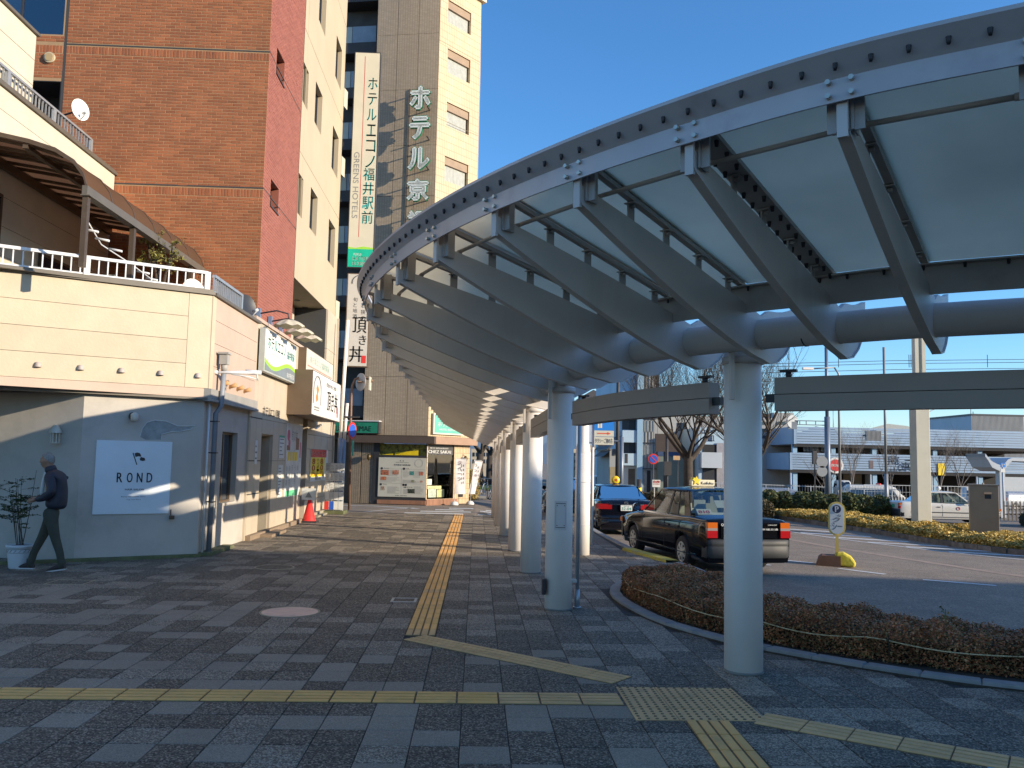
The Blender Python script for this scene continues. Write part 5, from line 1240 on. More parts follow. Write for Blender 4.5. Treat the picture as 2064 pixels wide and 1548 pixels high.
m.fprism(FT, [(-1.75,1.87),(-1.35,1.95),(-1.35,1.87)], -.055, -.05); m.fprism(FT, [(-1.28,1.87),(-1.28,1.96),(-.36,2.06),(-.36,1.87)], -.055, -.05); m.build('yellow_strip', mat('print_yellow', (.75,.55,.01), .5), rest_)
t = thing('menu_board', 'large white restaurant menu board with food photographs', 'sign', tuple(T0+uL*-1+Z*.3))
mu0, mu1, mv0, mv1 = -1.88, -.02, .28, 1.77
m = MB(); m.fbox(FT, mu0, mu1, mv0, mv1, .02, .05); m.build('board', mat('menu_cream', (.50,.49,.42), .5, var=.03), t)
U = lambda a: mu0+(mu1-mu0)*a; V = lambda b: mv0+(mv1-mv0)*b
m = MB(); text(m, 'CHEZ SAKAI', FT, U(.33), V(.80), .34*1.86, .05, .055, .004, fill=True); text(m, 'PETIT RESTAURANT', FT, U(.37), V(.87), .27*1.86, .025, .055, 0, fill=True)
text(m, 'Recipe', FT, U(.12), V(.71), .2, .04, .055, 0, fill=True); text(m, 'Lunch', FT, U(.56), V(.71), .16, .04, .055, 0, fill=True); text(m, 'Time', FT, U(.11), V(.30), .14, .04, .055, 0, fill=True); text(m, '9種ランチ', FT, U(.54), V(.235), .36, .045, .055, .001, fill=True)
text(m, 'TEL.0776-30-5557' if False else 'TEL.0776', FT, U(.36), V(.025), .48, .03, .055, .001, fill=True)
for a, b in ((.07,.72),(.54,.72),(.06,.31),(.54,.31),(.59,.31)): m.disc(FT[0]+FT[1]*U(a)+Z*V(b)+FT[3]*.052, FT[3], .045, .006, 12)
for a, b in ((.46,.92),(.52,.92)): m.disc(FT[0]+FT[1]*U(a)+Z*V(b)+FT[3]*.052, FT[3], .02, .006, 8)
m.build('lettering', M_ink, t)
rr = random.Random(5); m = MB()
for (a0, a1, b0, b1, n) in ((.20,.44,.52,.68,6),(.04,.46,.36,.5,5),(.52,.68,.5,.68,6),(.74,.95,.5,.68,6),(.52,.95,.36,.44,4),(.2,.46,.08,.26,8),(.76,.96,.08,.28,8),(.54,.66,.08,.2,5)):
    for k in range(n):
        v = lerp(b0, b1, (k+.5)/n); m.fbox(FT, U(a0), U(lerp(a0, a1, rr.uniform(.6,1))), V(v)-.006, V(v)+.006, .05, .053)
for a in (.49,): m.fbox(FT, U(a), U(a)+.006, V(.08), V(.72), .05, .053)
for b in (.34,.71): m.fbox(FT, U(.03), U(.97), V(b)-.002, V(b)+.004, .05, .053)
m.build('small_print', M_mid, t)
for nm, col, (a0,a1,b0,b1) in (('food_photo',(.32,.10,.05),(.05,.22,.55,.68)),('food_photo',(.38,.16,.10),(.30,.43,.57,.68)),('food_photo',(.40,.12,.05),(.05,.17,.42,.51)),('food_photo',(.05,.20,.18),(.66,.75,.56,.66)),('food_photo',(.35,.12,.07),(.86,.95,.56,.65)),('food_photo',(.02,.03,.02),(.63,.78,.10,.21)),('food_photo',(.30,.22,.16),(.06,.14,.16,.26)),('food_photo',(.16,.18,.1),(.70,.76,.38,.44)),('food_photo',(.4,.2,.14),(.89,.94,.38,.43))):
    m = MB(); m.fbox(FT, U(a0), U(a1), V(b0), V(b1), .05, .054); m.build(nm, mat('photo_%d' % int(col[0]*1000+col[1]*100), col, .5, var=.9, vscale=28, dirt=(.5,.4,.3), dscale=22, damt=.9), t)
m = MB(); m.tube([FT[0]+FT[1]*(U(.85)+.15*math.cos(a))+Z*(V(.87)+.15*math.sin(a))+FT[3]*.053 for a in [2*math.pi*k/24 for k in range(25)]], .004, 4)
m.build('round_stamp', M_mid, t)
# corner glazing
m = MB(); wall_holes(m, FR, .0, 2.42, .0, 2.35, [(.04,1.5,.22,2.30)], .1); m.build('corner_wall', tilegrid('corner_tile', (.56,.42,.25), (.3,.22,.13), .09, .20, jw=.06, axdir=(uR.x,uR.y)), rest_)
m = MB(); m.fbox(FR, .04, 1.5, .22, 2.3, -.5, -.44); m.build('interior_back', mat('interior_brown', (.10,.05,.02), .6, var=.6, vscale=4), rest_)
m = MB()
for u in (.5,.68,.9,1.1): m.fbox(FR, u, u+.05, .9, 1.9, -.42, -.38)
m.build('interior_post', mat('interior_amber', (.45,.26,.05), .6), rest_)
m = MB(); m.fbox(FR, .04, 1.5, .25, 1.42, -.2, -.19); m.build('lower_film', mat('film_sage', (.30,.38,.27), .4, var=.15, vscale=4), rest_)
glass('shop_glass', (.85,.88,.85), .05)
m = MB(); m.fbox(FR, .04, 1.5, .22, 2.3, -.06, -.05); m.build('shop_window', MATS['shop_glass'], rest_)
m = MB(); m.fbox(FR, .04, 1.5, 1.92, 2.3, -.048, -.04); m.build('name_panel', mat('panel_dark', (.05,.045,.045), .4), rest_)
m = MB(); text(m, 'CHEZ SAKAI', FR, .1, 1.97, 1.25, .12, -.036, .006, fill=True); text(m, 'PETIT RESTAURANT', FR, .2, 2.14, 1.0, .05, -.036, .002, fill=True); m.build('name_lettering', M_paper, rest_)
small_tiles('base_tiles', FR, .02, 1.7, .01, .2, 22, M_btile, rest_, .04)
m = MB(); m.fbox(FR, 0, 1.72, -.02, .21, -.1, .02); m.build('brick_base', M_btile, rest_)
for k, (a, b, c, d, col) in enumerate(((.05,.32,.75,.98,(.55,.55,.42)),(.14,.58,.28,.62,(.40,.45,.35)),(.62,1.02,.28,.58,(.50,.46,.2)),(.1,.85,.6,.72,(.6,.52,.25)))):
    poster('window_poster', ['blank pale notice in the restaurant window','green food poster low in the restaurant window','yellow and white food poster low in the restaurant window','pale yellow strip sheet over the window posters'][k], FR, a, b, c, d, -.03, 0, base=mat('poster_%d' % k, col, .6, var=.3, vscale=10))
# banners
def nobori(x, y, az, lab, txt, w=.42, h=1.35, z0=.42, lean=0.0):
    t = thing('shop_banner', lab, 'banner', (x, y, 0)); u = Vector((math.sin(R(az)), math.cos(R(az)), 0)); fr = (Vector((x,y,0)), u, Z, u.cross(Z))
    m = MB(); m.lathe((x,y,0), [(.16,0),(.16,.05),(.10,.12),(.03,.14),(.0001,.15)], 14); m.build('base', M_paper, t)
    m = MB(); m.tube([(x,y,.1),(x+lean*.5,y,z0+h+.06)], .011, 6); m.tube([fr[0]+Z*(z0+h+.03)+Vector((lean*.5,0,0)), fr[0]+Z*(z0+h+.03)+u*w+Vector((lean*.5,0,0))], .008, 5); m.build('pole', M_alu, t)
    rows = []; 
    for k in range(13):
        v = k/12; row = []
        for q in range(7): s_ = q/6; row.append(fr[0]+u*(.02+w*s_*(1-.25*abs(lean)*(1-v)))+Z*(z0+h*v)+fr[3]*(.03*math.sin(4*s_+3*v)*(1-.5*v))+Vector((lean*(v-.4),0,0)))
        rows.append(row)
    m = MB(); m.smooth = True; m.grid(rows); m.grid([[p+fr[3]*-.004 for p in r[::-1]] for r in rows]); m.build('cloth', mat('banner_cloth', (.60,.57,.55), .8, var=.15, vscale=5, dirt=(.5,.12,.25), dscale=2.8, damt=.35), t)
    m = MB(); vtext(m, txt, (fr[0]+Vector((lean*.2,0,0)), u, Z, fr[3]), w*.25, z0+h-.08, w*.35, .17, .03, .045, .004)
    for k in range(5): m.fbox((fr[0]+Vector((lean*.2,0,0)),u,Z,fr[3]), w*.72, w*.80, z0+h*(.3+.12*k), z0+h*(.36+.12*k), .04, .044)
    m.build('banner_lettering', M_ink, t)
q = T0+uR*1.05+FR[3]*.5; nobori(q.x, q.y, 75, 'white upright shop banner with black kana in front of the restaurant window', 'スイーツ')
q = T0+uR*1.95+FR[3]*.5; nobori(q.x, q.y, 60, 'leaning red and white shop banner at the restaurant corner', 'ランチ', .34, 1.3, .4, .25)
for k, (fr, u, z, lab) in enumerate(((FT,-2.25,1.75,'dark wall lantern on the tiled pier left of the menu board'),(FR,2.0,1.75,'dark wall lantern on the cream corner by the banners'))):
    t = thing('wall_lantern', lab, 'lamp', tuple(fr[0]+fr[1]*u+Z*z)); c = fr[0]+fr[1]*u+Z*z+fr[3]*.15
    m = MB(); m.lathe(tuple(c), [(.0001,.16),(.05,.12),(.09,.06),(.07,-.02),(.03,-.1),(.0001,-.12)], 10); m.build('lantern', mat('lantern_bronze', (.12,.08,.03), .4, .5), t); m = MB(); m.bar(c, c-fr[3]*.15, .02); m.bar(c+Z*.1, c-fr[3]*.15+Z*.2, .015); m.build('arm', M_fr, t)
# dark hotel entrance left of the pier
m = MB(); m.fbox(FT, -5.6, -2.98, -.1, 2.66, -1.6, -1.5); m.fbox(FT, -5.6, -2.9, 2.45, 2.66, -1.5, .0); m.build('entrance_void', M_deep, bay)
m = MB(); m.fbox(FT, -3.55, -3.02, 0, 2.4, -.6, -.5); m.build('timber_door', mat('door_timber', (.14,.085,.05), .5, var=.2, vscale=3), bay)
m = MB(); m.fbox(FT, -3.04, -3.0, .0, 2.2, -.1, 0); m.build('brass_edge', mat('brass', (.55,.40,.2), .4), bay)
# parking-rule sign cluster at the street corner
def pole_sign(): pass
t = thing('curved_sign_pole', 'brown curved pole carrying the back of a round road sign and a narrow plate', 'sign pole', (-4.18,29.0,0))
M_rust = mat('pole_brown', (.20,.12,.08), .6, .3, var=.2, vscale=4)
bz = at_y(712, 1000, 29).x; A_ = at_y(703,980,29); m = MB()
pts = [at_y(704,1020,29), at_y(706,880,29), at_y(708,800,29), at_y(710,778,29), at_y(716,764,29), at_y(727,760,29), at_y(742,763,29), at_y(752,769,29)]
pts[0].z = 0; m.tube(pts, .045, 10); m.build('pole', M_rust, t)
c = at_y(727,770,28.9); m = MB(); m.disc(c, (.75,.65,0), .30, .02, 20); m.build('round_plate', mat('plate_back', (.42,.36,.33), .5, .4, var=.15), t)
m = MB(); c2 = at_y(746,772,28.9); m.box(c2.x-.02,c2.x+.02,28.7,29.1,c2.z-.25,c2.z+.2); m.build('narrow_plate', M_sgc, t)
m = MB(); m.bar(c+Vector((-.1,-.05,0)), c+Vector((.1,.0,0)), .3, .03); m.build('clamp', M_rust, t)
t = thing('no_parking_sign', 'round no parking sign seen edge on above a narrow green plate', 'road sign', (-4.1,28.6,0)); c = at_y(710,868,28.5)
m = MB(); m.disc(c, (.93,-.35,0), .28, .015, 24); m.build('rim', M_red, t); m = MB(); m.disc(c+Vector((.01,-.004,0)), (.93,-.35,0), .21, .015, 24); m.build('blue_face', mat('sign_blue', (.02,.10,.5), .5, var=0), t)
m = MB(); b_ = at_y(711,905,28.5); m.box(b_.x-.03,b_.x+.03,28.48,28.52,b_.z-.22,b_.z+.28); m.build('green_plate', mat('plate_green', (.1,.4,.28), .5), t)
t = thing('utility_pole', 'slim white utility pole at the hotel corner with grey sleeve', 'pole', (-4.45,27.9,0)); a = at_y(680,1000,27.9).x
m = MB(); m.tube([(a,27.9,0),(a+.02,27.9,2.35)], .075, 12); m.build('sleeve', mat('sleeve_grey', (.2,.25,.32), .5), t); m = MB(); m.tube([(a+.02,27.9,2.35),(a+.12,27.9,6.2)], .055, 12); m.build('shaft', M_col, t)
t = thing('utility_pole', 'second white post with a lower grey sleeve nearest the curved sign pole', 'pole', (-4.2,28.2,0)); a = at_y(688,1000,28.2).x
m = MB(); m.tube([(a,28.2,0),(a+.02,28.2,2.3)], .07, 12); m.build('sleeve', MATS['sleeve_grey'], t); m = MB(); m.tube([(a+.02,28.2,2.3),(a+.08,28.2,3.5)], .05, 12); m.build('shaft', M_col, t)
m = MB(); m.bar((a-.3,28.15,3.05),(a+.5,28.15,3.05),.05); m.build('cross_arm', M_fr, t)
# newspaper / magazine rack
t = thing('magazine_rack', 'open magazine rack filled with white, red and blue leaflets on a mossy block', 'rack', (-4.4,27.0,0))
m = MB(); m.box(-4.66,-4.02,26.6,27.4,.0,.10); m.build('base_block', M_moss, t)
m = MB()
for x in (-4.62,-4.34,-4.06): m.box(x-.01,x+.01,26.72,26.74,.1,1.55)
for z in (.12,.45,.78,1.1,1.4): m.box(-4.62,-4.06,26.72,26.73,z,z+.015)
m.build('wire_frame', M_alu, t)
rr = random.Random(4); cols_ = [M_paper,M_paper,M_paper,mat('print_pale', (.5,.52,.5), .7)]
for i in range(4):
    for j in range(5):
        if j < 1: mm_ = [M_red,MATS['sign_blue'],M_paper,M_paper][i]
        else: mm_ = cols_[rr.randrange(4)]
        x0 = -4.61+.14*i; z0 = .14+.29*j; m = MB(); m.box(x0,x0+.125,26.66+.01*j,26.69+.01*j,z0,z0+.25); l = m.build('leaflet', mm_, t)
m = MB()
for i in range(4):
    for j in range(2,5):
        for k in range(4): m.box(-4.60+.14*i,-4.60+.14*i+rr.uniform(.05,.1),26.655+.01*j,26.66+.01*j,.18+.29*j+k*.045,.19+.29*j+k*.045)
m.build('leaflet_print', M_mid, t, kind='stuff')

# station building behind the camera's right shoulder: it shades the foreground
t = thing('station_building', 'long plain station building beyond the right edge, casting the foreground shade', 'building', (40,-3,0))
SB = (Vector((26,-1.6,0)), Vector((.9992,-.04,0)), Z, Vector((-.04,-.9992,0)))
m = MB(); m.fbox(SB, 0, 90, -1, 11, 0, 25); m.build('wall', mat('station_wall', (.35,.34,.32), .8, var=.1), t)
m = MB()
for k in range(22):
    for z in (1.0,4.3,7.6): m.fbox(SB, 1+4*k, 4+4*k, z, z+2.0, -.04, -.01)
m.build('window_band', M_win, t)
# ================================================================== vehicles
M_carblack = mat('car_paint_black', (.005,.005,.006), .07, var=0, spec=.3, coat=.0); M_carnavy = mat('car_paint_navy', (.004,.005,.010), .08, var=0, spec=.4, coat=.2)
M_carwhite = mat('car_paint_white', (.62,.60,.54), .25, var=.03, spec=.5, coat=.3, dirt=(.45,.42,.36), dscale=2, damt=.3)
M_tyre = mat('tyre', (.02,.02,.021), .85, var=.15, vscale=20); M_hub = mat('hubcap', (.62,.58,.50), .4, .2, var=.1, vscale=10)
M_bump = mat('bumper_grey', (.035,.035,.034), .6, var=.08, vscale=5); M_plast_b = mat('black_plastic', (.02,.02,.022), .5, var=0)
M_chrome = mat('chrome', (.75,.75,.75), .12, 1.0, var=0); M_seat = mat('seat_cover', (.50,.50,.45), .8, var=.1)
M_tlr = mat('lens_red', (.34,.008,.01), .15, var=.05, spec=.7); M_tlo = mat('lens_orange', (.50,.11,.01), .15, var=.05, spec=.7); M_tlc = mat('lens_clear', (.26,.22,.21), .12, var=.05, spec=.7)
glass('car_glass', (.50,.56,.53), .0, ior=1.28); glass('car_glass_dark', (.05,.07,.10), .0, ior=1.28)
def wheel_mesh(r=.305, w=.19, spokes=7, hubr=.2):
    b = MB(); n = 28; b.m = 0
    prof = [(-w/2,r*.62),(-w/2,r*.93),(-w*.36,r),(w*.36,r),(w/2,r*.93),(w/2,r*.62)]
    o = len(b.v)
    for yx, rr in prof:
        for k in range(n): t = 2*math.pi*k/n; b.v.append((yx, rr*math.cos(t), rr*math.sin(t)))
    for i in range(len(prof)-1):
        for k in range(n): b.f.append((o+i*n+k, o+(i+1)*n+k, o+(i+1)*n+(k+1)%n, o+i*n+(k+1)%n)); b.mi.append(0); b.sm.append(True)
    b.smooth = False
    c = MB(); 
    c.grid([[(-w/2-.004+.0*q, rr*math.cos(2*math.pi*k/n), rr*math.sin(2*math.pi*k/n)) for k in range(n)] for q, rr in enumerate((r*.64, r*.60))], close=True)
    c.grid([[(-w/2+dx, rr*math.cos(2*math.pi*k/n), rr*math.sin(2*math.pi*k/n)) for k in range(n)] for dx, rr in ((-.004,r*.60),(.012,r*.55),(.02,r*.3),(-.005,r*.22),(-.01,r*.14),(-.01,.001))], close=True)
    for k in range(spokes):
        a = 2*math.pi*k/spokes; p = Vector((-w/2+.0, r*.2*math.cos(a), r*.2*math.sin(a))); q = Vector((-w/2+.003, r*.58*math.cos(a), r*.58*math.sin(a))); c.bar(p, q, .045, .02, up=(1,0,0))
    d = MB()
    for k in range(spokes):
        a = 2*math.pi*(k+.5)/spokes; d.disc((-w/2+.006, r*.46*math.cos(a), r*.46*math.sin(a)), (1,0,0), .022, .02, 8)
    return b, c, d
_wh = wheel_mesh(); TY = _wh[0].mesh('tyre', M_tyre); RM = _wh[1].mesh('rim', M_hub); HL = _wh[2].mesh('rim_holes', M_plast_b)
def interp(tab, x):
    if x <= tab[0][0]: return tab[0][1]
    for (a, va), (b, vb) in zip(tab, tab[1:]):
        if x <= b: return va+(vb-va)*(x-a)/(b-a)
    return tab[-1][1]
def car(name, label, cat, loc, az, p, group=None):
    t = thing(name, label, cat, loc, group, rotz=-R(az)); W = p['W']; L = p['L']; ya, yb = p['axles']; top = p['top']; rt_ = .305*p.get('wr',1); Ra = rt_+.05
    yr, yf = -L/2, L/2; kw = dict(local=True)
    b = MB(); b.smooth = True; rows = []
    ys = sorted(set([yr+.02,yr+.05,yr+.1,yr+.16,yf-.02,yf-.05,yf-.1,yf-.18]+[yr+.2+i*(L-.4)/70 for i in range(71)]+[y0+Ra*s for y0 in (ya,yb) for s in (-1,-.97,-.9,.9,.97,1)]))
    for y in ys:
        e = 0
        if y < yr+.35: e = ((yr+.35-y)/.35)**2.5
        if y > yf-.5: e = ((y-yf+.5)/.5)**2.5*1.3
        w = W*(1-p.get('taper',.07)*e); zt = interp(top, y)
        zl = .22
        for y0 in (ya, yb):
            if abs(y-y0) < Ra: zl = max(zl, rt_+math.sqrt(max(0, Ra*Ra-(y-y0)**2)))
        zl = min(zl, zt-.12); zm = max(zl+.02, .30)
        hts = [(zl,.955 if zl < .3 else .985),(max(zl+.01,.34),.985),(max(zl+.02,.52),1.0),(max(zl+.03,.70),1.0),(zt-.16 if zt-.16 > zl+.04 else zl+.05,.992),(zt-.06,.965),(zt-.018,.925)]
        ring = [(w*f, z) for z, f in hts]+[(w*.84, zt),(w*.5, zt+.018),(0, zt+.025)]
        full = [(-x, y, z) for x, z in ring]+[(x, y, z) for x, z in ring[::-1][1:]]
        rows.append(full)
    b.grid(rows); n = len(rows[0]); b.smooth = False; b.add(rows[0], [tuple(range(n))]); b.add(rows[-1], [tuple(range(n))[::-1]])
    body = b.build('body', p['paint'], t, **kw)
    b = MB(); b.box(-W*.9, W*.9, yr+.1, yf-.1, .2, .5); b.box(-W*.6, W*.6, ya-.4, yb+.4, .18, .25); b.build('underbody', M_plast_b, t, **kw)
    for y0 in (ya, yb):
        for s in (-1, 1):
            wt = bpy.data.objects.new('wheel', TY); C.objects.link(wt); wt.parent = t; wt.location = (s*(W-.10), y0, rt_); sc = rt_/.305; wt.scale = (1, sc, sc); wt.rotation_euler = (0,0,0 if s < 0 else math.pi); wt['_w'] = [0,0,0]
            for nm, me in (('rim', RM), ('rim_holes', HL)):
                o = bpy.data.objects.new(nm, me); C.objects.link(o); o.parent = wt
    # cabin
    wb, wr = p['cab_w']; bz, rz = p['cab_z']; y0, y1, y2, y3 = p['cab_y']       # windscreen base, roof front, roof rear, rear glass base
    gl = p.get('glass', MATS['car_glass'])
    b = MB(); b.smooth = True; rows = []
    for y in [y1+.06, y1, lerp(y1,y2,.15), lerp(y1,y2,.5), lerp(y1,y2,.85), y2, y2-.07]:
        f = (y-y2)/(y1-y2); cz = rz+.035*math.sin(math.pi*min(max(f,0),1))-(.025 if y in (y1+.06, y2-.07) else 0)
        rows.append([(wr*a, y, cz+.035*(1-a*a)-(.03 if abs(a) > .99 else 0)) for a in (-1.02,-.97,-.8,-.4,0,.4,.8,.97,1.02)])
    b.grid(rows); b.build('roof', p['paint'], t, **kw)
    bf = interp(top, y0)-.0; br_ = interp(top, y3)
    def q4(nm, pts, m_, thick=0):
        k = MB(); k.add(pts, [(0,1,2,3)]); return k.build(nm, m_, t, **kw)
    q4('windscreen', [(-wb*.94,y0,bf),(wb*.94,y0,bf),(wr*.95,y1+.03,rz-.0),(-wr*.95,y1+.03,rz-.0)], gl)
    q4('rear_window', [(wb*.88,y3,br_+.01),(-wb*.88,y3,br_+.01),(-wr*.93,y2-.05,rz-.0),(wr*.93,y2-.05,rz-.0)], p.get('rear_glass', gl))
    for s in (-1, 1):
        P = lambda y, f: (s*lerp(wb, wr, f), y, lerp(bz, rz, f))
        q4('side_window', [P(y0-.05,0),P(y3+.1,0),P(y2+.02,1),P(y1-.0,1)], gl)
        def pil(a0, a1, b0, b1, nm='pillar', m_=None):
            k = MB(); e = s*.010; A = [P(a0,0),P(a1,0),P(b1,1),P(b0,1)]; k.add([(x+e,y,z) for x,y,z in A]+[(x-e,y,z) for x,y,z in A], [(0,1,2,3),(7,6,5,4),(0,4,5,1),(1,5,6,2),(2,6,7,3),(3,7,4,0)]); k.build(nm, m_ or p['paint'], t, **kw)
        pil(y0+.0, y0-.09, y1+.04, y1-.03); ym = lerp(y1, y2, .52); pil(ym+.04, ym-.05, ym+.03, ym-.04, m_=M_plast_b)
        cw = p.get('c_pillar', .36); pil(y3+cw+.02, y3-.02, y2+.12, y2-.05)
        if p.get('quarter', True): pil(y3+cw+.36, y3+cw+.33, y2+.36, y2+.33, m_=M_plast_b)
        for f0, f1, m_ in ((-.03,.03,M_chrome if p.get('chrome') else M_plast_b),(.93,1.02,p['paint'])):
            k = MB(); e = s*.012; k.bar((s*lerp(wb,wr,(f0+f1)/2)+e, y0-.05-(.6 if f0>.5 else 0), lerp(bz,rz,(f0+f1)/2)), (s*lerp(wb,wr,(f0+f1)/2)+e, y3+.1+(.4 if f0 > .5 else 0), lerp(bz,rz,(f0+f1)/2)), .02, .03); k.build('window_trim', m_, t, **kw)
        # door seams and handles
        for y in (ym-.02, y0-.12, y3+cw+.12):
            k = MB(); k.box(s*(W*.998)-.004, s*(W*.998)+.004, y-.004, y+.004, .34, bz-.05); k.build('door_seam', M_plast_b, t, **kw)
        for y in (ym+.22-.42, y3+cw+.22):
            k = MB(); k.box(s*(W-.01), s*(W+.018), y-.08, y+.08, bz-.20, bz-.165); k.build('door_handle', M_plast_b, t, **kw)
        k = MB(); k.box(s*(W-.005), s*(W+.006), yr+.5, yf-.6, .30, .315); k.build('sill_trim', M_chrome if p.get('chrome') else M_plast_b, t, **kw)
        k = MB(); k.smooth = True; mx, my, mz = (s*(W*.93), yf-.95, interp(top, yf-.95)+.10) if p.get('fender_mirror') else (s*(W+.07), y0-.2, bz+.06)
        k.tube([(mx,my-.03,mz),(mx,my+.03,mz+.005),(mx,my+.07,mz)], [.085,.08,.03], 10); k.bar((mx,my,mz-.05),(mx-s*.06,my+.02,mz-.14),.02); k.build('mirror', M_chrome if p.get('fender_mirror') else p['paint'], t, **kw)
    # seats
    k = MB()
    for x in (-.36, .36):
        for y, zz in ((lerp(y1,y2,.35), 1.18), (lerp(y1,y2,.98), 1.12)):
            k = MB(); k.box(x-.22, x+.22, y-.06, y+.06, .9, zz); k.box(x-.12, x+.12, y-.05, y+.05, zz, zz+.16); k.build('seat_cover', M_seat, t, **kw)
    k = MB(); k.box(-wb*.8, wb*.8, y3+.12, y3+.45, br_-.03, br_+.03); k.build('parcel_shelf', M_plast_b, t, **kw)
    # bumpers
    for (yy, s) in ((yr, -1), (yf, 1)):
        k = MB(); k.smooth = True; rows = []
        for a in (-1,-.97,-.85,-.5,0,.5,.85,.97,1):
            x = W*.99*a; off = -.20 if abs(a) == 1 else (-.05 if abs(a) > .9 else (.015 if abs(a) > .6 else .035)); y = yy+s*off
            rows.append([(x,y,.30),(x,y+s*.02,.34),(x,y+s*.02,.50),(x,y+s*.012,.515),(x,y+s*.02,.53),(x,y+s*.02,.62),(x,y-s*.03,.635),(x,y-s*.2,.635)])
        k.grid(rows); k.build('bumper', p['bumper'], t, **kw)
    p2 = p.get('extra')
    if p2: p2(t, W, yr, yf, kw)
    return t
comfort = dict(W=.8475, L=4.66, axles=(-1.24,1.44), paint=M_carblack, bumper=M_bump, taper=.05, wr=1.0,
    top=[(-2.33,.66),(-2.31,.90),(-2.27,.965),(-2.18,.985),(-1.5,1.0),(-.3,.97),(.95,.95),(1.6,.90),(2.15,.82),(2.27,.76),(2.33,.62)],
    cab_w=(.765,.60), cab_z=(.955,1.46), cab_y=(1.0,.33,-.98,-1.5), chrome=True, fender_mirror=True, c_pillar=.26)
def rearset(t, W, yr, yf, kw, plate=M_yel, lettering=True):
    for s in (-1, 1):
        k = MB(); k.box(s*.62, s*.805, yr-.012, yr+.10, .835, .935); k.build('tail_light', M_tlo, t, **kw)
        k = MB(); k.box(s*.62, s*.81, yr-.014, yr+.10, .79, .835); k.build('tail_light', M_tlc, t, **kw)
        k = MB(); k.box(s*.62, s*.815, yr-.016, yr+.10, .66, .79); k.build('tail_light', M_tlr, t, **kw)
        k = MB(); k.box(s*.55, s*.80, yf-.06, yf+.012, .62, .76); k.build('headlight', M_tlc, t, **kw)
        k = MB(); k.box(s*.80, s*.845, yf-.16, yf-.02, .64, .74); k.build('side_marker', M_tlo, t, **kw)
    k = MB(); k.box(-.55, .55, yr-.006, yr+.01, .66, .93); k.build('boot_panel', M_carblack if lettering else M_carwhite, t, **kw)
    k = MB(); k.box(-.17, .17, yr-.022, yr-.008, .68, .85); k.build('number_plate', plate, t, **kw)
    k = MB(); k.box(-.165*3,-.165*2.4, yr-.02, yr-.007, .70,.80); k.build('round_sticker', M_yel, t, **kw)
    k = MB(); k.box(-.5, .5, yf-.0, yf+.01, .63, .75); k.build('grille', M_plast_b, t, **kw)
def black_extra(t, W, yr, yf, kw):
    rearset(t, W, yr, yf, kw)
    fr = (Vector((0,yr-.026,0)), Vector((1,0,0)), Z, Vector((0,-1,0)))
    k = MB(); text(k, '京福交通', fr, .24, .80, .32, .035, .002, 0, fill=True); text(k, 'COMFORT', fr, .36, .885, .18, .02, .002, 0, fill=True); text(k, '53-21', fr, -.14, .70, .28, .09, .0, .002, fill=True); text(k, 'Q', fr, -.56, .87, .05, .05, .002, .002); k.build('lettering', M_paper, t, **kw)
    y3, y2 = -1.5, -1.0; n = Vector((0, -(1.46-1.01), y3-y2)); u = Vector((1,0,0)); v = Vector((0,.5,.45)).normalized(); w = u.cross(v)
    f2 = (Vector((0,-1.5,1.01)), u, v, w)
    k = MB(); k.fbox(f2, -.60, -.30, .04, .18, -.02, -.012); k.fbox(f2, -.15, .1, .22, .42, -.02, -.012); k.fbox(f2, -.6, .5, .04, .10, -.03, -.022); k.build('window_notice', M_paper, t, **kw)
    k = MB(); text(k, '810', f2, -.57, .06, .22, .08, -.008, .003, fill=True); k.build('number_sticker', M_red, t, **kw)
    k = MB(); k.prism([(-.24,-.36),(.24,-.36),(.22,-.26),(-.22,-.26)], 1.53, 1.545); k.box(-.25,.25,-.37,-.25,1.545,1.66); k.build('roof_sign', mat('roof_sign_cream', (.75,.68,.48), .4, var=0), t, **kw)
    k = MB(); k.prism([(-.24,-.335),(-.10,-.335),(-.10,-.29),(-.24,-.29)], 1.66, 1.70); k.fprism((Vector((-.15,-.375,1.64)), Vector((1,0,0)), Z, Vector((0,-1,0))), [(.10*math.cos(a)*(1 if i%2 else .45),.10*math.sin(a)*(1 if i%2 else .45)) for i, a in enumerate([R(54+36*q) for q in range(10)])], 0, .012); k.build('star_emblem', M_yel, t, **kw)
    k = MB(); text(k, 'Keifuku', (Vector((-.05,-.372,1.565)), Vector((1,0,0)), Z, Vector((0,-1,0))), 0, 0, .27, .06, .002, .001, fill=True); k.build('roof_sign_lettering', M_ink, t, **kw)
comfort['extra'] = black_extra
dv = Vector((3.56-4.0, 19.1-16.5)); azt = math.degrees(math.atan2(dv.x, dv.y)); fwd = Vector((math.sin(R(azt)), math.cos(R(azt)))); rgt = Vector((fwd.y, -fwd.x))
rc = Vector((4.0,16.5))+rgt*.80+fwd*1.24
car('black_taxi', 'glossy black old style sedan taxi with cream roof sign and orange red tail lights', 'taxi', (rc.x, rc.y, -.235), azt, comfort, 'taxis waiting at the rank')
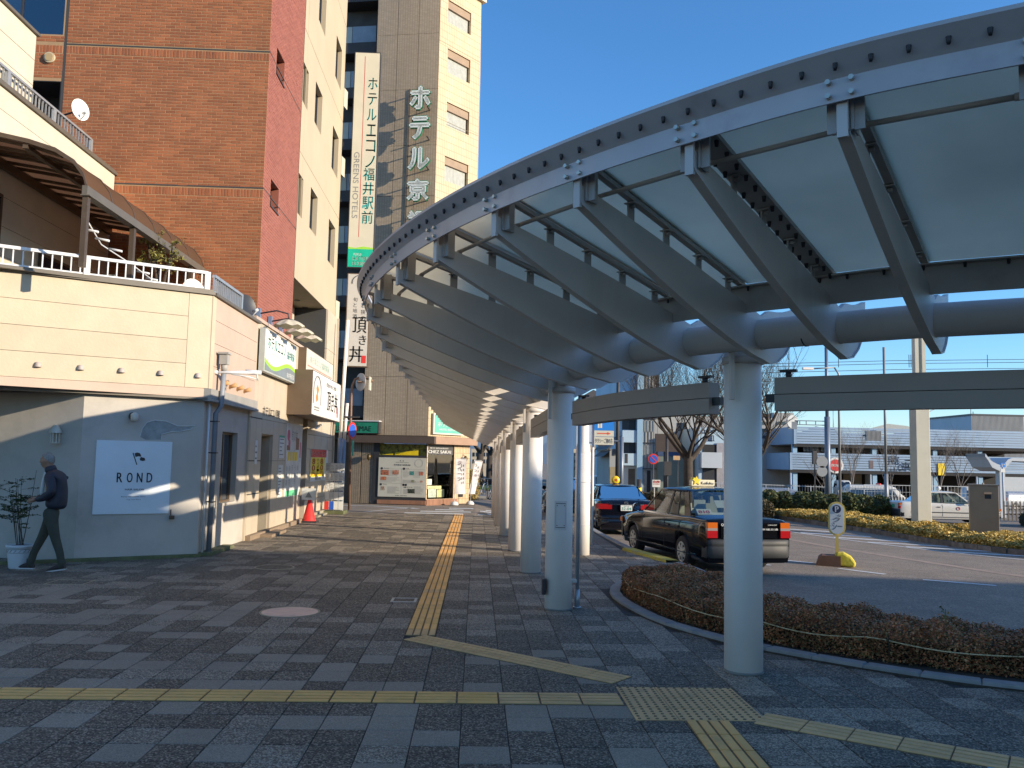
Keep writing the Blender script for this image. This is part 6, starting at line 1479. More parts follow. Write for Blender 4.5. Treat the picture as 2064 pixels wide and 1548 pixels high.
def crown_extra(t, W, yr, yf, kw):
    for s in (-1, 1):
        k = MB(); k.prism([(s*.42,yr-.015),(s*.80,yr+.02),(s*.86,yr+.22),(s*.80,yr+.3),(s*.42,yr+.1)] if s > 0 else [(s*.42,yr-.015),(s*.42,yr+.1),(s*.80,yr+.3),(s*.86,yr+.22),(s*.80,yr+.02)], .80, .95); k.build('tail_light', M_tlr, t, **kw)
        k = MB(); k.box(s*.5, s*.7, yr-.03, yr, .38, .42); k.build('reflector', M_tlr, t, **kw)
        k = MB(); k.box(s*.55, s*.85, yf-.08, yf+.01, .62, .74); k.build('headlight', M_tlc, t, **kw)
    k = MB(); k.box(-.5, .5, yr-.02, yr, .93, .95); k.box(-.18,-.17,yr-.02,yr,.78,.93); k.box(.17,.18,yr-.02,yr,.78,.93); k.build('chrome_trim', M_chrome, t, **kw)
    k = MB(); k.box(-.165, .165, yr-.028, yr-.01, .76, .92); k.build('number_plate', M_paper, t, **kw)
    fr = (Vector((0,yr-.03,0)), Vector((1,0,0)), Z, Vector((0,-1,0)))
    k = MB(); text(k, '32-04', fr, -.14, .78, .28, .08, .0, .002, fill=True); text(k, '福井 500', fr, -.08, .875, .16, .03, 0, 0, fill=True); k.build('plate_lettering', M_green, t, **kw)
    k = MB(); k.tube([Vector((.06*math.cos(a), yr-.012, .985+.035*math.sin(a))) for a in [2*math.pi*q/14 for q in range(15)]], .007, 5); k.tube([Vector((.025*math.cos(a), yr-.012, .985+.033*math.sin(a))) for a in [2*math.pi*q/14 for q in range(15)]], .005, 5); k.build('oval_emblem', M_chrome, t, **kw)
    k = MB(); text(k, 'Athlete', fr, -.62, .98, .2, .03, .0, 0, fill=True); k.build('badge', M_chrome, t, **kw)
    k = MB(); k.tube([(0,-.2,1.46),(0,-.2,1.50)], .09, 10); k.build('lamp_foot', M_plast_b, t, **kw)
    k = MB(); k.smooth = True; k.tube([(0,-.24,1.60),(0,-.22,1.60),(0,-.17,1.60),(0,-.15,1.60)], [.07,.13,.13,.07], 16); k.build('roof_lamp', mat('roof_lamp_yellow', (.80,.55,.02), .3, var=0), t, **kw)
    k = MB(); text(k, '福', (Vector((-.05,-.245,1.555)), Vector((1,0,0)), Z, Vector((0,-1,0))), 0, 0, .1, .09, .002, .003); k.build('lamp_mark', M_red, t, **kw)
crown = dict(W=.86, L=4.85, axles=(-1.40,1.45), paint=M_carnavy, bumper=M_carnavy, taper=.14, wr=1.08,
    top=[(-2.43,.66),(-2.41,.88),(-2.36,.98),(-2.22,1.04),(-1.75,1.07),(-.3,1.0),(.95,.95),(1.6,.88),(2.15,.76),(2.33,.66),(2.43,.55)],
    cab_w=(.80,.58), cab_z=(.98,1.42), cab_y=(1.15,.45,-.75,-1.75), c_pillar=.2, glass=MATS['car_glass_dark'], rear_glass=MATS['car_glass_dark'], quarter=False, chrome=True, extra=crown_extra)
car('navy_taxi', 'dark navy sedan taxi with round yellow roof lamp ahead of the black one', 'taxi', (4.42,27.4,-.40), 1.0, crown, 'taxis waiting at the rank')
def white_extra(t, W, yr, yf, kw):
    rearset(t, W, yr, yf, kw, plate=M_green, lettering=False)
    for s in (-1,1):
        k = MB(); k.box(s*(W-.01), s*(W+.012), yr+.5, yf-.5, .50, .54); k.build('rub_strip', M_plast_b, t, **kw)
        k = MB(); k.tube([Vector((s*(W+.01), .35+.07*math.cos(a), .72+.07*math.sin(a))) for a in [2*math.pi*q/14 for q in range(15)]], .012, 5); k.build('round_door_mark', M_red, t, **kw)
    k = MB(); k.smooth = True; k.lathe((0,-.2,1.52), [(.03,0),(.05,.03),(.11,.08),(.12,.13),(.08,.2),(.0001,.22)], 14); k.build('roof_lamp', M_paper, t, **kw)
wc = dict(comfort); wc.update(paint=M_carwhite, bumper=M_plast_b, extra=white_extra, chrome=False, fender_mirror=False)
car('white_taxi', 'cream white sedan taxi with a round white roof lamp beyond the yellow hedge', 'taxi', (22.6,41.0,zroad(22.6,41)), 96, wc)
# vans and trucks, seen from afar
def van(name, label, loc, az, L=4.5, W=.85, H=1.9, kind='van', paint=None, light=False, scale=1.0, cat='van'):
    t = thing(name, label, cat, loc, rotz=-R(az)); t.scale = (scale,)*3; kw = dict(local=True); paint = paint or M_carwhite
    b = MB(); b.smooth = True; rows = []
    yr, yf = -L/2, L/2
    tops = [(yr,.8),(yr+.04,H-.2),(yr+.25,H),(yf-1.55,H),(yf-1.2,H-.1),(yf-.62,1.08),(yf-.1,.92),(yf,.6)]
    if kind == 'cab': tops = [(yr,.62),(yr+.05,.66),(yf-1.35,.66),(yf-1.33,H-.05),(yf-.6,H),(yf-.25,H-.25),(yf-.03,.95),(yf,.5)]
    for y in [yr,yr+.04,yr+.25]+[yr+.3+i*(L-.6)/26 for i in range(27)]+[yf-.25,yf-.1,yf]:
        zt = interp(tops, y); ring = [(W*.96,.25),(W,.5),(W,min(.95,zt-.08)),(W*lerp(1,.86,smooth01((zt-1)/.9)),max(zt-.12,.5)),(W*.72 if zt > 1.2 else W*.9,zt),(0,zt+.03)]
        rows.append([(-x,y,z) for x,z in ring]+[(x,y,z) for x,z in ring[::-1][1:]])
    b.grid(rows); n = len(rows[0]); b.add(rows[0], [tuple(range(n))]); b.add(rows[-1], [tuple(range(n))[::-1]]); b.build('body', paint, t, **kw)
    for y0 in (yr+.85, yf-.75):
        for s in (-1,1):
            wt = bpy.data.objects.new('wheel', TY); C.objects.link(wt); wt.parent = t; wt.location = (s*(W-.08), y0, .30); wt.rotation_euler = (0,0,0 if s < 0 else math.pi)
            o = bpy.data.objects.new('rim', RM); C.objects.link(o); o.parent = wt
            k = MB(); k.disc((s*(W-.02),y0,.31),(1,0,0),.36,.05,16); k.build('wheel_arch', M_plast_b, t, **kw)
    for s in (-1,1):
        e = W*1.0; k = MB(); z0, z1 = 1.05, H-.3
        if kind != 'cab': pts = [(s*(e+.006),yr+.3,z0),(s*(e+.006),yf-1.05,z0),(s*(W*.93),yf-1.4,z1),(s*(W*.93),yr+.35,z1)]
        else: pts = [(s*(e+.006),yf-1.2,z0),(s*(e+.006),yf-.4,z0),(s*(W*.92),yf-.55,z1),(s*(W*.92),yf-1.2,z1)]
        k.add(pts, [(0,1,2,3)]); k.build('side_window', M_win, t, **kw)
        k = MB(); k.box(s*(W-.18), s*(W+.005), yr-.01, yr+.03, .75, 1.05); k.build('tail_light', M_tlr, t, **kw)
        k = MB(); k.box(s*(W+.02), s*(W+.14), yf-1.0, yf-.93, 1.05, 1.2); k.build('mirror', paint, t, **kw)
    k = MB(); k.add([(-W*.8,yf-.56,1.12),(W*.8,yf-.56,1.12),(W*.66,yf-1.18,H-.1),(-W*.66,yf-1.18,H-.1)] if kind != 'cab' else [(-W*.8,yf+.0,1.0),(W*.8,yf+.0,1.0),(W*.7,yf-.2,H-.25),(-W*.7,yf-.2,H-.25)], [(0,1,2,3)]); k.build('windscreen', M_win, t, **kw)
    if kind != 'cab': k = MB(); k.add([(-W*.78,yr+.015,1.1),(-W*.72,yr+.035,H-.28),(W*.72,yr+.035,H-.28),(W*.78,yr+.015,1.1)][::1], [(0,1,2,3)]); k.build('rear_window', M_win, t, **kw)
    else:
        k = MB()
        for s in (-1,1): k.box(s*W-.02, s*W+.02, yr, yf-1.4, .66, .95)
        k.box(-W, W, yr-.02, yr+.02, .66, .95); k.build('truck_bed', paint, t, **kw)
    if light:
        k = MB(); k.smooth = True; k.tube([(-.5,0.1,H+.09),(-.45,.1,H+.09),(.45,.1,H+.09),(.5,.1,H+.09)], [.03,.09,.09,.03], 10); k.build('light_bar', M_cone, t, **kw)
    return t
def place_px(px, py, Y, z=None):
    q = at_y(px, py, Y); return q.x
van('emergency_van', 'white van with a red roof light bar behind the picket fence', (place_px(1768,1000,62),62,zroad(30,62)), 102, 4.6, .85, 1.85, light=True)
van('white_minibus', 'small white van parked nose out under the car park', (place_px(1700,980,80),80,zroad(30,80)+.3), 195, 3.4, .68, 1.7)
van('light_truck', 'white light truck parked behind the bare trees under the car park', (place_px(1925,985,72),72,zroad(40,72)), 100, 3.8, .74, 1.8, kind='cab', cat='truck')
van('silver_car', 'grey rounded car just visible at the right edge under the car park', (place_px(2055,990,70),70,zroad(40,70)), 80, 4.0, .8, 1.5, paint=mat('car_silver', (.35,.37,.4), .3, .4), cat='car')
van('silver_car', 'pale car half hidden by the hedge left of the blue pole', (place_px(1575,985,66),66,zroad(30,66)+.1), 100, 4.2, .8, 1.4, paint=MATS['car_silver'], cat='car')
van('white_van', 'white van far down the street beyond the narrow house', (place_px(1208,962,70),70,zroad(9,70)), 175, 4.3, .8, 1.8)
car('dark_car', 'dark car nose poking in at the right edge beside the yellow hedge', 'car', (17.9,21.6,-.60), -75, {**crown, 'paint': M_carblack, 'bumper': M_plast_b, 'extra': None})
car('far_dark_car', 'dark car waiting beyond the columns at the far kerb', 'car', (place_px(1152,1000,34),34.5,-.36), -3, {**crown, 'paint': M_carblack, 'bumper': M_carblack, 'extra': lambda t,W,yr,yf,kw: [MB().box(s*.5,s*.8,yr-.02,yr+.02,.8,.95).build('tail_light', M_tlr, t, **kw) for s in (-1,1)]})
# ================================================================== planting
M_az = leafmat('azalea_leaf', [(.18,.07,.035),(.46,.165,.075),(.54,.20,.085),(.28,.15,.06),(.14,.13,.045),(.58,.30,.14)])
M_twig = mat('twig', (.07,.05,.035), .9, var=.2, vscale=10)
M_yleaf = leafmat('yellow_leaf', [(.24,.17,.04),(.62,.43,.11),(.72,.52,.18),(.48,.34,.08),(.32,.25,.06)])
M_gleaf = leafmat('green_hedge_leaf', [(.035,.055,.018),(.09,.11,.035),(.15,.16,.055),(.09,.07,.04)])
M_bleaf = leafmat('brown_hedge_leaf', [(.06,.05,.03),(.13,.11,.06),(.09,.085,.035),(.16,.11,.07)])
def hedge_cloud(front, back, h, n, seed, base=0.0, zf=None, rnd_=.06, wob=.05, skirt=.10):
    """points through a clipped hedge: shell weighted, between two polylines"""
    rg = np.random.default_rng(seed); F = np.array(resample(front, n=60)); B = np.array(resample(back, n=60)); s = rg.uniform(0, 58.99, n); i = s.astype(int); f = (s-i)[:,None]
    f0 = F[i]*(1-f)+F[i+1]*f; b0 = B[i]*(1-f)+B[i+1]*f
    t = rg.uniform(0,1,n); w = rg.uniform(0,1,n); kind = rg.uniform(0,1,n)
    z = np.where(kind < .55, 1-rg.exponential(.10,n), rg.uniform(0,1,n)); z = np.clip(z, 0, 1)
    edge = rg.uniform(0,1,n); t = np.where(kind > .55, np.where(edge < .75, rg.exponential(.08,n), 1-rg.exponential(.08,n)), t); t = np.clip(t, 0, 1)
    P = f0*(1-t[:,None])+b0*t[:,None]
    u = s
    bump = wob*(np.sin(u*1.3+seed)+.7*np.sin(u*3.1+t*5)+.6*np.sin(u*.53+2))+rg.normal(0,.012,n)
    endf = np.clip(np.minimum(s, 59-s)/3.0, 0, 1)**.5
    rim = 1-.30*np.clip(1-np.minimum(t,1-t)/.16, 0, 1)**2
    hh = (h+bump)*rim*(.55+.45*endf)
    zz = z*hh
    if zf is not None: zb = np.array([zf(x, y) for x, y in P])
    else: zb = base
    return np.c_[P[:,0]+rg.normal(0,.01,n), P[:,1]+rg.normal(0,.01,n), zz+zb+.02]
def hedge(name, label, front, back, h, n, size, m, seed, zf=None, core=None, twigs=True, cat='hedge', **k):
    c = front[len(front)//2]; t = thing(name, label, cat, (c[0], c[1], zf(*c) if zf else 0))
    P = hedge_cloud(front, back, h, n, seed, zf=zf, **k); fast_leaves('foliage', P, size, m, t, seed=seed)
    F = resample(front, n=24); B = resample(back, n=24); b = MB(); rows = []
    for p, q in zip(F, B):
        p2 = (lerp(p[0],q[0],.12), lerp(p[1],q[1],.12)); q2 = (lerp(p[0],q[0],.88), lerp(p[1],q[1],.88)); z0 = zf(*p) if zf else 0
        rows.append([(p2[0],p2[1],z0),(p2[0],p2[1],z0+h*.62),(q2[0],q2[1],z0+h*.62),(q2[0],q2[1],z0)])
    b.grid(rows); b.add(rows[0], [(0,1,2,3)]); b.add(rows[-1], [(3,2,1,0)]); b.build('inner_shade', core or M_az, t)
    if twigs:
        b = MB(); rr = random.Random(seed)
        for _ in range(160):
            k_ = rr.random(); i = int(k_*22); f = rr.random(); p = (lerp(F[i][0],F[i+1][0],f), lerp(F[i][1],F[i+1][1],f)); q = (lerp(B[i][0],B[i+1][0],f), lerp(B[i][1],B[i+1][1],f)); tt = rr.choice((.05,.1,.5,.9)); x = lerp(p[0],q[0],tt); y = lerp(p[1],q[1],tt); z0 = zf(x,y) if zf else 0
            b.tube([(x,y,z0),(x+rr.uniform(-.08,.08),y+rr.uniform(-.1,.06),z0+h*rr.uniform(.6,.9))], .005, 3, caps=False)
        b.build('stems', M_twig, t, kind='stuff')
    return t
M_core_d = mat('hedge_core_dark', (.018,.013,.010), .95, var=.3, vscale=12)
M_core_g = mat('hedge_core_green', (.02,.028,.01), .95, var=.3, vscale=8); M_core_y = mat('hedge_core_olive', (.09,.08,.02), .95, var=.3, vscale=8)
HF = [(2.15,12.15),(1.98,11.6),(1.98,10.9),(2.16,9.7),(2.52,8.85),(2.85,8.4),(3.28,7.95),(3.78,7.55),(4.4,7.15),(5.6,6.65),(7.5,6.15),(9.5,5.8)]
HB = [(2.75,12.5),(3.1,12.1),(3.3,11.0),(3.3,10.1),(3.45,9.4),(3.75,8.9),(4.15,8.5),(4.6,8.15),(5.2,7.85),(6.4,7.35),(8.2,6.85),(10,6.5)]
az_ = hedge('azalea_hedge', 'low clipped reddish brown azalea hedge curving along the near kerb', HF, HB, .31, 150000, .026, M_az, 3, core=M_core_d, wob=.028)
# straw rope slung along the hedge
M_rope = mat('straw_rope', (.55,.42,.24), .9, var=.2, vscale=30)
rp = catmull(offset2(HF, .03), 4); b = MB(); path = []
for i, p in enumerate(rp[4:]): path.append((p[0]-.01, p[1]-.02, .225-.05*abs(math.sin(i*.42))))
b.tube(path, .006, 5); o = b.build('hedge_rope', M_rope); o['label'] = 'pale straw rope tied along the front of the red azalea hedge'; o['category'] = 'rope'
b = MB(); rr = random.Random(12)
# scattered weeds and a sprout
t = thing('weed', 'thin green sprout sticking up out of the azalea hedge', 'plant', (4.25,7.7,.3)); b = MB(); b.tube([(4.25,7.7,.2),(4.24,7.69,.48)], .004, 4); b.build('stem', M_gleaf, t)
fast_leaves('leaf', [(4.25+rr.uniform(-.05,.05),7.7+rr.uniform(-.04,.04),.34+rr.uniform(0,.16)) for _ in range(40)], .03, M_gleaf, t, seed=4, kind=None)
b = MB(); LS = MB()
for _ in range(180):
    k_ = rr.random(); i = int(k_*(len(PF_in)-30)); p = PF_in[i]; x = p[0]+rr.uniform(.02,.35); y = p[1]+rr.uniform(.02,.3)
    LS.m = 0; a = rr.uniform(0,6.28); s_ = rr.uniform(.01,.03); LS.add([(x+s_*math.cos(a),y+s_*math.sin(a),.02),(x-s_*.4*math.sin(a),y+s_*.4*math.cos(a),.026),(x-s_*math.cos(a),y-s_*math.sin(a),.022),(x+s_*.4*math.sin(a),y-s_*.4*math.cos(a),.03)], [(0,1,2,3)])
o = LS.build('fallen_leaves', mat('dead_leaf', (.22,.12,.07), .8, var=.4, vscale=40, island=.3), kind='stuff')
# yellow median
MF = [(10.9,34.0),(11.6,32.3),(12.9,31.6),(13.6,30.6),(14.2,29.0),(14.45,27.0),(14.6,25.2),(14.9,23.6),(15.6,22.3),(17.2,20.9),(20,19.7),(26,18.5)]
MF = [(13.6,39.5),(13.5,37.5),(13.9,35.6),(14.25,33.2),(14.6,30.0),(14.65,26.8),(14.9,23.4),(15.7,21.6),(17.5,20.2),(21,19.0),(27,18.0)]
MBk = [(15.2,40.6),(15.9,39.5),(16.6,37.5),(17.2,35.0),(17.8,32.0),(18.2,29.5),(18.8,27.2),(19.8,25.4),(21.4,24.2),(24,23.0),(29,22)]
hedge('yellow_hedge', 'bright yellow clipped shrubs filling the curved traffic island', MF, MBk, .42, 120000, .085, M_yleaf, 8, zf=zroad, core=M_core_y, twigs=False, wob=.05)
t = thing('island_kerb', 'old grey brown block kerb round the yellow shrub island', 'kerb', (14.6,27,zroad(14.6,27)))
kl = offset2(MF, .0)
L_ = resample(kl, .62)
for i in range(min(len(L_)-1, 60)):
    a, b_ = L_[i], L_[i+1]; d = Vector((b_[0]-a[0], b_[1]-a[1], 0)).normalized(); n = Vector((-d.y, d.x, 0)); z0 = zroad(*a)
    m = MB(); m.fbox((Vector((a[0],a[1],z0)), d, n, Z) if True else None, .006, .60, -.14, .12, -.1, .15 if i % 7 else .17); m.build('kerb_block', mat('old_kerb', (.17,.14,.11), .9, var=.25, vscale=4, island=.2, dirt=(.3,.26,.2), dscale=4), t)
# green hedges and pickets behind
zs_ = lambda x, y: zroad(x, y)
GF = [(14.5,46.0),(16.5,44.5),(18.5,43.6),(20.3,43.2)]; GB = [(16,52),(18.5,51),(21,50),(23,49)]
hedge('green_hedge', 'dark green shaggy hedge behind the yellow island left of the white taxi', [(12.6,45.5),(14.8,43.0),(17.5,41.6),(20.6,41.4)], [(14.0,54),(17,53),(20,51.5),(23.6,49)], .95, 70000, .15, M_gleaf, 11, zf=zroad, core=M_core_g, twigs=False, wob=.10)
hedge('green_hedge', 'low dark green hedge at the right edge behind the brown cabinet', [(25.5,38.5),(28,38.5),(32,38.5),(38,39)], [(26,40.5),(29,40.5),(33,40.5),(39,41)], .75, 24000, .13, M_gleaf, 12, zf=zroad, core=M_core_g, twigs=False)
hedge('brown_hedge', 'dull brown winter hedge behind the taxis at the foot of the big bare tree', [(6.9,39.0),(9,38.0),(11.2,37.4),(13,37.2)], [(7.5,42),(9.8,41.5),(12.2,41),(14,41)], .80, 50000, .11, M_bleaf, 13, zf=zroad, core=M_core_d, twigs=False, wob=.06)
t = thing('picket_fence', 'dark weathered wooden picket fence left of the white taxi', 'fence', (21.5,49,zroad(21.5,49)))
def pickets(t, a, b_, n, h=.9, w=.07):
    a = Vector(a); b_ = Vector(b_); mm = mat('weathered_wood', (.10,.085,.075), .9, var=.25, vscale=4); me = None
    for k in range(n):
        p = a.lerp(b_, k/(n-1)); q = MB(); q.box(-w/2, w/2, -.012, .012, 0, h+.06*(k % 3 == 0))
        if me is None: me = q.mesh('picket', mm)
        inst('picket', me, t, (p.x, p.y, p.z))
    for z in (h*.35, h*.8): q = MB(); q.bar(a+Z*z+Vector((0,.03,0)), b_+Z*z+Vector((0,.03,0)), .03, .06); q.build('rail', mm, t)
pickets(t, (19.6,49.0,zroad(19.6,49)), (24.6,46.5,zroad(24.6,46.5)), 38, 1.0)
t = thing('picket_fence', 'dark weathered wooden picket fence at the right edge beyond the cabinet', 'fence', (30,43,zroad(30,43)))
pickets(t, (27.5,44,zroad(27.5,44)), (36,44,zroad(36,44)), 40, .95)
# bare trees ---------------------------------------------------------------
M_bark = mat('bark', (.055,.043,.034), .95, var=.3, vscale=6, bump=.5, bscale=20); M_bark2 = mat('bark_pale', (.16,.14,.125), .95, var=.25, vscale=6)
def bare_tree(name, label, x, y, z0, h, r, seed, fork=.35, spread=.55, levels=5, m_=None, lean=(0,0), group=None, nf=5):
    t = thing(name, label, 'tree', (x, y, z0), group); rr = random.Random(seed); tr = MB(); br = MB()
    base = Vector((x, y, z0)); top = base+Vector((lean[0], lean[1], h*fork)); tr.tube([base, base+Z*.15, base.lerp(top,.5)+Vector((rr.uniform(-.05,.05),0,0)), top], [r*1.35, r*1.08, r*.92, r*.85], 12); tr.build('trunk', m_ or M_bark, t)
    def grow(p, d, L, r0, lv):
        n = 5; pts = [p]; rs_ = [r0]; q = p.copy(); dd = d.copy()
        for k in range(n):
            dd = (dd+Vector((rr.uniform(-.16,.16), rr.uniform(-.16,.16), rr.uniform(-.04,.16)))).normalized(); q = q+dd*L/n; pts.append(q.copy()); rs_.append(r0*(1-.45*(k+1)/n))
            if lv > 0 and k >= 1 and rr.random() < .75:
                s = Vector((rr.uniform(-1,1), rr.uniform(-1,1), rr.uniform(-.1,.7))).normalized(); grow(q.copy(), (dd*.75+s*.75).normalized(), L*rr.uniform(.5,.72), rs_[-1]*.5, lv-1)
        br.tube(pts, rs_, 6 if r0 > .03 else 3, caps=False)
        if lv > 0:
            for _ in range(2):
                s = Vector((rr.uniform(-1,1), rr.uniform(-1,1), rr.uniform(-.2,.6))).normalized(); grow(q.copy(), (dd*.9+s*.5).normalized(), L*rr.uniform(.6,.8), rs_[-1]*.85, lv-1)
    for k in range(nf):
        a = 2*math.pi*(k+rr.uniform(-.2,.2))/nf; d = Vector((math.cos(a)*spread, math.sin(a)*spread, 1)).normalized(); grow(top-Z*rr.uniform(0,.2)*h*.2, d, h*.30, r*rr.uniform(.34,.55), levels-1)
    br.build('branches', m_ or M_bark, t); return t
x_ = at_y(1387, 950, 37).x; bare_tree('bare_tree', 'large bare tree with a thick dark trunk rising behind the brown hedge', x_, 37, zroad(x_,37), 7.6, .23, 5, fork=.34, spread=.85, levels=6, nf=5)
x_ = at_y(1512, 950, 33).x; bare_tree('bare_tree', 'bare tree whose limbs spread right from behind the nearest column', x_, 33, zroad(x_,33), 7.2, .22, 9, fork=.28, spread=1.0, levels=5, nf=5)
for k, (px, Y, h, s_, lab) in enumerate(((1722,66,7.2,21,'upright pale bare tree in front of the round red emblem wall'),(1665,70,5.2,22,'small thin bare tree right of the red round emblem'),(1790,64,6.4,23,'pale bare tree just left of the square cream post'),(1895,62,6.4,24,'bare tree right of the square cream post'),(1935,64,6.8,25,'twiggy bare tree between the cream post and the wing roofed shelter'))):
    if k == 0: px = 1718
    x_ = at_y(px, 980, Y).x; bare_tree('slim_bare_tree', lab, x_, Y, zroad(x_,Y), h, .09, s_, fork=.25, spread=.32 if k != 1 else .8, levels=4, m_=M_bark2, group='slim bare trees before the car park', nf=4)
for k, (px, Y, s_, lab) in enumerate(((968,60,31,'dark bare street tree beyond the crossing, left one'),(988,66,32,'dark bare street tree beyond the crossing, behind the columns'))):
    x_ = at_y(px, 930, Y).x; bare_tree('street_tree', lab, x_, Y, -.1, 8.0, .28, s_, fork=.30, spread=.8, levels=5, group='street trees beyond the crossing')
t = thing('yellow_bush', 'narrow yellow green bush at the cream hotel corner', 'bush', (-.05,35.6,0)); rg = np.random.default_rng(5); n = 3500
P = np.c_[rg.normal(0,.14,n)+at_y(952,990,35.6).x, rg.normal(0,.16,n)+35.6, rg.uniform(.1,1.35,n)]; fast_leaves('foliage', P, .06, M_yleaf, t, seed=6); b = MB(); b.tube([(P[0,0],35.6,0),(P[0,0],35.6,1.1)], .03, 6); b.build('stem', M_twig, t)
# parked bicycles beyond the crossing
def bike(x, y, az, lab):
    t = thing('bicycle', lab, 'bicycle', (x, y, -.1), 'bicycles parked beyond the crossing', rotz=-R(az)); kw = dict(local=True)
    for s in (-.52,.52): b = MB(); b.tube([Vector((0, s+.32*math.cos(a), .33+.32*math.sin(a))) for a in [2*math.pi*k/16 for k in range(17)]], .018, 5); b.build('wheel', M_tyre, t, **kw)
    b = MB(); b.tube([(0,-.52,.33),(0,-.15,.72),(0,.4,.78),(0,.52,.33)], .018, 5); b.tube([(0,-.15,.72),(0,-.02,.3),(0,.4,.78)], .018, 5); b.tube([(-.22,.36,.98),(.22,.36,.98)], .014, 5); b.tube([(0,.4,.78),(0,.37,.98)], .014, 5); b.build('frame', M_steel, t, **kw)
    b = MB(); b.box(-.07,.07,-.28,-.04,.84,.9); b.tube([(0,-.15,.72),(0,-.16,.85)], .013, 5); b.build('saddle', M_plast_b, t, **kw)
    b = MB(); b.box(-.16,.16,.42,.68,.72,.92); b.build('basket', M_fr, t, **kw)
for k in range(5): bike(-.0+.42*k, 41+.2*k, 20, ['leftmost','second','third','fourth','rightmost'][k]+' bicycle parked beyond the crossing beside the columns')
t = thing('grass_verge', 'strip of green grass under the street trees beyond the crossing', 'verge', (0,58,0)); b = MB(); b.box(-3,4,55,62,-.1,.02); b.build('turf', mat('grass_green', (.07,.13,.02), .95, var=.3, vscale=3), t)
b = MB(); b.box(-40, .5, 40, 41.5, -.02, .10); o = b.build('far_pavement', M_kerb, kind='structure')

# ================================================================== street furniture on the right
t = thing('taxi_parking_sign', 'yellow framed taxi parking sign on a wedge base standing in the road', 'sign', (7.45,17.5,zroad(7.45,17.5)))
sx, sy = 7.52, 17.75; sz = zroad(sx, sy)
fr = (Vector((sx,sy,sz)), Vector((.93,-.36,0)).normalized(), Z, Vector((.93,-.36,0)).normalized().cross(Z))
M_sy = mat('sign_post_yellow', (.75,.52,.12), .5, var=.1, dirt=(.5,.38,.12), dscale=4)
def oval(w, z0, z1, n=12): r = w/2; return [(r*math.cos(a), z1-r+r*math.sin(a)) for a in [math.pi*k/n for k in range(n+1)]]+[(-r*math.cos(a), z0+r-r*math.sin(a)) for a in [math.pi*k/n for k in range(n+1)]]
m = MB(); m.fprism(fr, oval(.34,.62,1.32), -.03, .02); m.build('frame', M_sy, t)
m = MB(); m.fprism(fr, oval(.27,.655,1.285), .02, .024); m.build('face', M_paper, t)
m = MB(); m.disc(fr[0]+Z*1.17+fr[3]*.028, fr[3], .085, .008, 24); m.build('round_mark', mat('ink_navy', (.02,.03,.07), .5), t)
m = MB(); text(m, 'P', fr, -.03, 1.11, .065, .12, .034, .005, fill=True); m.build('letter', M_paper, t)
m = MB(); text(m, 'タ', fr, .0, 1.0, .08, .06, .026, .002, fill=True); text(m, 'ク', fr, -.08, .90, .14, .1, .026, .004, fill=True); text(m, 'シー', fr, -.09, .74, .19, .15, .026, .006, fill=True)
m.build('worn_lettering', M_mid, t)
m = MB(); m.fbox(fr, -.03, .03, .28, .64, -.03, .03); m.build('post', M_sy, t)
bs = MB(); bs.fprism((fr[0], fr[1], Z, fr[3]), [(-.42,0),(.06,0),(.06,.22),(-.30,.22),(-.36,.18)], -.22, .22); bs.build('weight', mat('weight_brown', (.16,.075,.04), .8, var=.25, vscale=6), t)
m = MB(); m.fprism((fr[0], fr[1], Z, fr[3]), [(.0,.02),(.33,.0),(.36,.09),(.27,.21),(.12,.29),(-.03,.28),(-.05,.23)], -.18, .18); m.build('sandbag', mat('bag_yellow', (.60,.48,.04), .8, var=.25, vscale=9, bump=.6, bscale=14), t, bevel=.04)
# kerb-side parking direction sign
t = thing('parking_direction_sign', 'blue P sign with a red arrow plate and taxi text on a white pole', 'sign', (2.25,17.0,0)); xx = at_y(1205,1000,18.3).x
m = MB(); m.cyl((xx-.12,18.3), .03, 0, 2.7, 10); m.build('pole', M_col, t)
a = at_y(1198,842,18.2); b2 = at_y(1237,868,18.2); q3_ = at_y(1235,886,18.2); q4_ = at_y(1236,897,18.2)
f = (Vector((a.x,18.2,0)), Vector((1,0,0)), Z, Vector((0,-1,0))); w_ = b2.x-a.x
m = MB(); m.fbox(f, 0, w_, b2.z, b2.z+.62, 0, .02); m.build('blue_panel', mat('sign_azure', (.02,.20,.62), .4, var=0), t)
m = MB(); text(m, 'P', f, w_*.22, b2.z+.05, w_*.56, .52, .022, .02, fill=True); m.build('letter', M_paper, t)
m = MB(); m.fbox(f, 0, w_, q3_.z+.06, b2.z-.005, 0, .02); m.fbox(f, 0, w_, q4_.z, q3_.z+.05, 0, .02); m.build('plate', M_sgc, t)
m = MB(); zc = (q3_.z+.06+b2.z)/2; m.fbox(f, w_*.15, w_*.7, zc-.012, zc+.012, .02, .024); m.fprism(f, [(w_*.68,zc-.03),(w_*.85,zc),(w_*.68,zc+.03)], .02, .024); m.build('red_arrow', mat('arrow_red', (.65,.12,.06), .5, var=0), t)
m = MB(); text(m, 'タクシーご用ゐ'[:5]+'用の方', f, w_*.04, q4_.z+.03, w_*.9, (q3_.z-q4_.z)*.75+.02, .022, .003, fill=True); m.build('lettering', M_mid, t)
m = MB(); m.bar((xx-.12,18.3,2.15),(xx-.35,18.25,2.15),.03); m.build('bracket', M_steel, t)
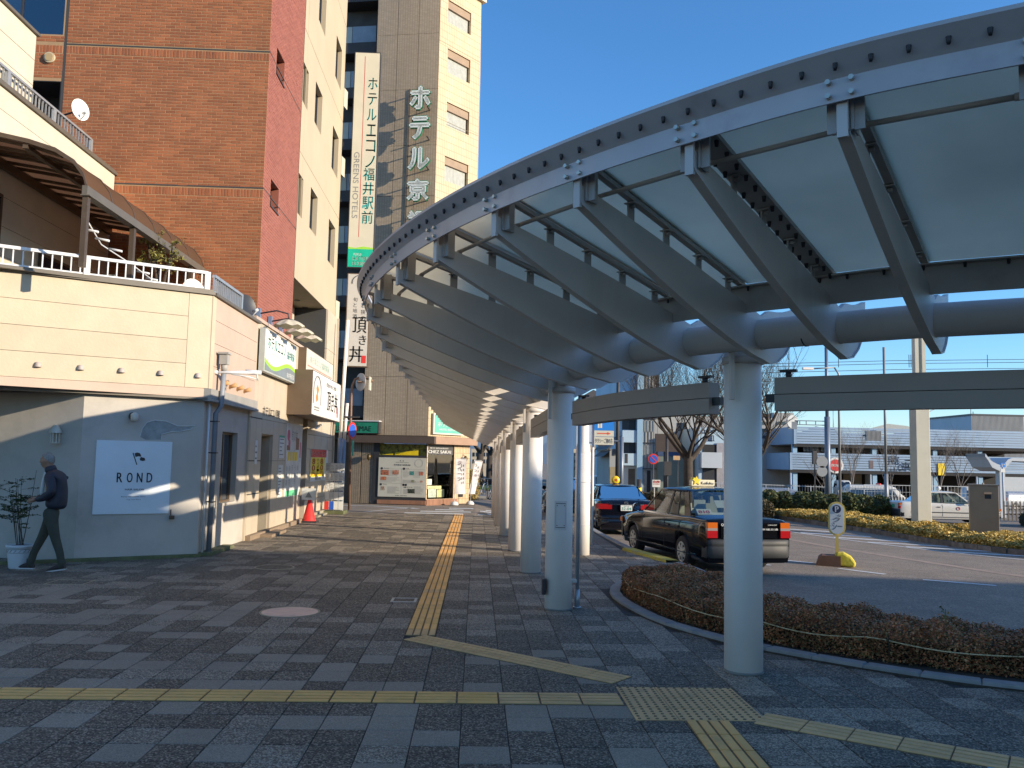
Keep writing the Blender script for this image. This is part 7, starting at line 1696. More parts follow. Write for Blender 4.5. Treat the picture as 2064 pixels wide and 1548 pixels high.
# square cream post
def zp(px, py, Y): return at_y(px, py, Y)
t = thing('square_post', 'tall square cream steel post standing in the yellow island', 'post', (16.8,32,zroad(16.8,32)))
Y_ = 31.5; x0 = zp(1851,1040,Y_).x; x1 = zp(1877,1040,Y_).x; zt = zp(1860,813,Y_).z; M_post = mat('post_cream', (.46,.44,.36), .5, var=.05, dirt=(.33,.31,.26), dscale=1, damt=.4, streak=True)
m = MB(); m.box(x0-.02, x1+.03, Y_, Y_+.5, zroad(x0,Y_), zt); m.build('lower_shaft', M_post, t, bevel=.02)
m = MB(); m.box(x0+.06, x0+.2, Y_+.1, Y_+.35, zt, zt+4.6); m.box(x1-.16, x1-.02, Y_+.1, Y_+.35, zt, zt+4.6); m.build('upper_rails', M_post, t)
m = MB(); m.bar((x1+.02,Y_+.2,zt-.35),(x1+.35,Y_+.2,zt-.18),.03); m.disc((x1+.4,Y_+.2,zt-.16),(0,0,1),.07,.06,10); m.build('side_lamp', M_steel, t)
# brown cabinet
t = thing('utility_cabinet', 'tall brown metal cabinet with a hooded slot in the yellow island', 'cabinet', (17.6,28,zroad(17.6,28)))
Y_ = 27.6; c = zp(1985,1060,Y_).x; z0 = zroad(c,Y_); zt = zp(1990,979,Y_).z; M_cab = mat('cabinet_brown', (.30,.215,.13), .5, var=.06, dirt=(.22,.16,.1), dscale=2)
M_ = Matrix.Rotation(R(-28), 4, 'Z'); frc = (Vector((c+.1,Y_+.2,z0)), (M_@Vector((1,0,0))), Z, (M_@Vector((1,0,0))).cross(Z))
m = MB(); m.fbox(frc, -.42, .42, .12, zt-z0, -.36, .36); m.build('cabinet', M_cab, t, bevel=.012); m = MB(); m.fbox(frc, -.40, .40, 0, .12, -.34, .345); m.build('plinth', M_plast_b, t)
m = MB(); m.fbox(frc, -.44, .44, zt-z0, zt-z0+.04, -.38, .38); m.lathe(tuple(frc[0]+Z*(zt-z0+.04)), [(.03,0),(.03,.05),(.0001,.06)], 8); m.build('cap', M_cab, t)
m = MB(); m.fbox(frc, .02, .20, zt-z0-.42, zt-z0-.22, .362, .37); m.build('slot', M_plast_b, t); m = MB(); m.fprism((frc[0], frc[3], Z, -frc[1]), [(.37,zt-z0-.20),(.45,zt-z0-.27),(.37,zt-z0-.23)], -.22, -.0); m.build('hood', M_cab, t)
# poles
def lamp_pole(name, label, px0, px1, Y, ybreak, ytop, m_, arm=None, cat='pole'):
    xa = zp(px0, 960, Y).x; xb = zp(px1, 960, Y).x; c = (xa+xb)/2; r = abs(xb-xa)/2; zb = zp(px0, ybreak, Y).z; zt = zp(px0, ytop, Y).z
    t = thing(name, label, cat, (c, Y, zroad(c,Y))); m = MB(); m.tube([(c,Y,zroad(c,Y)),(c,Y,zb)], r, 14); m.build('lower_shaft', m_, t); m = MB(); m.tube([(c,Y,zb),(c,Y,zt)], r*.62, 12); m.build('upper_shaft', m_, t); return t, c, r
M_pblue = mat('pole_bluegrey', (.17,.20,.25), .45, .3, var=.05); M_pgrey = mat('pole_grey', (.25,.26,.27), .5, .3, var=.05); M_pdark = mat('pole_dark', (.04,.04,.045), .6, var=.1)
t, c, r = lamp_pole('signal_mast', 'thick blue grey signal mast with a ladder arm reaching left', 1663, 1674, 48, 840, 700, M_pblue)
m = MB(); ya = zp(1600,853,48); 
for zz in (zp(1660,849,48).z, zp(1660,857,48).z): m.bar((zp(1604,850,48).x,48,zz),(c,48,zz),.05)
for px in (1612,1625,1644): m.bar((zp(px,850,48).x,48,zp(1660,849,48).z),(zp(px,850,48).x,48,zp(1660,857,48).z),.04)
m.build('ladder_arm', M_pblue, t)
m = MB(); q = zp(1597,850,48); m.disc((q.x,48,q.z),(.3,-1,0),.38,.06,16); m.box(q.x-.25,q.x+.25,47.95,48.05,q.z-.42,q.z); m.build('sign_back', mat('signback_grey', (.2,.22,.25), .5, .3), t)
m = MB()
for px, py, rr_ in ((1657,931,.33),(1657,950,.30)): q = zp(px,py,47.5); m.disc((q.x,47.5,q.z),(0,1,0),rr_,.03,18)
m.build('round_sign_back', M_pgrey, t)
m = MB(); q = zp(1642,925,47.6); m.box(q.x-.12,q.x+.12,47.5,47.7,q.z-.3,q.z+.45); m.bar((q.x,47.6,q.z-.3),(q.x,47.6,zroad(q.x,47.6)),.05); m.build('pedestrian_signal', M_pdark, t)
t, c, r = lamp_pole('signal_mast', 'grey mast carrying a ribbed signal hood and a hanging plate', 1782, 1790, 50, 955, 700, M_pgrey)
m = MB(); q = zp(1742,878,50); e = zp(1784,876,50)
m.bar((q.x-.1,50,q.z),(c,50,e.z),.08)
for k in range(12): x_ = lerp(zp(1744,878,50).x, zp(1772,878,50).x, k/11); m.box(x_-.02,x_+.02,49.75,50.0,q.z-.3,q.z+.28)
m.box(zp(1741,878,50).x,zp(1774,878,50).x,49.9,50.05,q.z-.05,q.z+.05); m.build('ribbed_hood', M_pgrey, t)
m = MB(); q = zp(1755,924,50); m.bar((q.x,50,q.z),(c,50,q.z),.05); m.box(q.x-.11,q.x+.13,49.95,50.05,q.z-.6,q.z-.12); m.build('hanging_plate', mat('plate_brown', (.12,.09,.1), .6), t)
t, c, r = lamp_pole('street_lamp', 'thin curved street lamp pole beyond the car park', 1680, 1682, 95, 870, 820, M_pgrey)
m = MB(); a = zp(1681,820,95); m.tube([a, a+Vector((-.3,0,.4)), a+Vector((-.9,0,.5))], .06, 6); m.build('arm', M_pgrey, t)
t = thing('street_lamp', 'flat headed street lamp arm seen above the dark beam', 'street lamp', (zp(1690,745,40).x,40,zroad(15,40))); a = zp(1690,741,40); b_ = zp(1622,743,40)
m = MB(); m.tube([(a.x,40,zroad(a.x,40)),(a.x,40,a.z-.3),(a.x-.2,40,a.z)], [.07,.05,.04], 8); m.tube([(a.x-.2,40,a.z), (b_.x+.3,40,b_.z)], .035, 6); m.build('pole', M_pgrey, t); m = MB(); m.box(b_.x-.1,b_.x+.4,39.9,40.1,b_.z-.05,b_.z+.06); m.build('lamp_head', M_col, t)
# signs near the taxis
t = thing('no_parking_sign', 'round red rimmed blue no parking sign on a thin dark pole among the trees', 'road sign', (zp(1317,960,44).x,44,zroad(9,44))); q = zp(1317,925,44)
m = MB(); m.disc((q.x,44,q.z),(0,1,0),.27,.02,24); m.build('rim', M_red, t); m = MB(); m.disc((q.x,43.985,q.z),(0,1,0),.20,.02,24); m.build('blue_face', MATS['sign_blue'], t); m = MB(); m.bar((q.x-.14,43.97,q.z+.14),(q.x+.14,43.97,q.z-.14),.045,.01,up=(0,1,0)); m.build('red_slash', M_red, t)
m = MB(); m.tube([(q.x,44.03,zroad(q.x,44)),(q.x,44.03,q.z+.2)], .035, 8); m.build('pole', M_pdark, t)
t = thing('notice_board', 'white notice board with red heading standing in the brown hedge', 'sign', (zp(1322,985,38).x,38,zroad(9,38))); a = zp(1315,967,38); b_ = zp(1331,982,38)
m = MB(); m.box(a.x,b_.x,38,38.03,b_.z,a.z); m.bar((a.x+.1,38.05,zroad(9,38)),(a.x+.1,38.05,b_.z),.03); m.build('board', M_paper, t); f = (Vector((a.x,38,b_.z)), Vector((1,0,0)), Z, Vector((0,-1,0)))
m = MB(); text(m, '危険', f, .03, (a.z-b_.z)*.55, (b_.x-a.x)*.85, (a.z-b_.z)*.35, .006, .006, fill=True); text(m, '立入禁止', f, .03, (a.z-b_.z)*.35, (b_.x-a.x)*.85, (a.z-b_.z)*.14, .006, .003, fill=True); m.build('lettering', M_red, t)
t = thing('pedestrian_signal', 'dark pedestrian signal box on a pole left of the big bare tree', 'traffic light', (zp(1345,960,40).x,40,zroad(9,40))); q = zp(1345,943,40)
m = MB(); m.box(q.x-.17,q.x+.17,39.85,40.1,q.z-.35,q.z+.3); m.build('housing', M_pdark, t); m = MB(); m.tube([(q.x,40.1,zroad(q.x,40)),(q.x,40.1,q.z+1.7)], .07, 8); m.build('pole', M_pdark, t)
t = thing('small_plate_sign', 'small orange beige plate on a thin pole beside the tree trunk', 'sign', (zp(1366,960,41).x,41,zroad(9,41))); q = zp(1364,923,41)
m = MB(); m.box(q.x-.16,q.x+.16,41,41.02,q.z-.1,q.z+.1); m.build('plate', mat('plate_orange', (.5,.33,.18), .6), t); m = MB(); m.tube([(q.x+.06,41.04,zroad(q.x,41)),(q.x+.06,41.04,q.z+.1)], .025, 6); m.build('pole', M_pdark, t)
t = thing('billboard', 'dark brown blank backed billboard on a pole left of the big bare tree', 'billboard', (zp(1345,960,46).x,46,zroad(11,46))); a = zp(1322,874,46); b_ = zp(1365,911,46)
m = MB(); m.box(a.x,b_.x,46,46.25,b_.z,a.z); m.build('panel', mat('billboard_brown', (.05,.035,.03), .6), t); m = MB(); m.tube([((a.x+b_.x)/2,46.3,zroad(11,46)),((a.x+b_.x)/2,46.3,a.z)], .1, 8); m.build('pole', M_pdark, t)
t = thing('traffic_light', 'dark vehicle traffic light hanging under the parking arrow plates', 'traffic light', (zp(1210,900,50).x,50,zroad(7,50))); q = zp(1211,890,50); p2_ = zp(1254,890,50)
m = MB(); m.box(q.x-.17,q.x+.3,49.9,50.1,q.z-.25,q.z+.25); m.build('housing', M_pdark, t); m = MB(); m.bar((q.x,50.15,q.z+.12),(p2_.x,50.15,q.z+.05),.07); m.tube([(p2_.x,50.15,zroad(7,50)),(p2_.x,50.15,q.z+.3)], .12, 10); m.build('mast', M_pblue, t)
m = MB(); q2_ = zp(1262,925,49.5); m.box(q2_.x-.08,q2_.x+.08,49.4,49.6,q2_.z-.25,q2_.z+.3); m.build('side_signal', M_pdark, t)
t = thing('utility_pole', 'tall thin dark utility pole in front of the light blue apartments', 'pole', (zp(1244,960,52).x,52,zroad(7,52)))
m = MB(); m.tube([(zp(1244,960,52).x,52,zroad(7,52)),(zp(1244,960,52).x,52,9.5)], [.13,.09], 8); m.build('shaft', M_pdark, t)
t = thing('roadside_bollard', 'black and yellow striped post beside the navy taxi', 'bollard', (zp(1289,985,33).x,33,zroad(6,33))); q = zp(1288,985,33)
m = MB(); m.tube([(q.x,33,zroad(6,33)),(q.x,33,zp(1288,966,33).z)], .09, 10); m.build('post', M_pdark, t); m = MB(); m.tube([(q.x,33,q.z-.15),(q.x,33,q.z+.05)], .095, 10); m.build('yellow_band', M_yel, t)
# guard fences behind the hedges
def mesh_fence(lab, xa, xb, Y, h, n):
    t = thing('guard_fence', lab, 'fence', ((xa+xb)/2, Y, zroad((xa+xb)/2, Y)), 'pipe fences along the far pavement'); z0 = zroad(xa, Y); z1 = zroad(xb, Y)
    m = MB()
    for k in range(n+1): x = lerp(xa, xb, k/n); m.bar((x,Y,lerp(z0,z1,k/n)),(x,Y,lerp(z0,z1,k/n)+h),.05)
    m.build('post', M_steel, t, kind='stuff' if n > 300 else None)
    m = MB()
    for f_ in (1,.75,.5,.25,.08): m.bar((xa,Y,z0+h*f_),(xb,Y,z1+h*f_),.04 if f_ == 1 else .018)
    for k in range(n*8): x = lerp(xa, xb, k/(n*8)); m.bar((x,Y,z0),(x,Y,z0+h*.98),.012)
    m.build('mesh_infill', M_steel, t)
mesh_fence('grey pipe fence behind the big bare tree', 13.5, 26, 52, 1.5, 9)
mesh_fence('grey mesh fence in front of the car park', 26.5, 44, 58, 1.85, 9)
# ================================================================== distant buildings
def bld(name, label, px0, px1, ytop, Y, depth, m_, cat='building', z0=None, group=None):
    a = zp(px0, ytop, Y); b = zp(px1, ytop, Y); x0, x1, zt = a.x, b.x, (a.z+b.z)/2; z0 = z0 if z0 is not None else min(zroad(x0,Y), zroad(x1,Y))-.3
    t = thing(name, label, cat, ((x0+x1)/2, Y, z0), group); m = MB(); m.box(x0, x1, Y, Y+depth, z0, zt); m.build('wall', m_, t)
    return t, (Vector((x0, Y, 0)), Vector((1,0,0)), Z, Vector((0,-1,0))), x0, x1, zt, z0
def pz(px, py, Y): q = zp(px, py, Y); return q.x, q.z
def rectp(nm, t, px0, px1, y0, y1, Y, m_, proud=.05, sub=None, dep=.0):
    a = pz(px0, (y0+y1)/2, Y)[0]; b = pz(px1, (y0+y1)/2, Y)[0]; zt = pz((px0+px1)/2, y0, Y)[1]; zb = pz((px0+px1)/2, y1, Y)[1]
    m = MB(); m.box(a, b, Y-proud, Y-proud+.04+dep, zb, zt); return m.build(nm, m_, sub or t)
M_blue = mat('wall_paleblue', (.36,.47,.56), .7, var=.06, vscale=.6); M_blue2 = mat('wall_blue', (.24,.38,.50), .7, var=.05, vscale=.6); M_gry = mat('wall_grey', (.32,.32,.31), .8, var=.08, vscale=.5)
M_sage = mat('wall_sage', (.15,.18,.155), .8, var=.1, vscale=.5); M_bei = mat('wall_beige', (.45,.38,.28), .8, var=.08, vscale=.5); M_roof = mat('roof_dark', (.06,.055,.06), .7, var=.15); M_wht = mat('wall_white', (.42,.46,.50), .6, var=.05, vscale=.5)
Yb = 62
t, f, x0, x1, zt, z0 = bld('apartment_block', 'light blue apartment block with stacked balconies left of the grey facade', 1248, 1311, 700, Yb, 12, M_blue)
for k, (y0, y1) in enumerate(((845,866),(890,914))):
    p = rectp('balcony_opening', t, 1254, 1281, y0-3, y1, Yb, M_fr, .03); rectp('window', t, 1268, 1281, y0, y1-1, Yb, M_win, .06)
for y0, y1 in ((868,892),(914,938),(790,843)): rectp('balcony_front', t, 1252, 1281, y0, y1, Yb, M_blue, .6, dep=.5)
rectp('stair_shaft', t, 1281, 1292, 700, 992, Yb, M_blue2, .7, dep=.6); rectp('ground_shop', t, 1254, 1281, 940, 992, Yb, M_wht, .03); rectp('shop_door', t, 1266, 1279, 945, 992, Yb, M_deep, .06)
t, f, x0, x1, zt, z0 = bld('narrow_facade_building', 'narrow grey beige facade with tall gridded windows', 1293, 1326, 700, Yb-.5, 12, M_gry)
for y0, y1 in ((848,870),(897,922)):
    for a in (1299,1305,1311): rectp('window', t, a, a+5.2, y0, y1, Yb-.5, M_curt, .04)
for a in (1297.5,1304.2,1310.6,1317): rectp('mullion', t, a, a+.8, 700, 945, Yb-.5, M_fr, .10)
for y_ in (843,892,944): rectp('string_course', t, 1293, 1326, y_, y_+1.8, Yb-.5, M_fr, .12)
rectp('stone_base', t, 1293, 1303, 946, 992, Yb-.5, mat('stone_grey', (.25,.24,.22), .9, var=.4, vscale=2), .06); rectp('entrance', t, 1304, 1311, 948, 992, Yb-.5, M_dark, .04)
t, f, x0, x1, zt, z0 = bld('grey_block', 'plain grey building behind the big bare tree', 1326, 1470, 838, Yb+3, 14, M_gry)
for a in (1366,1376): rectp('window', t, a, a+8, 852, 868, Yb+3, M_win, .05)
t, f, x0, x1, zt, z0 = bld('sage_shed', 'low grey green building with a blue band behind the trees', 1326, 1452, 912, Yb-1, 4, M_sage); rectp('blue_band', t, 1326, 1452, 911, 920, Yb-1, mat('band_navy', (.03,.06,.14), .6), .05)
t, f, x0, x1, zt, z0 = bld('white_balcony_building', 'white building with dark Japanese lettering over a balcony left of the nearest column', 1408, 1478, 862, Yb-2, 8, M_blue)
m = MB(); a = pz(1415,880,Yb-2.1); b_ = pz(1440,862,Yb-2.1); ff = (Vector((a[0],Yb-2.06,a[1])), Vector((1,0,0)), Z, Vector((0,-1,0))); text(m, 'はなの', ff, 0, .2, b_[0]-a[0], (b_[1]-a[1])*.5, .01, .01, fill=True); text(m, '皿', ff, .4, -.3, .5, .4, .01, .01); m.build('lettering', mat('ink_blue', (.03,.05,.12), .6), t)
rectp('opening', t, 1416, 1445, 896, 912, Yb-2, M_dark, .03); rectp('lower_opening', t, 1416, 1445, 943, 985, Yb-2, M_fr, .03); rectp('balcony_front', t, 1409, 1450, 912, 943, Yb-2, M_wht, .7, dep=.5); rectp('side_wall', t, 1444, 1460, 893, 985, Yb-2, mat('wall_mauve', (.28,.27,.29), .8), .1)
# house with a dark roof, and small blocks beyond
t, f, x0, x1, zt, z0 = bld('house', 'small grey house with dark tiled roof beside the blue apartments', 1229, 1247, 905, 56, 6, M_gry)
m = MB(); a = pz(1222,905,56); b_ = pz(1252,878,56); m.add([(a[0],55.7,a[1]),(b_[0],55.7,b_[1]),(b_[0],62,b_[1]),(a[0],62,a[1]),(a[0],55.7,a[1]-.12),(b_[0],55.7,b_[1]-.12)], [(0,1,2,3),(0,4,5,1)]); a = pz(1213,920,56); b_ = pz(1231,906,56); m.add([(a[0],55.5,a[1]),(b_[0],55.5,b_[1]),(b_[0],60,b_[1]),(a[0],60,a[1])], [(0,1,2,3)]); m.build('roof', M_roof, t)
rectp('window', t, 1236, 1241, 905, 918, 56, M_win, .05); rectp('shutter', t, 1229, 1243, 941, 980, 56, mat('shutter_ochre', (.28,.22,.12), .6), .05)
for k, (a, b_, yt, Y, m_, lab) in enumerate(((1147,1172,905,95,M_bei,'distant beige block glimpsed between the columns'),(1186,1202,898,100,M_bei,'distant sunlit beige block right of the kerb column'),(1200,1228,912,88,mat('wall_cream_far', (.5,.46,.4), .8, var=.1),'distant cream house left of the dark roofed house'),(1150,1165,880,130,M_wht,'far pale tower glimpsed between the two columns'),(1480,1600,842,92,M_gry,'grey block behind the limbs of the second bare tree'))):
    t, f, x0, x1, zt, z0 = bld('distant_building', lab, a, b_, yt, Y, 10, m_)
    for r_ in range(3):
        for c_ in range(3): rectp('window', t, lerp(a,b_,.15+.28*c_), lerp(a,b_,.30+.28*c_), yt+8+14*r_, yt+14+14*r_, Y, M_win, .05)
t, f, x0, x1, zt, z0 = bld('distant_building', 'long pale school like block far beyond the crossing', 950, 1003, 905, 120, 12, M_bei)
for c_ in range(7): rectp('window', t, 953+7*c_, 957+7*c_, 912, 920, 120, M_win, .05); rectp('window', t, 953+7*c_, 957+7*c_, 926, 934, 120, M_win, .05)
t, f, x0, x1, zt, z0 = bld('distant_building', 'white gabled upper storey seen above the curved beam', 1163, 1208, 806, 120, 10, M_wht)
m = MB(); a = pz(1160,806,120); b_ = pz(1195,786,120); c_ = pz(1240,806,120); m.add([(a[0],119.5,a[1]),(b_[0],119.5,b_[1]),(c_[0],119.5,c_[1]),(a[0],131,a[1]),(b_[0],131,b_[1]),(c_[0],131,c_[1])], [(0,1,4,3),(1,2,5,4),(0,2,1)]); m.build('roof', M_roof, t)
# mountains on the horizon
m = MB(); rr = random.Random(2); rows = []
for k in range(60):
    x = -900+60*k; h = 55+30*math.sin(k*.5)+20*math.sin(k*1.3+1)+rr.uniform(-6,6); rows.append([(x,1400,-5),(x,1450,h*.6),(x,1500,h)])
m.grid(rows); m.build('hills', mat('hill_blue', (.10,.15,.22), .95, var=.1, vscale=.01), kind='structure')
# car park: two white louvred decks over dark storeys ----------------------
M_louv = mat('louvre_blue', (.25,.34,.45), .45, .1, var=.07, vscale=.4, island=.03)
GY = 85.0
park = thing('parking_garage', 'two deck car park with pale blue louvred parapets and dark open storeys', 'car park', (40,GY,-1.6))
xa = pz(1600,900,GY)[0]; xb = pz(2290,900,GY)[0]
def zat(py, px=1800, Y=GY): return pz(px, py, Y)[1]
for (y0, y1, xs_) in ((864,899,xa),(916.5,951,pz(1592,930,GY)[0])):
    zt, zb = zat(y0), zat(y1); n = 7
    for k in range(n):
        m = MB(); m.box(xs_, xb, GY, GY+.25, lerp(zt,zb,k/n)-.0, lerp(zt,zb,(k+1)/n)+.045); m.build('louvre_board', M_louv, park)
    m = MB(); m.box(xs_+.1, xb, GY+.28, GY+30, zb-.1, zb+.15); m.build('deck', M_deep, park)
    m = MB(); m.box(xs_, xs_+.25, GY-.01, GY+20, zb, zt); m.build('end_louvre', M_louv, park)
    m = MB(); m.box(xs_, xb, GY+.05, GY+.4, zb-.28, zb-.0); m.build('edge_beam', M_dark, park)
for px in (1605,1683,1766,1889,1980,2080,2180):
    x = pz(px,950,GY)[0]; m = MB(); m.box(x-.22, x+.22, GY+.3, GY+.7, -1.8, zat(866)); m.build('column', M_blue2, park)
    m = MB(); m.tube([(x-.5,GY+.2,zat(952)),(x-.5,GY+.2,-1.7)], .08, 6); m.build('rainpipe', M_wht, park)
m = MB(); m.box(xa, xb, GY+22, GY+22.3, -1.8, zat(866)); m.build('back_wall', M_dark, park)
for (p0, p1, y0, y1) in ((1692,1733,904,917),(1741,1760,905,917),(1700,1737,953,985),(1744,1765,953,985),(1800,1838,905,917),(1592,1655,901,916)):
    pass
for (p0, p1, y0, y1, m_) in ((1692,1733,904,917,M_bei),(1741,1760,905,917,M_bei),(1700,1737,953,985,M_bei),(1744,1765,953,985,M_wht),(1800,1838,905,917,M_bei)):
    rectp('rear_panel', park, p0, p1, y0, y1, GY+8, m_, 0)
for k in range(14):
    a = pz(1580+6*k,905,GY+2); 
    if k in (0,1,2,5,6,12): continue
    m = MB(); m.box(a[0]-.12, a[0]+.12, GY+2, GY+2.05, a[1]-.25, a[1]+.3); m.build('small_light_slot', M_wht, park)
m = MB(); q = pz(1685,938,GY); cc = Vector((q[0]-.05,GY-.03,q[1])); m.disc(cc, (0,1,0), .80, .04, 28); m.build('emblem_disc', M_paper, park)
m = MB(); m.disc(cc-Vector((0,.04,0)), (0,1,0), .60, .04, 28); m.build('emblem_red', M_red, park)
m = MB(); text(m, 'BOSS', (cc+Vector((-.42,-.065,-.13)), Vector((1,0,0)), Z, Vector((0,-1,0))), 0, 0, .84, .26, .0, .02, fill=True); m.build('emblem_lettering', M_paper, park)
m = MB(); f = (Vector((0,GY,0)), Vector((1,0,0)), Z, Vector((0,-1,0)))
for ch, px, py, s_ in (('手',1792,928,.9),('寄',1804,928,.9),('一',1833,928,.9),('本',1845,928,.9),('谷',1815,940,.8),('東',1826,940,.8),('店',1837,940,.8)):
    q = pz(px,py,GY); text(m, ch, f, q[0]-s_/2, q[1]-s_/2, s_, s_, .02, .02)
text(m, 'P 市営駐車場 入口', f, pz(1776,947,GY)[0], pz(1776,949,GY)[1], 3.6, .22, .02, .01, fill=True); m.build('wall_lettering', mat('ink_steel', (.08,.14,.25), .6), park)
m = MB(); q = pz(1897,946,GY); m.box(q[0]-.35,q[0]+.35,GY-.1,GY-.02,q[1]-.6,q[1]+.6); m.build('yellow_sign', M_yel, park)
m = MB(); m.add([(pz(1735,862,GY+4)[0],GY+4,zat(866)),(pz(1850,862,GY+4)[0],GY+4,zat(866)),(pz(1830,860,GY+4)[0],GY+4,pz(1800,860,GY+4)[1]+.1),(pz(1790,860,GY+4)[0],GY+4,pz(1800,860,GY+4)[1]+.3)], [(0,1,2,3)]); m.build('roof_canopy', M_curt, park)
# building on top right with ribbed metal
t, f, x0, x1, zt, z0 = bld('ribbed_warehouse', 'grey ribbed metal building rising behind the car park', 1958, 2062, 839, 110, 14, M_wht)
m = MB()
for k in range(44): x = lerp(x0, x1, k/43); m.box(x-.04, x+.04, 109.93, 109.99, zt-7, zt)
m.build('rib_cladding', M_gry, t, kind='stuff')
m = MB(); a = pz(1925,850,118); b_ = pz(1958,839,110); m.add([(a[0],118,zat(868)),(b_[0],110,zat(868)),(b_[0],110,b_[1]),(a[0],118,a[1])], [(0,1,2,3)]); m.build('side_wall', M_gry, t); m = MB(); m.box(x0-.1, x1+.1, 109.9, 124, zt, zt+.25); m.build('roof_trim', M_fr, t)
m = MB(); q = pz(1957,838,111); m.tube([(q[0],111,q[1]),(q[0],111,q[1]+2.0)], .04, 5); m.disc((q[0]+.25,111,q[1]+1.3),(1,-.4,0),.22,.05,10); m.disc((q[0]+.3,111,q[1]+.4),(1,-.4,0),.18,.05,10); m.build('antenna', M_fr, t)
for k, (a, b_, yt, Y, m_, lab) in enumerate(((1560,1600,832,95,M_gry,'grey concrete block left of the car park'),)):
    bld('distant_building', lab, a, b_, yt, Y, 10, m_)
# wing roofed shelter and its P sign
t = thing('wing_shelter', 'white wing roofed bus shelter with a stout column at the right edge', 'shelter', (zp(2025,1000,48).x,48,zroad(30,48))); Ys = 48
pr_ = [(1986,917),(1992,925),(2000,933),(2010,938),(2018,941),(2026,936),(2032,929),(2040,926),(2064,927),(2110,930)]
up_ = [pz(x, y-3, Ys) for x, y in pr_]; lo_ = [pz(x, y+3+(6 if 1998 < x < 2034 else 0), Ys) for x, y in pr_]
m = MB(); rows = [[(u[0],Ys,u[1]),(l[0],Ys,l[1]),(l[0],Ys+2,l[1]),(u[0],Ys+2,u[1])] for u, l in zip(up_, lo_)]; m.grid(rows, close=True); m.build('roof', M_wht, t)
x = pz(2032,980,Ys)[0]; m = MB(); m.box(x-.16, x+.16, Ys+.5, Ys+.9, zroad(x,Ys), pz(2032,945,Ys)[1]); m.build('column', M_wht, t)
t = thing('parking_sign', 'small blue P sign on a white pole before the wing roofed shelter', 'sign', (zp(2022,980,46).x,46,zroad(30,46))); a = pz(2017,933,46); b_ = pz(2027,942,46)
m = MB(); m.box(a[0],b_[0],46,46.04,b_[1],a[1]); m.build('blue_panel', MATS['sign_azure'], t); m = MB(); text(m, 'P', (Vector((a[0],46,b_[1])), Vector((1,0,0)), Z, Vector((0,-1,0))), .07, .04, b_[0]-a[0]-.14, a[1]-b_[1]-.08, .006, .01, fill=True); m.build('letter', M_paper, t)
m = MB(); a2 = pz(2017,945,46); b2_ = pz(2026,952,46); m.box(a2[0],b2_[0],46,46.04,b2_[1],a2[1]); m.build('white_plate', M_paper, t); xm = (a[0]+b_[0])/2; m = MB(); m.tube([(xm,46.06,zroad(xm,46)),(xm,46.06,a[1])], .05, 8); m.build('pole', M_wht, t)
# overhead railway wires
t = thing('overhead_wires', 'two faint overhead line wires with short posts above the dark beam', 'wires', (40,90,8)); m = MB()
for py in (727, 733, 745, 762): m.tube([zp(1480, py+8, 90), zp(1800, py, 92), zp(2200, py-4, 94)], .03, 4)
for px in (1540,1690,1832,1836,1990): q = zp(px, 715, 92); m.tube([q, q-Z*1.4], .04, 4)
m.build('wire', M_pdark, t)

# ================================================================== potted shrub and the walking man
pp_ = Vector((-6.70,13.12,0)); tt_ = Vector((-5.95,16.0,4.5)); t = thing('terrace_tree', 'small leafy tree in front of the brick wall on the salon terrace', 'tree', tuple(tt_)); rr = random.Random(31); st = MB(); lv = []
for k in range(5):
    a = rr.uniform(0,6.28); e = tt_+Vector((rr.uniform(-.35,.35), rr.uniform(-.25,.25), rr.uniform(.9,1.35))); md = tt_.lerp(e,.55)+Vector((rr.uniform(-.06,.06),0,0)); st.tube([tt_, md, e], [.03,.018,.008], 5)
    for q in range(9):
        p = md.lerp(e, rr.random()); tip = p+Vector((rr.uniform(-.2,.2), rr.uniform(-.15,.15), rr.uniform(0,.2))); st.tube([p, tip], .004, 3)
        for w_ in range(14): lv.append(tuple(p.lerp(tip, rr.uniform(.4,1.1))+Vector((rr.uniform(-.05,.05), rr.uniform(-.05,.05), rr.uniform(-.04,.04)))))
st.build('trunk', M_twig, t); fast_leaves('foliage', lv, .085, leafmat('olive_leaf', [(.10,.11,.03),(.20,.19,.05),(.30,.24,.07)]), t, seed=9, kind=None, aspect=.3)
t = thing('potted_shrub', 'spindly green shrub in a white pot against the salon wall', 'potted plant', tuple(pp_))
m = MB(); m.lathe(tuple(pp_), [(.0001,.0),(.125,.0),(.135,.02),(.165,.27),(.168,.30),(.185,.31),(.187,.345),(.17,.35),(.165,.32),(.0001,.315)], 26); m.build('pot', mat('pot_white', (.55,.56,.57), .5, var=.04), t)
m = MB(); 
for k in range(16):
    a0 = 2*math.pi*k/16; a1 = 2*math.pi*(k+.5)/16; m.bar(pp_+Vector((.164*math.cos(a0),.164*math.sin(a0),.245)), pp_+Vector((.166*math.cos(a1),.166*math.sin(a1),.275)), .008)
m.lathe(tuple(pp_), [(.1635,.232),(.1665,.238)], 26); m.lathe(tuple(pp_), [(.1675,.282),(.170,.288)], 26); m.build('pot_pattern', M_mid, t)
m = MB(); m.lathe(tuple(pp_), [(.0001,.33),(.16,.33)], 16); m.build('soil', M_soil, t)
rr = random.Random(8); st = MB(); lv = []
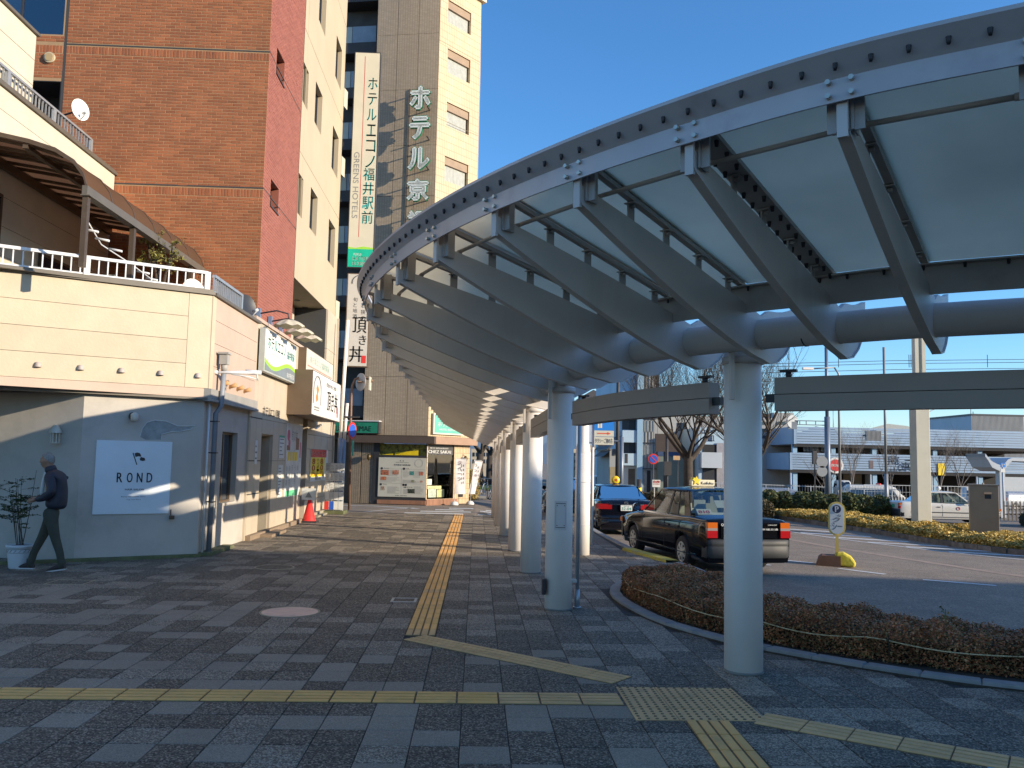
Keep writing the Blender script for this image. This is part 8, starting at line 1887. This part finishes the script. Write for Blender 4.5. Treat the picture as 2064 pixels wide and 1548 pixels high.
for k in range(9):
    a = rr.uniform(0,6.28); b0 = pp_+Vector((.05*math.cos(a),.05*math.sin(a),.32)); hgt = rr.uniform(.55,1.0) if k else 1.12; e = b0+Vector((rr.uniform(-.18,.18),rr.uniform(-.1,.08),hgt)); md = b0.lerp(e,.5)+Vector((rr.uniform(-.03,.03),0,0)); st.tube([b0,md,e],[.007,.005,.003],4)
    for q in range(7):
        f_ = rr.uniform(.45,1); p = b0.lerp(e,f_); d = Vector((rr.uniform(-1,1),rr.uniform(-.6,.6),rr.uniform(-.05,.3))).normalized(); Lb = rr.uniform(.1,.3); tip = p+d*Lb; st.tube([p,tip],.002,3)
        for w_ in range(20): c = p.lerp(tip,rr.uniform(.3,1.05)); lv.append((c.x+rr.uniform(-.035,.035),c.y+rr.uniform(-.035,.035),c.z+rr.uniform(-.012,.012)))
st.build('stems', M_twig, t); fast_leaves('foliage', lv, .048, leafmat('shrub_leaf', [(.02,.035,.012),(.05,.075,.02),(.08,.10,.03)]), t, seed=3, kind=None, aspect=.38, upbias=1.2)
# ---- person: body grown over a skeleton with a Skin modifier -------------
def skinned(name, nodes, edges, m_, parent, root=0, sub=2, label=None):
    me = bpy.data.meshes.new(name); off = parent['_w']; me.from_pydata([(n_[0]-off[0], n_[1]-off[1], n_[2]-off[2]) for n_ in nodes], edges, []); ob = bpy.data.objects.new(name, me); C.objects.link(ob); ob.parent = parent
    md = ob.modifiers.new('skin', 'SKIN'); md.use_smooth_shade = True
    for i, n_ in enumerate(nodes): v = me.skin_vertices[0].data[i]; v.radius = (n_[3], n_[4]); v.use_root = (i == root)
    s_ = ob.modifiers.new('sub', 'SUBSURF'); s_.levels = sub; s_.render_levels = sub; me.materials.append(m_)
    bpy.context.view_layer.update(); dg = bpy.context.evaluated_depsgraph_get(); new = bpy.data.meshes.new_from_object(ob.evaluated_get(dg)); ob.modifiers.clear(); ob.data = new; new.name = name
    for p_ in new.polygons: p_.use_smooth = True
    if label: ob['label'] = label
    return ob
M_skin = mat('skin', (.33,.18,.115), .55, var=.06, vscale=12); M_hair = mat('hair_grey', (.24,.235,.22), .8, var=.3, vscale=60, bump=.5, bscale=150); M_jack = mat('jacket_navy', (.020,.022,.036), .6, var=.2, vscale=7, bump=.4, bscale=14)
M_trou = mat('trousers_olive', (.050,.050,.036), .85, var=.15, vscale=8, bump=.3, bscale=16); M_shoe = mat('shoe_brown', (.035,.022,.02), .6, var=.15); M_sole = mat('shoe_sole', (.55,.53,.5), .7, var=.05); M_shirt = mat('shirt_white', (.55,.55,.52), .8, var=.05)
px_, py_ = -6.22, 12.95
man = thing('person', 'grey haired man in a dark jacket and olive trousers walking left past the salon wall', 'person', (px_, py_, 0))
X0 = lambda dx, z, dy=0.0: (px_+dx, py_+dy, z)          # he walks towards -x; near side is -y
# legs (trousers): hip -> knee -> ankle; the front leg is his far leg
hip = (0.03,.90); 
def N(dx, z, dy, r, r2=None): return (px_+dx, py_+dy, z, r, r2 or r)
trn = [N(.02,.93,0,.135,.12), N(.03,.84,0,.135,.13), N(-.03,.72,.08,.092), N(-.13,.47,.09,.068), N(-.235,.24,.09,.055), N(-.272,.08,.09,.056), N(.07,.72,-.08,.095), N(.145,.47,-.09,.070), N(.225,.26,-.09,.057), N(.258,.09,-.09,.056)]
tr_e = [(0,1),(1,2),(2,3),(3,4),(4,5),(1,6),(6,7),(7,8),(8,9)]
trs = skinned('trousers', trn, tr_e, M_trou, man)
# skin body core: torso, neck, head
bod = [N(.03,.95,0,.11,.10), N(.04,1.15,0,.12,.11), N(.01,1.34,0,.10,.12), N(-.04,1.44,0,.062,.060), N(-.070,1.515,0,.072,.068), N(-.088,1.575,0,.100,.088), N(-.088,1.635,0,.098,.088)]
body = skinned('body', bod, [(i,i+1) for i in range(6)], M_skin, man)
jk = [N(.075,.87,0,.145,.150), N(.085,.98,0,.168,.155), N(.085,1.15,0,.155,.155), N(.065,1.27,0,.138,.155), N(.03,1.37,0,.115,.130), N(-.01,1.455,0,.072,.078),
      N(.045,1.345,-.15,.078), N(.115,1.14,-.215,.068), N(-.02,1.05,-.20,.056), N(-.13,1.03,-.15,.044),
      N(.03,1.345,.15,.076), N(.02,1.14,.21,.062), N(-.08,1.06,.16,.052), N(-.15,1.04,.08,.042)]
jack = skinned('jacket', jk, [(0,1),(1,2),(2,3),(3,4),(4,5),(4,6),(6,7),(7,8),(8,9),(4,10),(10,11),(11,12),(12,13)], M_jack, man, sub=3)
m = MB(); m.smooth = True; m.tube([(px_-.075,py_-.05,1.42),(px_-.095,py_-.06,1.30),(px_-.105,py_-.06,1.15),(px_-.105,py_-.05,1.04)], [.02,.026,.03,.026], 8); m.build('shirt', M_shirt, man)
m = MB(); m.smooth = True
m.tube([(px_-.015,py_,1.41),(px_-.035,py_,1.475),(px_-.045,py_,1.505)], [.086,.080,.072], 14); m.build('jacket_collar', M_jack, man)
# head details: nose, brow, ear, mouth, eyes
hd = Vector((px_-.088, py_, 1.582)); m = MB(); m.smooth = True; rows = []
G_ = lambda v, c_, w_: math.exp(-((v-c_)/w_)**2)
for i in range(23):
    ph = math.pi*i/22; row = []
    for k in range(32):
        a = 2*math.pi*k/32; x = -.092*math.sin(ph)*math.cos(a); y = .076*math.sin(ph)*math.sin(a); z = .116*math.cos(ph)
        if z < 0: y *= 1-.30*(-z/.116)**1.5; x = x*(1-.22*(-z/.116)) if x > 0 else x*(1-.06*(-z/.116))
        if math.cos(a) > 0:
            fr_ = math.cos(a)**3*math.sin(ph); x -= fr_*(.024*G_(y,0,.014)*G_(z,-.012,.020)+.008*G_(z,.030,.014)+.010*G_(y,0,.03)*G_(z,-.090,.020)+.007*G_(y,0,.02)*G_(z,-.055,.012)); x += fr_*.006*G_(abs(y),.030,.012)*G_(z,.012,.012)
        row.append(hd+Vector((x, y, z)))
    rows.append(row)
m.grid(rows, close=True); m.build('head', M_skin, man)
for s in (-1,1):
    m = MB(); m.smooth = True; c = hd+Vector((.012, s*.074, -.008)); m.tube([c+Vector((0,0,.028)), c+Vector((.008,s*.008,.01)), c+Vector((.004,s*.004,-.025))], [.007,.013,.007], 8); m.build('ear', M_skin, man)
    m = MB(); m.disc(hd+Vector((-.080, s*.030, .012)), (-1,s*.4,0), .008, .006, 8); m.build('eye', M_ink, man)
    m = MB(); m.tube([hd+Vector((-.095,s*.012,.033)), hd+Vector((-.080,s*.045,.034))], .005, 5); m.build('eyebrow', M_hair, man)
m = MB(); m.bar(hd+Vector((-.087,-.02,-.055)), hd+Vector((-.087,.02,-.055)), .005, .003); m.build('mouth', mat('lip', (.2,.08,.06), .6), man)
m = MB(); m.smooth = True; rows = []
for i in range(9):
    ph = i/8*R(118); row = []
    for k in range(24):
        a = 2*math.pi*k/24; fx = -math.cos(a); front = max(0, math.cos(a-0)); lim = ph*(1-.42*max(0, -(-math.cos(a)))) if False else ph*(.45+.60*((1-math.cos(a))/2)**1.15)
        r1 = (.101+.003*math.sin(9*a+i), .085, .106); row.append(hd+Vector((.006-r1[0]*math.sin(lim)*math.cos(a), r1[1]*math.sin(lim)*math.sin(a), .020+r1[2]*math.cos(lim))))
    rows.append(row)
m.grid(rows, close=True); m.build('hair', M_hair, man)
rg = np.random.default_rng(2); hp = []
for row in rows[1:]:
    for p in row[::2]: hp.append(tuple(p))
fast_leaves('hair_tufts', hp, .03, M_hair, man, seed=5, kind=None, aspect=.3)
# hands, each a palm with five short fingers
def hand(c, side):
    n_ = [(c.x, c.y, c.z, .026, .030), (c.x-.045, c.y, c.z-.012, .030, .026), (c.x-.075, c.y, c.z-.02, .026, .024)]; e = [(0,1),(1,2)]
    for q in range(4):
        o = (q-1.5)*.017; i = len(n_); L = (.028,.034,.032,.024)[q]
        n_ += [(c.x-.088, c.y+side*.004, c.z-.015+o, .0095, .0095), (c.x-.088-L, c.y-side*-.010, c.z-.022+o, .0088, .0088), (c.x-.088-L+.004, c.y+side*.026, c.z-.03+o, .0078, .0078)]; e += [(2,i),(i,i+1),(i+1,i+2)]
    i = len(n_); n_ += [(c.x-.045, c.y+side*.01, c.z+.024, .011, .011), (c.x-.072, c.y+side*.018, c.z+.034, .0095, .0095)]; e += [(1,i),(i,i+1)]
    return skinned('hand', n_, e, M_skin, man, sub=1)
hand(Vector((px_-.145, py_-.14, 1.025)), 1); hand(Vector((px_-.165, py_+.06, 1.03)), -1)
def shoe(x, y, z, pitch):
    c = Vector((x,y,z)); Rm = Matrix.Rotation(R(pitch), 3, 'Y'); st_ = [(.085,.04,.055,.030),(.06,.052,.075,.036),(.0,.055,.085,.036),(-.06,.048,.065,.040),(-.12,.036,.045,.044),(-.165,.028,.032,.038),(-.19,.02,.018,.02)]
    m = MB(); m.smooth = True; rows = []
    for (dx, hh, top, w) in st_: rows.append([c+Rm@Vector((dx, w*math.cos(a), max(.004, (top/2+.012)+top*.55*math.sin(a)))) for a in [2*math.pi*k/12 for k in range(12)]])
    m.grid(rows, close=True); m.add(rows[0], [tuple(range(12))]); m.add(rows[-1], [tuple(range(12))[::-1]]); s = m.build('shoe', M_shoe, man)
    m = MB(); pts = [(dx, w+.003) for dx, _, _, w in st_]; poly = pts+[(dx,-w) for dx, w in pts[::-1]]; vs = [c+Rm@Vector((a,b,.0)) for a,b in poly]+[c+Rm@Vector((a,b,.018)) for a,b in poly]; n = len(poly)
    m.add(vs, [tuple(range(n))[::-1], tuple(range(n,2*n))]+[(i,(i+1)%n,n+(i+1)%n,n+i) for i in range(n)]); m.build('sole', M_sole, s)
shoe(px_-.30, py_+.09, .004, 0); shoe(px_+.235, py_-.09, .012, -9)
for dx, dy, z_ in ((-.272,.09,.03),(.262,-.09,.045)): m = MB(); m.smooth = True; m.tube([(px_+dx,py_+dy,z_),(px_+dx-.003,py_+dy,z_+.07),(px_+dx-.002,py_+dy,z_+.12)], [.046,.054,.05], 12); m.build('trouser_cuff', M_trou, man)
# hotel lamps etc. finish: drop unused helper data
